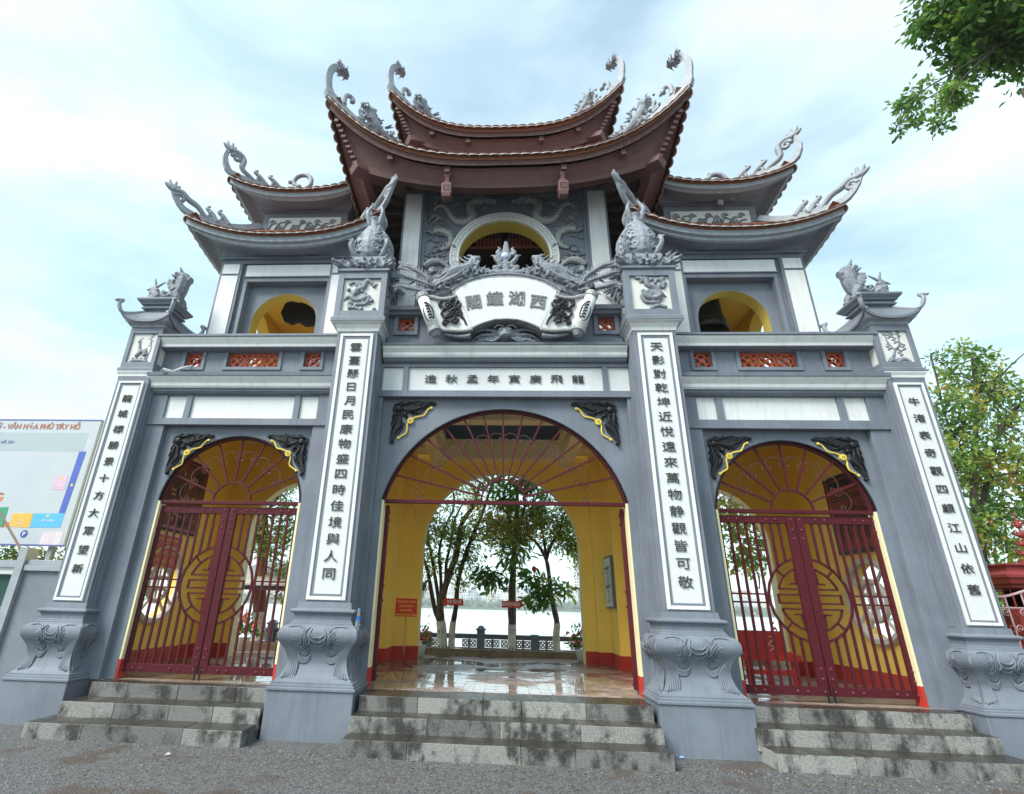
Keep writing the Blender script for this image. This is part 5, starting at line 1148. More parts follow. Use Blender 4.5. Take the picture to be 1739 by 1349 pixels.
# ================================================================ dragons on the loft wall
def wall_dragon(flip, label):
    e = empty('dragon_relief', ((.95 if flip else -.95), 1.03, 8.6), label=label, cat='relief', group='scaly dragons on the loft wall')
    z3 = lambda x, y, Y=1.0: W(560+x*.22239, 300+y*.22239, Y)
    M = MB(); B = [[(1180, 190), (1100, 195), (1065, 240), (1095, 300), (1040, 350), (975, 348), (925, 300), (895, 245), (845, 225), (795, 255)], [(790, 425), (860, 420), (920, 460), (915, 530), (845, 562)], [(720, 690), (780, 655), (850, 655), (910, 700)]]
    for P_ in B: spine_body(M, [z3(*q) for q in P_], .085, 1.0, 8)
    b_ = ob('body', M, mosaic, e, remesh=.014)
    M = MB(); h = z3(1195, 185, .95); dragon_head(M, h, (1, 0, -.12), (0, 0, 1), .30)
    for k in range(9): a = (1150-k*14, 170-k*2); M.tube(cr([z3(*a), z3(a[0]-30, a[1]-50+k*4), z3(a[0]-70+k*3, a[1]-95+k*8)], 4), taper(9, .03, .008), 5)
    for k in range(5): a = (1240+(k-2)*4, 190+k*9); M.tube([z3(*a), z3(a[0]+50, a[1]+(k-2)*12)], [.022, .006], 5)
    for a, b in (((1040, 345), (1120, 340)), ((850, 320), (800, 350)), ((930, 240), (1000, 215)), ((820, 300), (770, 330)), ((915, 530), (980, 560)), ((790, 440), (740, 420))):
        p, q = z3(*a), z3(*b); M.tube([p, p.lerp(q, .5)+Vector((0, -.02, .02)), q], [.05, .04, .025], 6)
        for k in (-1, 0, 1): M.tube([q, q+(q-p).normalized()*.08+Vector((0, 0, k*.06))], [.02, .006], 5)
    ob('head', M, orn, e, remesh=.012)
    M = MB()
    for c, r_ in (((825, 378), .10), ((785, 300), .085), ((805, 562), .11), ((775, 650), .09), ((775, 725), .08), ((985, 190), .085), ((815, 190), .08), ((715, 785), .075), ((870, 600), .05), ((760, 480), .05), ((890, 160), .05)):
        p = z3(*c); cloud(M, (p.x, p.z), r_, 1.0)
    rr = random.Random(12 if flip else 11)
    for k in range(60):
        p = Vector((rr.uniform(-1.52, -.06), 1.0, rr.uniform(6.9, 9.35)))
        if (p.x-cyc)**2+(p.z-ccz)**2 < 1.2**2: continue
        if k % 2: cloud(M, (p.x, p.z), rr.uniform(.045, .08), 1.012, rr.choice((-1, 1)))
        else: M.tube(cr([p, p+Vector((.08, -.01, rr.uniform(-.08, .08))), p+Vector((.17, 0, rr.uniform(-.1, .1)))], 3), taper(7, .022, .006), 5)
    M.tube(cr([z3(*q) for q in ((740, 260), (735, 350), (760, 420), (790, 460))]), .016, 5); M.tube(cr([z3(*q) for q in ((725, 600), (760, 610), (840, 600), (880, 570))]), .016, 5)
    ob('cloud', M, orn, e, smooth=True, kind='stuff')
    if flip:
        for o in [*e.children]: o.data.transform(Matrix.Translation((.04, 0, 0)) @ Matrix.Diagonal((-1, 1, 1, 1))); o.data.flip_normals()
    put(e)
wall_dragon(False, 'scaly dragon among clouds left of the round window'); wall_dragon(True, 'scaly dragon among clouds right of the round window')
# reliefs in the pillar head boxes
def box_relief(cx, cy, h, z0, z1, flip, label, deer=False):
    e = empty('panel_relief', (cx, cy-h, z0), label=label, cat='relief', group='small reliefs in the pillar head boxes')
    for face in ((0, 1) if not deer else (0,)):
        M = MB(); w_ = h*.70; H = (z1-z0); k = -1 if flip else 1
        def P(u, v):
            if face == 0: return Vector((cx+k*u*w_, cy-h+.035, z0+H*v))
            return Vector((cx+(-1 if cx > 0 else 1)*(h-.035), cy+u*w_, z0+H*v))
        if not deer:
            r_ = h*.115
            M.tube(cr([P(.5, .80), P(.2, .82), P(.1, .68), P(-.3, .60), P(-.5, .44), P(-.1, .38), P(.45, .46), P(.3, .30), P(-.4, .30)], 4), taper(33, r_*.7, r_*1.2, r_*.5, .5), 7)
            for i in range(30): a = rnd.uniform(-.85, .85); b = rnd.uniform(.15, .86); M.ell(P(a, b), (r_*.8,)*3, 6, 4); M.tube([P(a, b), P(a+rnd.uniform(-.25, .25), b+rnd.uniform(-.1, .1))], [r_*.55, r_*.2], 5)
            M.tube(cr([P(-.8, .74), P(-.45, .80), P(-.3, .70)], 3), r_*.6, 6); M.tube(cr([P(-.7, .2), P(-.3, .22), P(.1, .16)], 3), r_*.7, 6)
        else:
            r_ = h*.13
            if flip:
                M.tube(cr([P(.75, .16), P(.3, .30), P(.1, .42), P(-.35, .55), P(-.5, .80)], 4), taper(17, r_*.8, r_*.4), 6); M.tube(cr([P(.1, .42), P(.45, .62), P(.55, .84)], 4), taper(9, r_*.5, r_*.3), 5)
                for u, v in ((-.5, .80), (-.1, .66), (.25, .78), (.6, .86), (.5, .5), (-.6, .5), (-.25, .36), (.0, .84)):
                    for k_ in range(5): a_ = k_*1.257; M.ell(P(u+.13*cos(a_), v+.07*sin(a_)), (r_*.75, r_*.5, r_*.55), 6, 4)
                    M.ell(P(u, v), (r_*.5,)*3, 6, 4)
                M.tube(cr([P(-.8, .14), P(-.3, .22), P(.1, .14), P(.5, .2), (P(.8, .14))], 4), r_*.9, 6)
                for i in range(10): M.ell(P(-.7+.15*i, .2+.03*(i % 2)), (r_*.6,)*3, 6, 4)
                ob('carving', M, orn, e, remesh=.010); continue
            M.tube(cr([P(-.45, .28), P(-.1, .40), P(.25, .42), P(.35, .30)], 4), taper(13, r_, r_*1.3), 7); M.tube(cr([P(-.2, .4), P(-.35, .58), P(-.4, .66)], 4), taper(9, r_*.9, r_*.6), 6); M.ell(P(-.45, .66), (r_, r_, r_*.7), 7, 5)
            for q in ((-.7, .88), (-.15, .90), (.15, .82)): M.tube(cr([P(-.4, .70), P((q[0]-.4)/2, .78), P(*q)], 4), taper(9, r_*.35, r_*.15), 5)
            for q in (-.6, -.3, .1, .45): M.tube([P(q, .26), P(q-.1, .17)], [r_*.7, r_*.5], 5)
            M.tube(cr([P(-.8, .16), P(-.2, .19), P(.7, .16)], 4), r_*.8, 6); M.tube(cr([P(.55, .2), P(.7, .5), P(.5, .72), P(.75, .86)], 4), r_*.4, 5)
            for i in range(7): M.ell(P(.35+.1*(i % 4), .5+.06*i), (r_*.7, r_*.4, r_*.5), 6, 4)
        ob('carving', M, orn, e, remesh=.012 if not deer else .010)
    put(e)
box_relief(-2.39, .335, .42, 5.93, 6.80, False, 'coiled dragon relief on the left middle pillar head'); box_relief(2.39, .335, .42, 5.93, 6.80, True, 'coiled dragon relief on the right middle pillar head')
box_relief(-6.15, .47, .29, 5.13, 5.88, False, 'deer under a pine relief on the far left pillar head', True); box_relief(6.15, .47, .29, 5.13, 5.88, True, 'flowering branch relief on the far right pillar head', True)
# ================================================================ finials on the middle pillars
def pillar_finial(cx, label):
    cy = .335; e = empty('phoenix_finial', (cx, cy, 6.80), label=label, cat='sculpture', group='bulb shaped phoenix finials on the middle pillars')
    M = MB(); M.sq(cx, cy, [(.42, 6.801), (.45, 6.82), (.45, 6.86), (.40, 6.87), (.26, 6.90)]); ob('base_slab', M, grey, e)
    M = MB(); r2_ = random.Random(3)
    for fx, fy in ((0, -1), (1, 0), (-1, 0), (0, 1)):
        f = Vector((fx, fy, 0)); r_ = Vector((-fy, fx, 0)); c = Vector((cx, cy, 6.98))+f*.40
        dragon_head(M, c+Vector((0, 0, -.02)), f*.6+Vector((0, 0, -.25)), (0, 0, 1), .20)
        for q in (-1, 1):
            M.tube(cr([c+r_*q*.06, c+r_*q*.18+Vector((0, 0, .06)), c+r_*q*.30+Vector((0, 0, -.04)), c+r_*q*.40+Vector((0, 0, .05))], 4), taper(13, .07, .05), 6)
            for k in range(5): b = c+r_*q*(.10+.07*k)+Vector((0, 0, r2_.uniform(-.07, .05))); M.ell(b, (.05, .05, .05), 6, 4); M.tube([b, b+f*.05+Vector((0, 0, .09))], [.03, .008], 5)
    for qx in (-1, 1):
        for qy in (-1, 1):
            c = Vector((cx+qx*.42, cy+qy*.42, 6.96)); dragon_head(M, c, (qx*.7, qy*.7, .15), (0, 0, 1), .24)
    M.sq(cx, cy, [(.40, 6.87), (.36, 7.0), (.26, 7.06)])
    for k in range(90):
        a = r2_.uniform(0, 2*pi); c_, s__ = cos(a), sin(a); kk = .43/max(abs(c_), abs(s__)); b = Vector((cx+c_*kk, cy+s__*kk, r2_.uniform(6.88, 7.08))); d = Vector((c_, s__, r2_.uniform(-.2, 1.2))).normalized(); M.ell(b, (.038,)*3, 6, 4); M.tube([b, b+d*r2_.uniform(.06, .13)], [.03, .007], 5)
    ob('dragon_cluster', M, orn, e, remesh=.0135)
    M = MB(); M.sq(cx, cy, [(.24, 7.05), (.25, 7.10), (.29, 7.13), (.30, 7.22), (.28, 7.225)]); ob('plinth', M, ornlt, e, bevel=.006)
    M = MB(); n = 24; G = []
    prof = [(.27, 7.22), (.32, 7.28), (.35, 7.40), (.355, 7.54), (.33, 7.68), (.27, 7.82), (.19, 7.95), (.14, 8.05), (.15, 8.15), (.18, 8.22)]
    for r_, z in prof: G.append([(cx+r_*(1+.10*cos(4*(2*pi*j/n)))*cos(2*pi*j/n), cy+r_*(1+.10*cos(4*(2*pi*j/n)))*math.sin(2*pi*j/n), z) for j in range(n+1)])
    M.grid(G); M.add([G[0][j] for j in range(n)], [tuple(range(n))]); M.add([G[-1][j] for j in range(n)], [tuple(range(n))[::-1]])
    for k in range(4):
        a = k*pi/2+pi/4; d = Vector((cos(a), math.sin(a), 0)); t = Vector((-d.y, d.x, 0)); C = Vector((cx, cy, 0))
        M.tube(cr([C+d*.30+Vector((0, 0, 7.26)), C+d*.38+Vector((0, 0, 7.32)), C+d*.46+Vector((0, 0, 7.46)), C+d*.43+Vector((0, 0, 7.54))], 4), taper(13, .06, .035), 6); M.ell(C+d*.43+Vector((0, 0, 7.56)), (.045, .045, .05), 6, 5); M.tube([C+d*.45+Vector((0, 0, 7.56)), C+d*.55+Vector((0, 0, 7.53))], [.03, .006], 5)
        M.tube(cr([C+d*.12+Vector((0, 0, 8.1)), C+d*.2+Vector((0, 0, 8.3)), C+d*.15+Vector((0, 0, 8.46)), C+d*.10+Vector((0, 0, 8.56))], 4), taper(13, .06, .02), 6)
        f = Vector((cos(k*pi/2), math.sin(k*pi/2), 0)); r_ = Vector((-f.y, f.x, 0))
        for q in (-1, 1):
            def B(u, z):
                rr_ = [v for v in prof if v[1] <= z][-1]; nx = [v for v in prof if v[1] > z][:1] or [rr_]; fz = 0 if nx[0][1] == rr_[1] else (z-rr_[1])/(nx[0][1]-rr_[1]); R_ = rr_[0]+(nx[0][0]-rr_[0])*fz; an = u/max(R_, .1); return C+f*(R_*1.02*cos(an))+r_*(q*R_*1.02*sin(an))+Vector((0, 0, z))
            for (u0, zc0, ra) in ((.14, 7.42, .075), (.15, 7.64, .075), (.10, 7.82, .055), (.07, 7.98, .04)):
                M.tube([B(u0+ra*(1-.8*k_/14)*cos(.5*k_+2), zc0+ra*1.1*(1-.8*k_/14)*sin(.5*k_+2)) for k_ in range(15)], taper(15, .022, .012), 5)
                M.tube(cr([B(.01, zc0-.13), B(u0*.5, zc0-.10), B(u0+ra, zc0-.06), B(u0+ra*1.5, zc0+.06)], 3), taper(10, .012, .022, .008, .5), 5)
            for k_ in range(10): zz_ = 7.28+.085*k_; M.ell(B(.21 if k_ < 6 else .12, zz_), (.022,)*3, 5, 4); M.tube([B(.02, zz_), B(.06, zz_+.05)], [.016, .006], 4)
    ob('bulb', M, mat('bulb_plaster', (.24, .262, .295), .55, .3, 16, .8, 40, .3, (.13, .15, .18)), e, remesh=.0125); put(e)
pillar_finial(-2.39, 'carved bulb finial above dragon heads on the left middle pillar'); pillar_finial(2.39, 'carved bulb finial above dragon heads on the right middle pillar')
# ================================================================ little pagoda caps with lions on the outer pillars
def outer_cap(cx, label, lab2):
    cy = .47; s = 1 if cx > 0 else -1; p = PILL['o%d' % s]
    M = MB(); M.sq(cx, cy, [(.275, 5.881), (.30, 5.900), (.30, 5.930), (.31, 5.940), (.33, 5.955)])
    e = Eave(cx, cy, .44, .44, .05, 6.000, .13, 2.6); tp = loopB(cx, cy, .20, .20, 6.260)
    skirt(lambda a, b: e.P(a, b, .02, -.045), loopB(cx, cy, .33, .33, 5.955), [(0, 0), (.5, .8), (1, 1)], 12, M=M)
    ob('cap_roof', M, ornlt, p)
    M = skirt(lambda a, b: e.P(a, b, 0, -.045), lambda a, b: e.P(a, b, 0, .0), [(0, 0), (1, 1)], 12); skirt(lambda a, b: e.P(a, b, 0, 0), tp, [(0, 0), (.2, .12), (.4, .3), (.6, .5), (.8, .74), (1, 1)], 12, M=M); ob('cap_roof', M, grey, p, smooth=True)
    M = MB(); M.sq(cx, cy, [(.20, 6.240), (.20, 6.290), (.25, 6.300), (.26, 6.320), (.25, 6.340), (.23, 6.345), (.23, 6.370), (.27, 6.375), (.29, 6.410), (.30, 6.415), (.33, 6.450), (.33, 6.480), (.33, 6.485)]); ob('cap_block', M, grey, p, bevel=.004)
    M = MB()
    for sx in (-1, 1):
        for sy in (-1, 1):
            c = e.P(0 if sy < 0 else 2, sx if sy < 0 else -sx); d = Vector((sx, sy, 0))*.7071; Z = Vector((0, 0, 1)); r0 = Vector((cx+sx*.2, cy+sy*.2, 6.270))
            M.tube(cr([r0, r0.lerp(c, .5)-Z*.03, c-d*.02-Z*.01, c+d*.05+Z*.08, c+d*.06+Z*.16, c+d*.02+Z*.21, c+d*.09+Z*.20, c+d*.13+Z*.17], 4), taper(29, .026, .034, .026, .4), 6)
            M.ell(c+d*.05+Z*.20, (.038,)*3, 6, 5)
    ob('cap_curl', M, ornlt, p, smooth=True)
    # beast : front end towards the middle
    L_ = empty('lion_statue', (cx, cy, 6.485), label=lab2, cat='statue', group='stone lions on the outer pillars'); f = Vector((-s, 0, 0)); C = Vector((cx, cy, 6.485)); Z = Vector((0, 0, 1)); r_ = Vector((0, 1, 0)); A = lambda a, b, c=0: C+f*a+Z*b+r_*c
    M = MB(); k_ = 1.0; rl = random.Random(5)
    M.tube(cr([A(-.27, .14), A(-.16, .19), A(-.02, .18), A(.10, .20), A(.17, .32), A(.19, .46), A(.19, .58)], 4), taper(25, .11, .13, .13, .5), 9)
    for q in (-1, 1):
        M.tube(cr([A(.14, .22, q*.09), A(.23, .13, q*.10), A(.24, .03, q*.10)], 3), taper(7, .085, .05), 6); M.ell(A(.28, .03, q*.10), (.065, .05, .035), 6, 4)
        M.tube(cr([A(-.24, .18, q*.10), A(-.12, .13, q*.13), A(-.26, .05, q*.13), A(-.08, .03, q*.13)], 3), taper(10, .10, .045), 6)
        swirl(M, (A(.02, .2).x, A(.02, .2).z), .075, cy+q*.14, q, .022); swirl(M, (A(-.22, .18).x, A(-.22, .18).z), .07, cy+q*.14, -q, .02)
        for k in range(16): a = rl.uniform(.1, 3.0); M.tube([A(.17-.09*sin(a), .48+.14*cos(a), q*.10), A(.15-.15*sin(a), .46+.21*cos(a), q*.15)], [.04, .012], 5)
        M.ell(A(.28, .62, q*.06), (.032,)*3, 6, 4); M.tube([A(.17, .70, q*.07), A(.14, .80, q*.11)], [.04, .01], 5)
    M.ell(A(.19, .60), (.13, .125, .125), 9, 7); M.tube([A(.25, .58), A(.35, .55)], [.095, .07], 7); M.tube([A(.24, .50), A(.33, .47)], [.055, .045], 6)
    for k in range(9): M.tube([A(.10-.012*k, .68-.055*k), A(.02-.012*k, .72-.055*k)], [.05, .01], 5)
    for k in range(12): b0 = A(rl.uniform(-.28, .1), rl.uniform(.15, .3), rl.choice((-1, 1))*.11); M.ell(b0, (.035, .03, .035), 6, 4)
    for k, (a, b) in enumerate(((-.36, .62), (-.14, .54), (-.47, .36), (-.30, .46))): M.tube(cr([A(-.30, .20), A(-.36+.04*k, .32), A(-.30-.02*k, .40), A(a, b)], 4), taper(13, .055, .045, .012, .5), 6)
    M.tube(cr([A(-.30, .05), A(-.38, .08), A(-.42, .03)], 3), .03, 5)
    ob('body', M, orn, L_, remesh=.012); put(L_)
outer_cap(-6.15, '', 'small grey lion on the far left pillar, tail curling left'); outer_cap(6.15, '', 'small grey lion on the far right pillar, tail curling right')
# ================================================================ bell, cloud chime
be = empty('bronze_bell', (3.62, 2.2, 8.1), label='large dark bronze bell hanging in the right tower window', cat='bell')
M = MB(); bp = W(1205, 540, 2.1); bx0 = bp.x-.12; M.lathe((bx0, 2.1, bp.z-.36), [(.0, 1.55), (.16, 1.54), (.27, 1.46), (.31, 1.3), (.33, .8), (.36, .35), (.40, .12), (.44, .0), (.41, -.01), (.36, .1)], 28); ob('bell_body', M, bronze, be, smooth=True)
M = MB()
for z in (.18, .75, 1.3): M.lathe((bx0, 2.1, bp.z-.36+z), [(.40 if z < .5 else .345 if z < 1 else .32, -.012), (.41 if z < .5 else .355 if z < 1 else .33, 0), (.40 if z < .5 else .345 if z < 1 else .32, .012)], 28)
ob('bell_band', M, bronze, be); M = MB(); M.box(bx0-.9, bx0+.6, 2.04, 2.16, bp.z+1.3, bp.z+1.42); ob('hanging_beam', M, wood2, be); put(be)
ce = empty('cloud_chime', W(508, 535, 1.9), label='black cloud shaped bronze chime hanging in the left tower window', cat='chime')
zc_ = lambda x, y: W(200+x*.2817, 220+y*.2817, 1.9); M = MB()
PO = [(1060, 1020), (1010, 1055), (985, 1110), (1005, 1160), (1050, 1180), (1090, 1165), (1130, 1190), (1190, 1185), (1225, 1140), (1225, 1080), (1200, 1050), (1170, 1060), (1130, 1030), (1100, 1050), (1070, 1045)]
M.prism([(zc_(*p).x, zc_(*p).z) for p in PO], 1.87, 1.93); ob('plate', M, bronze, ce, bevel=.01); M = MB(); c = zc_(1125, 1125); M.tube([(c.x, 1.85, c.z), (c.x, 1.87, c.z)], .07, 14)
for q in ((1050, 1110), (1190, 1110)): c = zc_(*q); M.tube([(c.x, 1.85, c.z), (c.x, 1.87, c.z)], .03, 10)
ob('boss', M, bronze, ce); M = MB(); c = zc_(1115, 1050); M.tube([(c.x, 1.9, c.z), (c.x, 1.9, 7.6)], .012, 5); ob('cord', M, black, ce); put(ce)
# ================================================================ foliage
def leaf_mat(name, cols, trans=.35):
    M = bpy.data.materials.new(name); M.use_nodes = True; n = M.node_tree; p = n.nodes['Principled BSDF']; nn = n.nodes.new; ll = n.links.new
    a = nn('ShaderNodeAttribute'); a.attribute_name = 'var'; r = nn('ShaderNodeValToRGB')
    while len(r.color_ramp.elements) < len(cols): r.color_ramp.elements.new(.5)
    for i, (ps, c) in enumerate(cols): r.color_ramp.elements[i].position = ps; r.color_ramp.elements[i].color = (*c, 1)
    ll(a.outputs['Fac'], r.inputs[0]); ll(r.outputs[0], p.inputs['Base Color']); p.inputs['Roughness'].default_value = .5
    t = nn('ShaderNodeBsdfTranslucent'); ll(r.outputs[0], t.inputs[0]); mx_ = nn('ShaderNodeMixShader'); mx_.inputs[0].default_value = trans
    o = n.nodes['Material Output']; ll(p.outputs[0], mx_.inputs[1]); ll(t.outputs[0], mx_.inputs[2]); ll(mx_.outputs[0], o.inputs[0]); return M
green = leaf_mat('leaf_mixed', [(0, (.12, .20, .04)), (.4, (.25, .34, .06)), (.75, (.44, .46, .09)), (.92, (.58, .46, .09)), (1, (.55, .22, .05))], .6)
deep = leaf_mat('leaf_deep', [(0, (.06, .15, .03)), (.5, (.14, .28, .05)), (.85, (.25, .40, .065)), (1, (.38, .48, .08))], .55)
bark = mat('bark', (.10, .075, .058), .9, .35, 9, .8, 25); barkd = mat('bark_dark', (.045, .036, .030), .9, .3, 9, .6, 25)
lime = mat('limewashed_bark', (.62, .60, .55), .9, .25, 12, .7, 30, .5, (.2, .17, .13))
def leaves(name, pts, dirs, size, m_, parent, seed, droop=.3, asp=.42, bias=0., **kw):
    rs = np.random.RandomState(seed); n = len(pts); P = np.array(pts); D = np.array(dirs)+rs.normal(0, .75, (n, 3)); D[:, 2] -= droop; D /= np.linalg.norm(D, axis=1)[:, None]
    Nn = rs.normal(0, 1, (n, 3)); Nn[:, 2] += 1.2; Nn -= D*np.sum(Nn*D, axis=1)[:, None]; Nn /= np.linalg.norm(Nn, axis=1)[:, None]; Sd = np.cross(D, Nn)
    s = size*rs.uniform(.6, 1.25, n)[:, None]; w_ = asp*s
    V = np.stack([P, P+D*s*.35+Sd*w_*.5+Nn*s*.06, P+D*s*.7+Sd*w_*.38+Nn*s*.04, P+D*s-Nn*s*.06, P+D*s*.7-Sd*w_*.38+Nn*s*.04, P+D*s*.35-Sd*w_*.5+Nn*s*.06], 1).reshape(-1, 3)
    me = bpy.data.meshes.new(name); me.vertices.add(len(V)); me.vertices.foreach_set('co', V.ravel())
    idx = np.arange(n)[:, None]*6; F_ = np.concatenate([idx+np.array([0, 1, 2, 3]), idx+np.array([0, 3, 4, 5])], 1).reshape(-1)
    me.loops.add(len(F_)); me.loops.foreach_set('vertex_index', F_.astype(np.int32)); me.polygons.add(2*n); me.polygons.foreach_set('loop_start', np.arange(2*n, dtype=np.int32)*4)
    try: me.polygons.foreach_set('loop_total', np.full(2*n, 4, np.int32))
    except Exception: pass
    me.update(); me.validate(); cl = np.clip(rs.beta(2, 2.6, n)+bias+.25*np.sin(P[:, 0]*1.7+P[:, 2]*2.3), 0, 1)
    at_ = me.attributes.new('var', 'FLOAT', 'POINT'); at_.data.foreach_set('value', np.repeat(cl, 6).astype(np.float32)); me.materials.append(m_)
    return inst(name, me, parent, **kw)
def tree(name, base, limbs, crown, ntw, nleaf, size, label, cat='tree', group=None, seed=1, lm_=None, white_h=.0, tw=.9, lm2=None, asp=.42, droop=.3, barkm=None, bias=0., twr=.016, ends=(2, 3, 4, 4, 5, 5, 6, 6, 6)):
    """limbs: list of (polyline, r0, r1); crown: list of ellipsoids (centre, radii, weight)"""
    rs = random.Random(seed); e = empty(name, base, label=label, cat=cat, group=group); T_ = MB(); Bn = MB(); pool = []
    for i, (L_, a, b) in enumerate(limbs):
        C = cr(L_, 5); r_ = taper(len(C), a, b); r_ = [q*(1+.08*math.sin(j*1.7+i)) for j, q in enumerate(r_)]
        (T_ if i == 0 else Bn).tube(C, r_, 9 if i == 0 else 6)
        pool += [(C[j], r_[j]) for j in range(len(C)//3 if i == 0 else 1, len(C))]
    pts = []; dirs = []
    for k in range(ntw):
        c, rad, wgt = rs.choices(crown, [q[2] for q in crown])[0]
        while True:
            v = Vector((rs.uniform(-1, 1), rs.uniform(-1, 1), rs.uniform(-1, 1)))
            if .1 < v.length < 1: break
        tgt = Vector(c)+Vector((v.x*rad[0], v.y*rad[1], v.z*rad[2])); near = sorted(pool, key=lambda q: (q[0]-tgt).length)[:3]; s_, sr = rs.choice(near)
        mid = s_.lerp(tgt, .5)+Vector((rs.uniform(-.15, .15), rs.uniform(-.15, .15), rs.uniform(.0, .25)))*(tgt-s_).length*.5; P_ = cr([s_, mid, tgt], 3); Bn.tube(P_, taper(7, min(sr*.6, twr*1.6), twr*.3), 4, cap=False)
        if k % 3 == 0: pool.append((tgt, twr)); pool.append((mid, twr))
        m_ = nleaf//ntw
        for j in range(m_):
            q = P_[rs.choice(ends)]; off = Vector((rs.gauss(0, 1), rs.gauss(0, 1), rs.gauss(0, .8)))*size*tw; pts.append(q+off); dirs.append((off.normalized()*.8+(tgt-s_).normalized()*.5))
    ob('trunk', T_, barkm or bark, e, smooth=True)
    if Bn.v: ob('branches', Bn, barkd, e, smooth=True)
    if white_h:
        L_, a, b = limbs[0]; z0 = L_[0][2]; C = [p for p in cr(L_, 10) if p.z < z0+white_h]; M = MB(); r_ = taper(len(cr(L_, 10)), a, b)[:len(C)]; M.tube(C, [q*1.04+.004 for q in r_], 10, cap=False); ob('limewash', M, lime, e, smooth=True)
        for L_, a, b in limbs[1:]:
            if abs(L_[0][2]-z0) < .1: C = [p for p in cr(L_, 10) if p.z < z0+white_h]; r_ = taper(len(cr(L_, 10)), a, b)[:len(C)]; M = MB(); M.tube(C, [q*1.04+.004 for q in r_], 10, cap=False); ob('limewash', M, lime, e, smooth=True)
    if lm2:
        h_ = int(len(pts)*.5); leaves('crown', pts[:h_], dirs[:h_], size, lm_ or green, e, seed, droop, asp, bias); leaves('crown', pts[h_:], dirs[h_:], size, lm2, e, seed+9, droop, asp, bias)
    else: leaves('crown', pts, dirs, size, lm_ or green, e, seed, droop, asp, bias)
    put(e); return e
TY = 6.2
q = lambda x, y, Y=TY: tuple(W(x, y, Y))
z7 = lambda x, y, Y=TY: tuple(W(700+x/5.19, 800+y/5.19, Y))
# tree with a cluster of stems left in the middle arch
tree('shade_tree', z7(270, 1560), [([z7(265, 1570), z7(260, 1400), z7(245, 1200), z7(310, 960), z7(400, 700), z7(430, 480), z7(540, 300, 6.6), z7(600, 100, 7)], .12, .04),
    ([z7(345, 1560), z7(355, 1380), z7(385, 1200), z7(410, 950), z7(500, 650), z7(590, 450), z7(650, 280), z7(720, 60)], .075, .03),
    ([z7(240, 1330), z7(190, 1180), z7(140, 900), z7(90, 740), z7(60, 600)], .07, .025), ([z7(250, 1250), z7(220, 1050), z7(180, 800), z7(140, 600), z7(150, 450)], .06, .02), ([z7(260, 1150), z7(250, 900), z7(240, 700), z7(290, 500), z7(370, 300), z7(340, 100)], .05, .02), ([z7(300, 980), z7(300, 820), z7(340, 640), z7(380, 420), z7(470, 250)], .05, .02)],
    [(z7(330, 520), (1.1, .9, .75), 3), (z7(200, 650), (.9, .8, .7), 2), (z7(560, 560), (1.0, .8, .7), 2), (z7(300, 200, 6.8), (1.5, 1.0, .8), 2.4), (z7(480, 960), (.45, .4, .55), 1), (z7(90, 900), (.4, .4, .5), .5), (z7(600, 150, 7), (1.3, 1.0, .7), 1)],
    190, 6400, .10, 'many-stemmed tree with whitewashed foot, leftmost in the middle arch', group='trees by the lake wall', seed=3, white_h=.62, bias=.03)
tree('shade_tree', z7(880, 1560), [([z7(875, 1590), z7(878, 1400), z7(872, 1150), z7(890, 850), z7(905, 640), z7(915, 480), z7(930, 300), z7(910, 120)], .095, .04), ([z7(930, 480), z7(985, 350), z7(990, 220), z7(1040, 60)], .04, .015), ([z7(910, 500), z7(840, 380), z7(820, 200)], .035, .012)],
    [(z7(800, 480), (.8, .8, .55), 1.2), (z7(950, 430), (.8, .8, .5), 1.2)], 90, 2800, .11, 'slim tree with whitewashed foot behind the right-pointing arrow', group='trees by the lake wall', seed=5, white_h=.62, lm_=green, bias=.02)
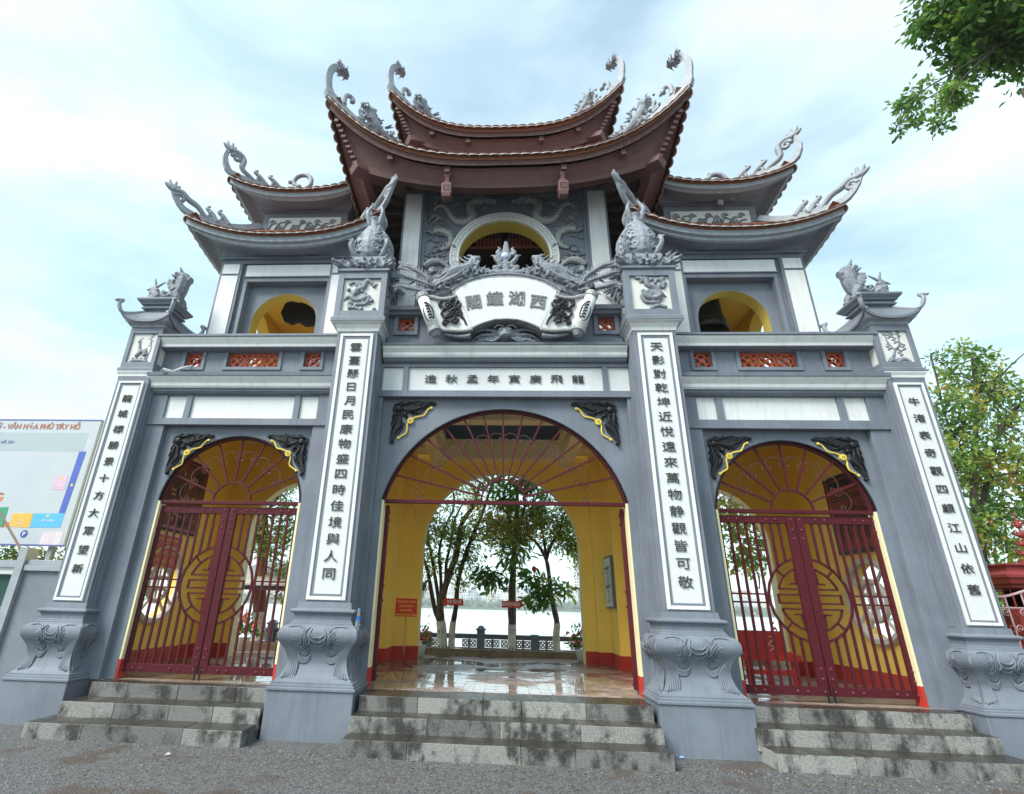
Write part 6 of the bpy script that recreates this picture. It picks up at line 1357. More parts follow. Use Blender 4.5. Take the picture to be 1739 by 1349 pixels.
# its big hanging leaf fronds
tree('shade_tree', z7(1270, 1590), [([z7(1275, 1590), z7(1270, 1450), z7(1275, 1330), z7(1235, 1150), z7(1210, 950), z7(1180, 780), z7(1100, 640), z7(1010, 560)], .085, .03), ([z7(1180, 780), z7(1230, 640), z7(1300, 520), z7(1360, 300)], .05, .015), ([z7(1190, 830), z7(1160, 600), z7(1130, 400), z7(1210, 150)], .04, .015)],
    [(z7(1180, 480), (.9, .8, .6), 2), (z7(1400, 560), (.6, .6, .5), 1.5), (z7(1330, 300, 6.6), (.9, .8, .6), 1.5), (z7(1500, 760), (.5, .5, .5), .6)], 120, 4200, .105, 'leaning tree with whitewashed foot, rightmost in the middle arch', group='trees by the lake wall', seed=8, white_h=.62, bias=.04)
tree('broadleaf_tree', z7(880, 1590, 5.9), [([z7(905, 1590, 6.9), z7(900, 1200, 6.9), z7(905, 700, 6.7), z7(920, 200, 6.4)], .05, .03), ([z7(905, 700, 6.7), z7(800, 900, 6.4), z7(700, 930, 6.0)], .02, .01), ([z7(905, 700, 6.7), z7(1000, 950, 6.4), z7(1150, 980, 6.0)], .02, .01)],
    [(z7(870, 110, 5.9), (.62, .6, .35), 2.2), (z7(1080, 160, 5.9), (.55, .5, .35), 1.5), (z7(800, 220, 5.9), (.5, .4, .25), 1), (z7(690, 930, 5.9), (.32, .3, .25), 1.1), (z7(820, 980, 5.9), (.25, .3, .2), .7), (z7(950, 1010, 5.9), (.3, .3, .2), .8), (z7(880, 690, 5.9), (.42, .3, .28), 1.2), (z7(1160, 1030, 5.9), (.3, .3, .25), 1), (z7(1030, 1150, 5.9), (.18, .2, .15), .5), (z7(1180, 1160, 5.9), (.2, .2, .15), .5), (z7(1370, 1040, 5.9), (.18, .15, .1), .4), (z7(1000, 900, 5.9), (.3, .3, .2), .6)],
    110, 1500, .20, 'broad dark green leaved tree hanging in front of the others in the middle arch', group='trees by the lake wall', seed=13, lm_=deep, asp=.36, droop=.7, tw=.5, twr=.010)
# tree seen through the left gate, and foliage through its bars
b0 = W(440, 1085, 6.4)
tree('shade_tree', b0, [([W(438, 1088, 6.4), W(442, 1000, 6.4), W(448, 900, 6.4), W(440, 800, 6.4), W(452, 700, 6.6)], .17, .10), ([W(446, 930, 6.4), W(400, 860, 6.3), W(370, 780, 6.3)], .06, .02), ([W(446, 880, 6.4), W(500, 800, 6.3), W(540, 700, 6.3)], .06, .02)],
    [(W(470, 800, 6.2), (1.3, 1.0, .9), 2), (W(455, 900, 6.0), (.9, .7, .8), 2), (W(380, 830, 6.2), (1.0, .8, .8), 1), (W(500, 980, 6.2), (.5, .5, .6), .8)], 150, 5200, .12, 'reddish trunked tree with white foot behind the left iron gate', group='trees by the lake wall', seed=21, white_h=.75, lm_=deep, lm2=green, barkm=mat('red_bark', (.22, .09, .05), .9, .3, 8, .6, 25))
# tree seen through the right gate
tree('almond_tree', W(1205, 1080, 7.), [([W(1195, 1090, 7), W(1200, 950, 7), W(1215, 800, 7), W(1230, 700, 7)], .09, .05), ([W(1205, 900, 7), W(1260, 850, 6.6), W(1310, 900, 6.4)], .03, .012), ([W(1210, 850, 7), W(1280, 960, 6.6), W(1290, 1000, 6.4)], .03, .012)],
    [(W(1265, 870, 6.4), (.75, .6, .8), 2), (W(1280, 950, 6.4), (.6, .5, .5), 1.6), (W(1240, 820, 6.4), (.8, .6, .6), 1)], 90, 1500, .17, 'sparse yellowing tree seen through the bars of the right gate', group='trees by the lake wall', seed=31, lm_=green, bias=.2, twr=.008)
# big tree right of the gateway
Y9 = 9.5; r9 = lambda x, y, Y=Y9: tuple(W(x, y, Y))
rt_root = r9(1660, 1250)
tree('almond_tree', (rt_root[0], rt_root[1], .0), [([(rt_root[0], rt_root[1], .0), r9(1655, 1000), r9(1665, 915), r9(1655, 860), r9(1652, 780), r9(1660, 690), r9(1650, 600)], .15, .05), ([r9(1665, 915), r9(1700, 880), r9(1760, 850), r9(1830, 760)], .09, .04), ([r9(1660, 900), r9(1690, 760), r9(1720, 700), r9(1790, 640)], .09, .03), ([r9(1655, 800), r9(1610, 720), r9(1590, 640), r9(1580, 600)], .05, .02), ([r9(1656, 720), r9(1700, 640), r9(1740, 600)], .04, .015), ([r9(1665, 915), r9(1600, 860), r9(1560, 820)], .06, .02)],
    [(r9(1640, 620), (1.0, 1.1, .8), 1.6), (r9(1690, 680), (1.4, 1.3, 1.0), 2.4), (r9(1640, 760), (1.4, 1.2, 1.2), 3), (r9(1720, 820), (1.2, 1.2, 1.3), 2.4), (r9(1600, 700), (.8, .9, 1.0), 1.4), (r9(1700, 960), (1.2, 1.2, .9), 2), (r9(1800, 740), (1.6, 1.4, 1.8), 2), (r9(1640, 900), (.9, .9, .9), 1.6), (r9(1590, 790), (.7, .9, 1.0), 1.4), (r9(1690, 1010), (1.0, 1.0, .6), 1.6), (r9(1740, 900), (1.2, 1.1, 1.1), 1.4)],
    640, 11500, .20, 'large yellowing almond tree filling the right edge beside the gateway', seed=41, lm_=green, lm2=deep, tw=.62, bias=.05, twr=.018, ends=(4, 6, 6, 6, 6))
# tree overhanging from the upper right; its trunk stands outside the view
tr = lambda x, y, Y=-1.6: tuple(W(x, y, Y)); x0 = W(2050, 600, -1.6)
z5 = lambda x, y, Y=-1.6: tuple(W(1480+x/5.19, y/5.19, Y))
tree('street_tree', (x0.x+.6, -1.2, 0), [([(x0.x+.6, -1.2, 0), (x0.x+.5, -1.3, 3), (x0.x+.2, -1.4, 6), (x0.x-.2, -1.5, 9)], .22, .12), ([(x0.x+.2, -1.4, 6.5), z5(1700, 250), z5(1400, 120), z5(1000, 60), z5(700, 20)], .05, .01), ([z5(1400, 200), z5(1100, 420), z5(800, 700), z5(620, 1000)], .018, .006), ([z5(1100, 420), z5(700, 650), z5(400, 850), z5(200, 1150)], .014, .005), ([(x0.x+.1, -1.4, 7.5), z5(1500, -100), z5(1000, -150), z5(500, -60)], .09, .02)],
    [(z5(800, 100), (.62, .7, .5), 3), (z5(1150, 150), (.7, .7, .6), 3), (z5(1000, 330), (.7, .6, .32), 2.4), (z5(1350, 350), (.5, .5, .4), 2), (z5(560, 120), (.22, .4, .35), 1), (z5(650, -100), (.6, .6, .4), 1.5), (z5(1300, -150), (1.2, .9, .6), 2), (z5(1700, 200), (.9, .9, .9), 2)],
    230, 6500, .13, 'leafy tree overhanging the top right corner of the picture', seed=51, lm_=deep, lm2=leaf_mat('leaf_olive', [(0, (.06, .12, .02)), (.6, (.14, .24, .03)), (1, (.32, .38, .06))], .5), tw=.7, asp=.5, twr=.012)  # second leaf colour, given to half of the leaves
tree('street_tree', (x0.x+1.6, -.6, 0), [([(x0.x+1.6, -.6, 0), (x0.x+1.4, -.8, 4), (x0.x+1.0, -1.0, 8)], .16, .08), ([(x0.x+1.2, -.9, 6.5), z5(1500, 420, -1.2), z5(1100, 560, -1.2), z5(700, 760, -1.2), z5(400, 930, -1.2), z5(180, 1180, -1.2)], .022, .004), ([z5(1100, 600, -1.2), z5(900, 800, -1.2), z5(700, 1000, -1.2), z5(560, 1160, -1.2)], .010, .004)],
    [(z5(330, 900, -1.2), (.22, .25, .10), 1.6), (z5(390, 1060, -1.2), (.13, .15, .09), .8), (z5(250, 1130, -1.2), (.09, .1, .10), .5), (z5(700, 880, -1.2), (.24, .25, .14), 2), (z5(850, 700, -1.2), (.28, .3, .14), 1.8), (z5(620, 1080, -1.2), (.10, .12, .14), .9), (z5(1000, 560, -1.2), (.3, .3, .14), 1.4), (z5(1250, 600, -1.2), (.25, .3, .10), .8), (z5(560, 680, -1.2), (.16, .2, .10), .5)],
    120, 1500, .085, 'thin outer sprays of leaves hanging below the top right crown', seed=57, lm_=deep, tw=.6, asp=.55, twr=.006)
# ================================================================ lake wall, kerb
lw = empty('lake_balustrade', (0, 7.0, .5), label='grey balustrade with pierced tiles along the lake behind the trees', cat='balustrade')
blm = mesh_of('pierced_tile', MB(), lattice); ltm = lattice_mesh(.17); ltm.materials.clear(); ltm.materials.append(mat('pierced_tile_white', (.50, .42, .36), .7, .2, 10))
M = MB(); M.box(-14, 14, 6.93, 7.07, .45, .60); M.box(-14, 14, 6.93, 7.07, .80, .87); ob('rail', M, grey, lw); M = MB(); M.box(-14, 14, 6.90, 7.10, .871, .91); ob('coping', M, grey, lw, bevel=.01)
hx = -14.0; pitch_ = 1.35; k = 0
while hx < 14:
    x = hx; M = MB(); M.box(x-.10, x+.10, 6.88, 7.12, .44, .93)
    if k % 2 == 0: M.sq(x, 7.0, [(.10, .93), (.10, 1.0), (.13, 1.01), (.13, 1.03), (.09, 1.05), (.06, 1.09), (.02, 1.11)])
    ob('post', M, grey, lw, bevel=.008)
    for j in range(6):
        xx = x+.10+(pitch_-.2)*(j+.5)/6
        if -3.0 < xx < 3.2 and j in (0, 5) or (k % 2 == 0 and 1 <= j <= 4) or j in (0, 1, 4, 5): inst('pierced_tile', ltm, lw, Matrix.Translation((xx, 7.0, .70)))
    M = MB()
    for j in (1, 5) : xx = x+.1+(pitch_-.2)*j/6; M.box(xx-.02, xx+.02, 6.94, 7.06, .60, .80)
    ob('upright', M, grey, lw); hx += pitch_; k += 1
put(lw)
M = MB(); M.box(-14, 14, 6.05, 6.92, .40, .60); ob('planting_bed', M, soil, kind='structure'); M = MB(); M.box(-14, 14, 5.90, 6.049, .40, .63); ob('kerb', M, mat('old_concrete', (.22, .17, .11), .85, .25, 6, .6, 40, .5, (.08, .07, .05)), kind='structure')
# ================================================================ signs in the passage
red = mat('sign_red', (.62, .03, .02), .5, .05, 4); yel = mat('sign_yellow', (.85, .62, .08), .5, .03, 4); wht = mat('sign_white', (.80, .80, .78), .5, .03, 4)
def arrow(px0, px1, py, pointer, body, label, Y=5.85):
    a, b = W(px0, py, Y), W(px1, py+ (px1-px0)*.035, Y); x0, x1 = a.x, b.x; z = (a.z+b.z)/2; h = .075; e = empty('arrow_sign', ((x0+x1)/2, Y, z), label=label, cat='sign', group='red arrow signs on the lakeside trees')
    P = [(x0, z), (x0+.12, z+.125), (x0+.12, z+h), (x1, z+h), (x1, z-h), (x0+.12, z-h), (x0+.12, z-.125)] if pointer < 0 else [(x1, z), (x1-.12, z+.125), (x1-.12, z+h), (x0, z+h), (x0, z-h), (x1-.12, z-h), (x1-.12, z-.125)]
    if pointer > 0: P = P[::-1]
    M = MB(); M.prism(P[::-1], Y-.012, Y); ob('plate', M, red, e); text(body, wht, .105, e, facing((x0+x1)/2-pointer*.045, Y-.014, z), .002, .003, name='lettering', sx=.56); put(e)
arrow(750, 787, 1022, -1, 'PHỦ TÂY HỒ', 'red arrow sign pointing left with white words on the many-stemmed tree'); arrow(852, 889, 1026, 1, 'ĐỀN KIM NGƯU', 'red arrow sign pointing right with white words on the slim tree')
# red notice on a tripod stand
a, b, c = W(673, 1016, 3.0), W(709, 1018, 3.0), W(673, 1047, 3.0); e = empty('notice_stand', ((a.x+b.x)/2, 3.0, .5), label='red notice with yellow lines on a thin tripod stand in the left of the passage', cat='sign stand')
M = MB(); M.box(a.x, b.x, 2.99, 3.01, c.z, a.z); ob('board', M, red, e); xc = (a.x+b.x)/2
for i, tx in enumerate(('ĐỀ NGHỊ QUÝ KHÁCH', 'GIỮ GÌN VỆ SINH', 'KHÔNG ĐỂ XE', 'TRONG KHU VỰC CỔNG')): text(tx, yel, .042, e, facing(xc, 2.986, a.z-.06-i*.075), .001, .001, name='lettering', sx=.8)
M = MB(); M.tube([(xc, 3.02, c.z), (xc, 3.02, .68)], .012, 6); ob('pole', M, mat('steel', (.35, .35, .35), .3, .05, 3, metal=.6), e)
for dx, dy in ((-.22, -.15), (.2, -.18), (0, .25)): M = MB(); M.tube([(xc, 3.02, .72), (xc+dx, 3.02+dy, .5)], .01, 6); ob('leg', M, mat('stand_red', (.3, .03, .02), .5, .1, 3), e)
put(e)
# blue notice board on the right pilaster
e = empty('notice_board', (2.25, 4.1, 1.5), label='narrow pale blue notice board on the right yellow pilaster of the passage', cat='notice board')
zt, zb = atx_z = (2.55, 1.60)
M = MB(); M.box(2.205, 2.262, 3.80, 4.50, 1.58, 2.60); ob('frame', M, mat('board_frame', (.12, .15, .2), .4, .1, 5), e)
M = MB(); M.box(2.200, 2.2049, 3.84, 4.46, 1.62, 2.56); ob('sheet', M, mat('board_blue', (.66, .84, .92), .4, .03, 5), e)
M = MB(); rb = random.Random(2)
for i in range(22):
    z = 2.40-i*.033
    if i in (1, 12): M.box(2.197, 2.1995, 3.92, 4.38, z-.02, z+.016)
    else: M.box(2.197, 2.1995, 3.92, 4.38-rb.uniform(0, .2), z-.006, z+.004)
ob('print_lines', M, mat('print_dark', (.03, .05, .12), .5, .1, 5), e, kind='stuff'); put(e)
# framed pictures high on the outer walls and the red banner
def xpanel(name, xw, y0, y1, z0, z1, label, cat, framem, fieldm, fw=.05):
    s = 1 if xw > 0 else -1; e = empty(name, (xw, (y0+y1)/2, z0), label=label, cat=cat); tl_ = .20
    def bx(M, ya, yb, za, zb, d0, d1): M.box(min(xw-s*d0, xw-s*d1), max(xw-s*d0, xw-s*d1), ya, yb, za, zb)
    M = MB(); bx(M, y0, y1, z0, z1, .015, .06); ob('frame', M, framem, e)
    M = MB(); bx(M, y0+fw, y1-fw, z0+fw, z1-fw, .061, .066); ob('picture', M, fieldm, e); return e, s
pict1 = mat('picture_dark', (.01, .012, .012), .7, .2, 3.0, col2=(.28, .07, .03)); pict2 = mat('picture_red', (.20, .02, .012), .7, .2, 7.0, col2=(.33, .08, .03))
frm = mat('picture_frame_red', (.28, .02, .015), .4, .1, 5); frb = mat('picture_frame_black', (.02, .015, .015), .6, .1, 5)
e, s = xpanel('framed_picture', -6.05, 1.5, 2.75, 2.72, 4.0, 'dark painted picture in a red frame high on the wall behind the left gate', 'picture', frm, pict1)
M = MB(); M.box(-6.028, -6.0, 1.46, 2.79, 2.68, 2.719); M.box(-6.028, -6.0, 1.46, 2.79, 4.001, 4.04); ob('outer_frame', M, frb, e); rp2 = random.Random(9); M = MB()
for i in range(16): y_, z_ = rp2.uniform(1.65, 2.6), rp2.uniform(2.85, 3.9); M.box(-5.983, -5.981, y_, y_+rp2.uniform(.04, .14), z_, z_+rp2.uniform(.03, .10))
ob('painted_blossoms', M, mat('blossom_paint', (.45, .14, .05), .5, .3, 20, col2=(.5, .35, .05)), e, kind='stuff'); put(e)
e, s = xpanel('framed_picture', 6.05, 1.25, 2.55, 2.55, 3.9, 'red and black lacquer picture in a black frame high behind the right gate', 'picture', frb, pict2, .07)
M = MB()
for z_ in (3.45, 3.5): M.box(5.981, 5.983, 1.35, 2.45, z_, z_+.02)
for i in range(14): a0_ = i*.075; M.box(5.980, 5.982, 1.4+a0_, 1.43+a0_, 2.75, 3.35-.02*abs(i-7))
M.box(5.981, 5.9835, 1.33, 2.47, 3.6, 3.8); ob('lacquer_drawing', M, mat('lacquer_black', (.02, .01, .01), .7, .1, 5), e, kind='stuff')
M = MB(); M.box(5.98, 5.984, 1.33, 1.37, 2.63, 3.82); M.box(5.98, 5.984, 2.43, 2.47, 2.63, 3.82); M.box(5.979, 5.984, 1.33, 2.47, 3.62, 3.67); ob('red_mount', M, red, e); put(e)
e, s = xpanel('red_banner', -6.05, 1.35, 2.35, 1.98+.05, 2.62, 'red banner with yellow lettering below the picture behind the left gate', 'banner', wht, red, .02)
rotx = Matrix.Rotation(pi/2, 4, 'Z') @ Matrix.Rotation(pi/2, 4, 'X')
for i, (tx, sz) in enumerate((('CỘNG HÒA XÃ HỘI CHỦ NGHĨA VIỆT NAM', .035), ('LỄ HỘI PHỦ TÂY HỒ', .085), ('DI TÍCH LỊCH SỬ', .075), ('CẤP QUỐC GIA', .05))): text(tx, yel, sz, e, Matrix.Translation((-5.980, 1.85, 2.52-[0, .23, .36, .45][i])) @ rotx, .001, .002, name='lettering')
M = MB(); M.lathe((0, 0, 0), [(.05, 0), (.05, .003)], 10); M.tube([(0, .045*cos(i*pi/8), .045*math.sin(i*pi/8)) for i in range(17)], .008, 5, cap=False); M.v = [(x-5.978, y+1.85, z+2.42) for x, y, z in M.v]; ob('emblem', M, yel, e); put(e)
# red stand behind the right gate
e = empty('red_stand', W(1300, 1160, 2.0), label='red painted slatted stand with back panel behind the right gate', cat='stand'); rdm = mat('red_gloss', (.55, .025, .015), .35, .1, 6)
P2 = lambda x, y: W(1210+x*.2298, 900+y*.2298, 2.0); l_, r_ = P2(265, 1100).x, P2(640, 1100).x; zt_ = P2(300, 745).z
M = MB(); M.box(l_, P2(540, 800).x, 2.12, 2.16, P2(300, 905).z, zt_); ob('back_panel', M, rdm, e); M = MB(); M.box(l_-.05, r_+.05, 1.9, 2.2, P2(300, 960).z, P2(300, 915).z); ob('top_rail', M, rdm, e)
for x_ in (l_+.04, (l_+r_)/2-.05, r_-.04): M = MB(); M.box(x_-.04, x_+.04, 1.95, 2.03, .5, P2(300, 960).z); ob('leg', M, rdm, e)
M = MB(); M.box(l_, r_, 1.96, 2.02, .68, .75); ob('low_rail', M, rdm, e); M = MB(); M.box(l_+.02, r_-.02, 2.03, 2.1, .95, 1.0); ob('shelf', M, rdm, e)
text('Á', wht, .3, e, facing(P2(460, 830).x, 2.115, P2(460, 850).z), .001, -.005, name='chalk_mark') if False else None
M = MB(); M.tube(cr([(P2(440, 790).x, 2.11, P2(440, 790).z), (P2(480, 800).x, 2.11, P2(480, 800).z), (P2(440, 850).x, 2.11, P2(440, 850).z), (P2(480, 870).x, 2.11, P2(480, 870).z), (P2(450, 900).x, 2.11, P2(450, 900).z)]), .006, 4); ob('painted_scrawl', M, wht, e); put(e)
# flower pots
def pot(x, y, z, s_, label, seed):
    e = empty('flower_pot', (x, y, z), label=label, cat='potted plant', group='pots of red flowers around the passage'); M = MB(); M.lathe((x, y, z), [(.0, 0), (.10*s_, 0), (.14*s_, .2*s_), (.15*s_, .22*s_), (.12*s_, .22*s_), (.0, .2*s_)], 14); ob('pot', M, mat('pot_white', (.6, .6, .58), .5, .1, 5), e, smooth=True)
    rs = np.random.RandomState(seed); pts = [(x+rs.normal(0, .12*s_), y+rs.normal(0, .10*s_), z+.25*s_+abs(rs.normal(0, .18*s_))) for _ in range(260)]; leaves('foliage', pts, [(0, 0, .4)]*260, .09*s_, deep, e, seed)
    M = MB()
    for _ in range(26): c = (x+rs.normal(0, .15*s_), y-.05+rs.normal(0, .1*s_), z+(.3+abs(rs.normal(0, .22)))*s_); [M.ell((c[0]+rs.normal(0, .015), c[1]+rs.normal(0, .015), c[2]+rs.normal(0, .015)), (.022*s_,)*3, 5, 4) for _ in range(3)]
    ob('red_blooms', M, mat('bloom_red', (.75, .06, .05), .5, .3, 30, col2=(.85, .2, .15)), e); put(e)
p = W(712, 1112, 5.3); pot(p.x, 5.3, .5, 1.0, 'pot of red flowers by the left jamb of the rear middle arch', 1); p = W(990, 1120, 5.2); pot(p.x, 5.2, .5, 1.05, 'pot of red flowers by the right jamb of the rear middle arch', 2)
p = W(408, 1108, 5.4); pot(p.x, 5.4, .5, 1.2, 'pot of red flowers behind the left iron gate', 3); p = W(1322, 1138, 4.6); pot(p.x, 4.6, .5, 1.1, 'pot of red flowers behind the red stand', 4)
# lanterns in the trees
def lantern(px, py, Y, m_, label, r_=.09):
    p = W(px, py, Y); e = empty('lantern', p, label=label, cat='lantern'); M = MB(); M.lathe(p, [(0, r_*1.2), (r_*.5, r_*1.1), (r_, r_*.4), (r_*.95, -.2*r_), (r_*.3, -r_*1.3), (0, -r_*1.4)], 10); ob('shade', M, m_, e, smooth=True); M = MB(); M.tube([p+Vector((0, 0, r_)), p+Vector((0, 0, r_*6))], .004, 4); M.tube([p-Vector((0, 0, r_)), p-Vector((0, 0, r_*3.6))], .012, 5); ob('cord', M, black, e); put(e)
lantern(907, 967, 6.0, red, 'small red lantern hanging right of the slim tree', .06); lantern(719, 996, 5.9, mat('blue_cloth', (.03, .10, .24), .6, .1, 4), 'small blue lantern hanging at the left jamb of the rear arch', .075)
# grey canopy over a stall behind the left gate
e = empty('canopy', W(445, 990, 6.6), label='pale grey canopy with dark edge behind the left gate', cat='canopy'); a, b = W(395, 990, 6.2), W(500, 992, 6.2); c = W(430, 958, 6.8)
M = MB(); M.add([(a.x-.3, 5.7, a.z-.02), (b.x+.2, 5.7, b.z-.02), (b.x-.1, 7.6, c.z+.05), (a.x, 7.6, c.z+.1)], [(0, 1, 2, 3), (3, 2, 1, 0)]); M.box(a.x-.3, b.x+.2, 5.66, 5.72, a.z-.12, a.z-.02); ob('cloth', M, mat('canopy_grey', (.42, .40, .37), .7, .1, 3), e); M = MB(); M.box(a.x-.32, b.x+.22, 5.64, 5.659, a.z-.16, a.z-.06); ob('valance', M, black, e)
for x_ in (a.x-.2, b.x+.1): M = MB(); M.tube([(x_, 5.75, .5), (x_, 5.75, a.z-.05)], .02, 6); ob('pole', M, black, e)
put(e)
# ================================================================ small things
p = W(596, 1062, .05); e = empty('water_bottle', (p.x, .02, 1.30), label='clear plastic water bottle with blue label standing on the left middle pedestal', cat='bottle')
cx_, cy_, zb_ = -1.925, .0, 1.262
M = MB(); M.lathe((cx_, cy_, zb_), [(0, 0), (.03, 0), (.032, .01), (.031, .05), (.032, .14), (.03, .16), (.013, .195), (.013, .21)], 14)
gl = bpy.data.materials.new('clear_plastic'); gl.use_nodes = True; _q = gl.node_tree.nodes['Principled BSDF']; _q.inputs['Base Color'].default_value = (.85, .9, .95, 1); _q.inputs['Transmission Weight'].default_value = .85; _q.inputs['Roughness'].default_value = .1
ob('body', M, gl, e, smooth=True); M = MB(); M.lathe((cx_, cy_, zb_), [(.0325, .075), (.0335, .08), (.0335, .13), (.0325, .135)], 14); ob('label_band', M, mat('label_blue', (.05, .2, .65), .4, .2, 30), e); M = MB(); M.lathe((cx_, cy_, zb_+.205), [(.015, 0), (.015, .022), (0, .023)], 12); ob('cap', M, mat('cap_blue', (.1, .35, .75), .4, .05, 5), e); e.location = (cx_, cy_, zb_); put(e)
# security camera on the left wing
zcm = lambda x, y, Y=.12: W(x*.32615, 560+y*.32615, Y)
a, b, c = zcm(1000, 190, .40), zcm(905, 215, .3), zcm(870, 232, .22); e = empty('security_camera', zcm(870, 235), label='white security camera on a bent arm beside the far left pillar head', cat='camera')
M = MB(); M.tube(cr([a, zcm(960, 195, .3), b, c], 4), .013, 6); ob('arm', M, wht, e); c2 = zcm(848, 212, .12); M = MB(); M.box(c.x-.05, c.x+.05, c.y-.04, c.y+.04, c.z-.03, c.z+.05); ob('joint_box', M, wht, e, bevel=.006)
M = MB(); M.tube([c+Vector((.03, .03, .05)), c2], .042, 10); ob('housing', M, wht, e, smooth=False, bevel=.005); M = MB(); M.tube([c2+(c2-c)*.02, c2+(c2-c)*.12], .036, 10); ob('lens', M, black, e); put(e)
# spot lamp on the right scroll roll
p = F(1660, 265, -.02); e = empty('spot_lamp', p, label='small black spot lamp with red tip on the right scroll end', cat='lamp'); M = MB(); M.tube([p+Vector((.01, 0, .05)), p+Vector((.0, -.02, -.04))], [.035, .045], 10); ob('housing', M, black, e); M = MB(); M.ell(p+Vector((-.005, -.03, -.085)), (.028, .028, .032), 8, 6); ob('red_bulb', M, mat('lamp_red', (.55, .12, .10), .4, .05, 5), e); put(e)
# litter
for (px, py, lab) in ((787+0, 0, ''),): pass
def litter(x, y, m_, label, s_=.05): e = MB(); e.add([(x, y, .006), (x+s_*1.4, y+.01, .012), (x+s_*1.2, y+s_, .02), (x+.005, y+s_*.8, .008), (x+s_*.7, y+s_*.4, .03)], [(0, 1, 4), (1, 2, 4), (2, 3, 4), (3, 0, 4)]); o = ob('litter', e, m_, label=label, cat='litter')
def gz(px, py): d = RGT*((px-869.5-PPX)/F_PX) - UPV*((py-674.5)/F_PX) + FWD; return CAM+d*((0-CAM.z)/d.z)
p = gz(278, 1284); litter(p.x, p.y, mat('paper_grey', (.42, .42, .40), .8, .05, 4), 'flat scrap of pale paper on the road before the left steps', .045); p = gz(1154, 1289); litter(p.x, p.y, mat('litter_blue', (.3, .45, .7), .5, .1, 9), 'crumpled pale blue scrap at the foot of the right middle pedestal', .045)
for i_, (px, py) in []: p = gz(px, py-4); litter(p.x, p.y, wht, ['small white scrap nearest the lower left corner', 'middle of three white scraps along the lower edge of the road', 'rightmost of three white scraps along the lower edge of the road'][i_], .03)
rl = random.Random(17); M = MB(); M2 = MB()
for k in range(170):
    x, y = rl.uniform(-6, 6), -.65-abs(rl.gauss(0, .5)) if rl.random() < .65 else rl.uniform(-3.0, -.9)
    a = rl.uniform(0, 6.3); s_ = rl.uniform(.012, .035); c, d = cos(a)*s_, sin(a)*s_; M.add([(x-c, y-d, .004), (x+d*.4, y-c*.4, .012), (x+c, y+d, .005), (x-d*.4, y+c*.4, .010)], [(0, 1, 2, 3)])
for k in range(420): x = rl.uniform(-6, 6); y = -.62-abs(rl.gauss(0, .25)) if rl.random() < .6 else rl.uniform(-3, -.9); M2.ell((x, y, .003), (rl.uniform(.005, .014), rl.uniform(.005, .012), .008), 5, 3)
ob('fallen_leaves', M, mat('dead_leaf', (.16, .09, .04), .8, .3, 30, col2=(.30, .22, .08)), kind='stuff', label='small dead leaves scattered on the road along the steps', cat='leaf litter'); ob('road_grit', M2, mat('grit', (.22, .21, .20), .9, .4, 40), kind='stuff', label='loose grit on the road along the foot of the steps', cat='grit')
# ================================================================ left side: map board, wall, green door
zl = lambda x, y, Y: W(x/3.55, 680+y/3.55, Y)
BY = 2.8; e = empty('map_board', (-10.5, BY, 0), label='large printed site map board on steel posts at the left edge', cat='sign board')
rt_, rb_ = zl(625, 118, BY), zl(375, 882, BY); xr, zt_, zb_ = -8.66, rt_.z, rb_.z; xl = -12.6; pale = mat('map_paper', (.46, .50, .54), .45, .03, 1); 
M = MB(); M.box(xl, xr, BY, BY+.06, zb_, zt_); ob('panel', M, mat('board_back', (.35, .38, .42), .5, .05, 2), e); M = MB(); M.box(xl+.02, xr-.02, BY-.006, BY-.001, zb_+.03, zt_-.03); ob('printed_sheet', M, pale, e)
M = MB(); M.box(xl, xr, BY-.012, BY, zt_-.03, zt_); M.box(xl, xr, BY-.012, BY, zb_, zb_+.03); ob('frame_edge', M, mat('edge_blue', (.10, .13, .32), .5, .05, 2), e)
M = MB(); M.box(xl+.02, xr-.22, BY-.008, BY-.0061, zl(100, 305, BY).z, zl(100, 195, BY).z); ob('pale_band', M, mat('map_band', (.36, .43, .45), .5, .03, 1), e)
brn = mat('map_brown', (.36, .15, .09), .5, .05, 3); navy = mat('map_navy', (.05, .08, .35), .5, .05, 3)
c = zl(60, 160, BY); text('DI TÍCH LỊCH SỬ - VĂN HÓA PHỦ TÂY HỒ', brn, .155, e, Matrix.Translation((zl(487, 160, BY).x, BY-.011, c.z)) @ Matrix.Rotation(pi/2, 4, 'X'), .001, .006, name='lettering', align='RIGHT')
c = zl(90, 255, BY); text('KHU DI TÍCH PHỦ TÂY HỒ - HỒ TÂY', navy, .085, e, Matrix.Translation((c.x, BY-.011, c.z)) @ Matrix.Rotation(pi/2, 4, 'X'), .001, .001, name='lettering', align='RIGHT')
def mp4(pts, col, nm, d=.010): M = MB(); M.prism([(zl(*p_, BY).x, zl(*p_, BY).z) for p_ in pts][::-1], BY-d, BY-.0062); return ob(nm, M, col, e)
mp4([(480, 310), (522, 310), (393, 682), (355, 682)], mat('map_blue_bar', (.07, .12, .45), .5, .03, 3), 'map_block'); mp4([(205, 682), (393, 682), (365, 768), (180, 768)], mat('map_sky', (.10, .42, .75), .5, .03, 3), 'map_block')
mp4([(80, 682), (203, 682), (178, 768), (55, 762)], mat('map_amber', (.72, .42, .08), .5, .03, 3), 'map_block'); mp4([(340, 455), (414, 455), (388, 540), (312, 538)], mat('map_pink', (.60, .42, .55), .5, .05, 3), 'map_block'); mp4([(262, 794), (388, 794), (362, 882), (232, 882)], mat('map_photo', (.62, .55, .60), .5, .1, 5), 'map_block')
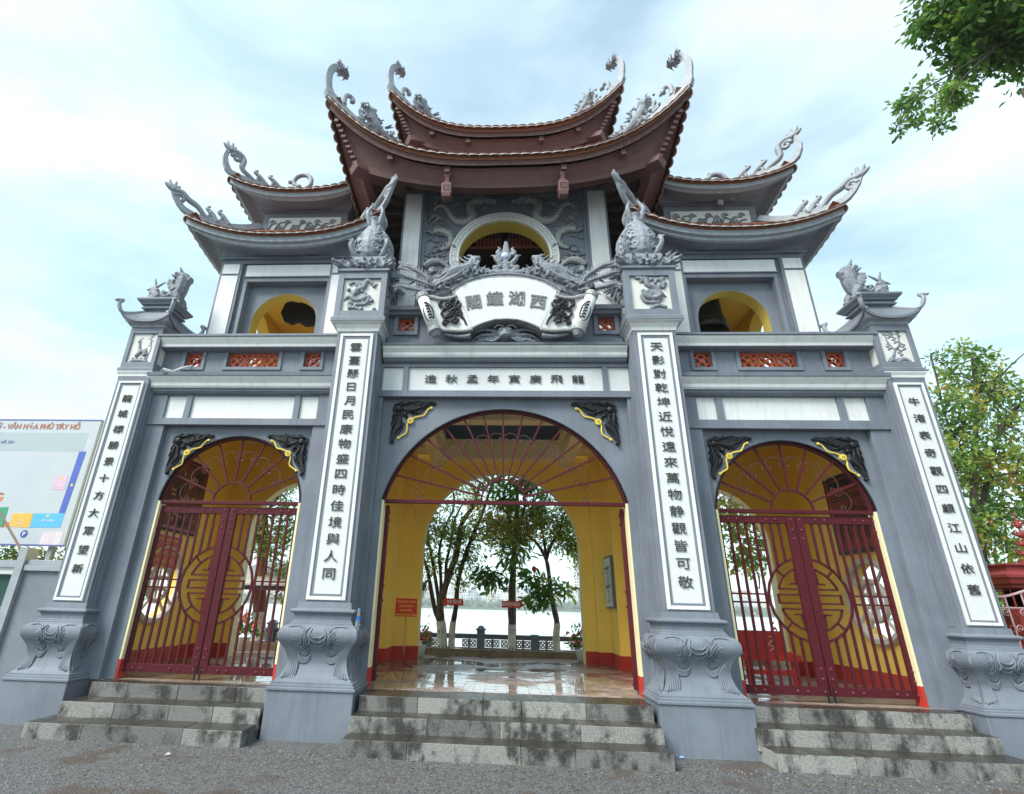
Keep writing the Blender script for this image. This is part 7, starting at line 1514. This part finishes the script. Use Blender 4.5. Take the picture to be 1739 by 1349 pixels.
mp4([(0, 645), (55, 645), (20, 765), (-60, 765)], mat('map_green', (.05, .30, .18), .5, .03, 3), 'map_block'); mp4([(-40, 585), (25, 583), (10, 610), (-50, 612)], mat('map_orange', (.60, .20, .10), .5, .03, 3), 'map_block'); mp4([(-40, 557), (20, 557), (30, 570), (-40, 572)], brn, 'map_block'); mp4([(25, 735), (60, 735), (50, 765), (15, 765)], MATS['map_orange'], 'map_block')
c = zl(147, 806, BY); M = MB(); M.tube([(c.x, BY-.010, c.z), (c.x, BY-.0062, c.z)], .075, 20); ob('parking_disc', M, navy, e); text('P', wht, .11, e, facing(c.x, BY-.012, c.z), .001, .002, name='lettering')
for tx, x, y, sz, cm in (('GÁC', 362, 500, .05, wht), ('CHUÔNG', 355, 520, .045, wht), ('ĐỀN', 122, 726, .04, wht), ('KIM NGƯU', 115, 744, .04, wht), ('HỘI TRƯỜNG', 290, 726, .045, wht)): c = zl(x, y, BY); text(tx, cm, sz, e, facing(c.x, BY-.012, c.z), .001, .0, name='lettering')
for x, y in ((372, 470), (435, 512), (292, 698), (133, 698)): c = zl(x, y, BY); M = MB(); M.tube([(c.x, BY-.013, c.z), (c.x, BY-.0102, c.z)], .028, 12); ob('gold_dot', M, gold, e)
for x_ in (-8.98, -10.2, -11.6): M = MB(); M.box(x_-.05, x_+.05, BY+.061, BY+.16, 0, zt_-.2); ob('post', M, mat('galvanised', (.30, .32, .35), .5, .1, 3), e)
M = MB(); a_ = zl(0, 655, BY-.5); b_ = zl(150, 940, BY-.5); M.tube([a_+Vector((-.4, 0, .35)), b_], .02, 6); ob('stay_rod', M, mat('rod_brown', (.2, .15, .1), .6, .1, 3), e); put(e)
e = empty('boundary_wall', (-7.2, 1.0, 0), label='low grey rendered wall beside the far left pillar', cat='wall'); wl = mat('wall_render', (.19, .205, .235), .8, .08, 3, .6, 60, .4, (.12, .13, .15))
M = MB(); M.box(-7.62, -6.3, .95, 1.15, 0, 1.90); ob('wall', M, wl, e); M = MB(); M.box(-7.62, -6.21, .90, 1.2, 1.901, 1.99); M.box(-7.62, -6.21, .93, 1.17, 1.991, 2.07); ob('coping', M, mat('coping_grey', (.30, .32, .35), .8, .1, 3, .4, 40), e, bevel=.008)
M = MB(); M.box(-7.76, -7.63, .88, 1.10, 0, 2.25); ob('post', M, mat('galvanised', ()), e); put(e)
e = empty('green_door', (-8.2, 1.2, 0), label='dark green sheet door with white lintel at the lower left edge', cat='door'); M = MB(); M.box(-9.4, -7.77, 1.10, 1.14, 0, 1.85); ob('leaf', M, mat('door_green', (.012, .06, .045), .5, .15, 3), e)
M = MB(); M.box(-9.4, -7.77, 1.02, 1.2, 1.86, 1.95); ob('lintel', M, whitesm, e); M = MB(); M.box(-9.4, -7.77, .98, 1.2, 1.951, 2.06); ob('coping', M, MATS['coping_grey'], e); M = MB(); M.bar((-9.3, 1.06, 1.3), (-7.82, 1.06, 1.36), .02); ob('latch_bar', M, MATS['galvanised'], e); put(e)
tree('climbing_shrub', (-8.4, 3.3, 0), [([(-8.4, 3.3, 0), (-8.4, 3.3, 1.5), (-8.3, 3.25, 2.3), (-8.1, 3.2, 3.1)], .05, .02), ([(-8.4, 3.3, 1.8), (-9.3, 3.3, 2.2), (-10.2, 3.3, 2.3)], .03, .01), ([(-8.3, 3.25, 2.2), (-8.35, 3.2, 3.2), (-8.5, 3.2, 4.2)], .03, .006)],
    [((-8.1, 3.2, 2.1), (.6, .25, .18), 1.4), ((-9.3, 3.2, 2.25), (.9, .25, .16), 2), ((-8.2, 3.2, 2.9), (.3, .25, .6), 1.0), ((-10.5, 3.2, 2.3), (.7, .25, .2), 1)], 80, 1300, .10, 'scrubby climber along the wall top under the map board', cat='shrub', seed=61, lm_=green, lm2=deep, bias=.08, twr=.008)
# ================================================================ right side: red shrine and scroll fence
e = empty('red_shrine', (8.0, 1.5, 0), label='red painted offering shrine with moulded cap at the right edge', cat='shrine'); rs_ = mat('shrine_red', (.25, .032, .027), .5, .12, 4, .2, 40)
sx0 = 7.32; M = MB(); 
for x_ in (sx0+.08, sx0+1.02): M.box(x_-.08, x_+.08, 1.0, 1.16, 0, 1.98); M.box(x_-.08, x_+.08, 1.86, 2.0, 0, 1.98)
ob('post', M, rs_, e, bevel=.01, kind=None); M = MB(); M.box(sx0, sx0+1.1, 1.0, 1.12, 1.70, 1.98); M.box(sx0+.161, sx0+.939, 1.02, 1.1, 1.25, 1.32); M.box(sx0, sx0+1.1, .98, 2.0, 0, .55); ob('frame', M, rs_, e, bevel=.01)
M = MB(); M.sq(sx0+.55, 1.5, [(.52, 1.981), (.56, 2.0), (.56, 2.03), (.60, 2.05), (.62, 2.12), (.64, 2.13), (.64, 2.18), (.50, 2.24), (.46, 2.25), (.46, 2.3), (.50, 2.31), (.50, 2.34)]); ob('cap', M, rs_, e, bevel=.008)
M = MB(); M.box(sx0+.2, sx0+.9, 1.3, 1.7, .56, 1.69); ob('inner_box', M, mat('shrine_dark', (.16, .02, .015), .6, .1, 4), e)
M = MB()
for k_ in range(5): z_ = 2.36+k_*.14; w_ = .30-.05*k_; [swirl(M, (sx0+.62+q_*w_*.5, z_+.03), .05, 1.2, q_, .016) for q_ in (-1, 1)]; M.ell((sx0+.62, 1.2, z_), (w_*.5, .04, .05), 8, 5)
M.tube([(sx0+.62, 1.2, 2.34), (sx0+.62, 1.2, 3.12)], [.03, .01], 6); ob('finial', M, rs_, e, smooth=True); put(e)
e = empty('scroll_fence', (6.7, 1.0, 0), label='red and white scrolled iron railing between the far right pillar and the red shrine', cat='railing'); pink = mat('railing_paint', (.50, .33, .33), .4, .15, 10)
for i in range(8): x_ = 6.42+i*.115; M = MB(); M.tube([(x_, .75, .3), (x_, .75, 1.95-.10*math.sin(pi*i/8))], .010, 6); ob('upright', M, pink if i % 2 else rs_, e)
M = MB(); M.tube(cr([(6.38, .75, 2.18), (6.5, .75, 2.17), (6.56, .75, 2.0), (6.9, .75, 1.86), (7.3, .75, 1.95)], 5), .016, 6); M.tube([(6.38, .75, .45), (7.3, .75, .45)], .014, 6); M.tube([(6.38, .75, 1.72), (7.3, .75, 1.72)], .012, 6); ob('rail', M, pink, e)
for i in range(7):
    for k_ in range(6): M = MB(); swirl(M, (6.478+i*.115, .62+k_*.21), .052, .735, (-1)**(i+k_), .009, 1.3, k_); ob('scroll', M, pink if (i+k_) % 2 else rs_, e)
put(e)
M = MB(); M.box(6.62, 9.5, -.46, .95, -.05, .10); M.box(6.62, 9.5, .0, .95, .1, .3); ob('dark_kerb', M, mat('mossy_black', (.02, .02, .018), .9, .4, 4, .8, 20, .4, (.06, .05, .03)), kind='structure')
put(gate)
# ================================================================ air between the gateway and the far shore
hz = bpy.data.materials.new('air'); hz.use_nodes = True; hn = hz.node_tree; hn.nodes.clear(); ho = hn.nodes.new('ShaderNodeOutputMaterial'); hv = hn.nodes.new('ShaderNodeVolumePrincipled')
hv.inputs['Density'].default_value = .00045; hv.inputs['Color'].default_value = (.97, .99, 1, 1); hv.inputs['Anisotropy'].default_value = .2; hn.links.new(hv.outputs[0], ho.inputs['Volume'])
M = MB(); M.box(-2600, 2600, -2700, 2700, -4, 75); ob('haze', M, hz, kind='stuff', label='thin pale haze over the lake and the far shore', cat='haze')
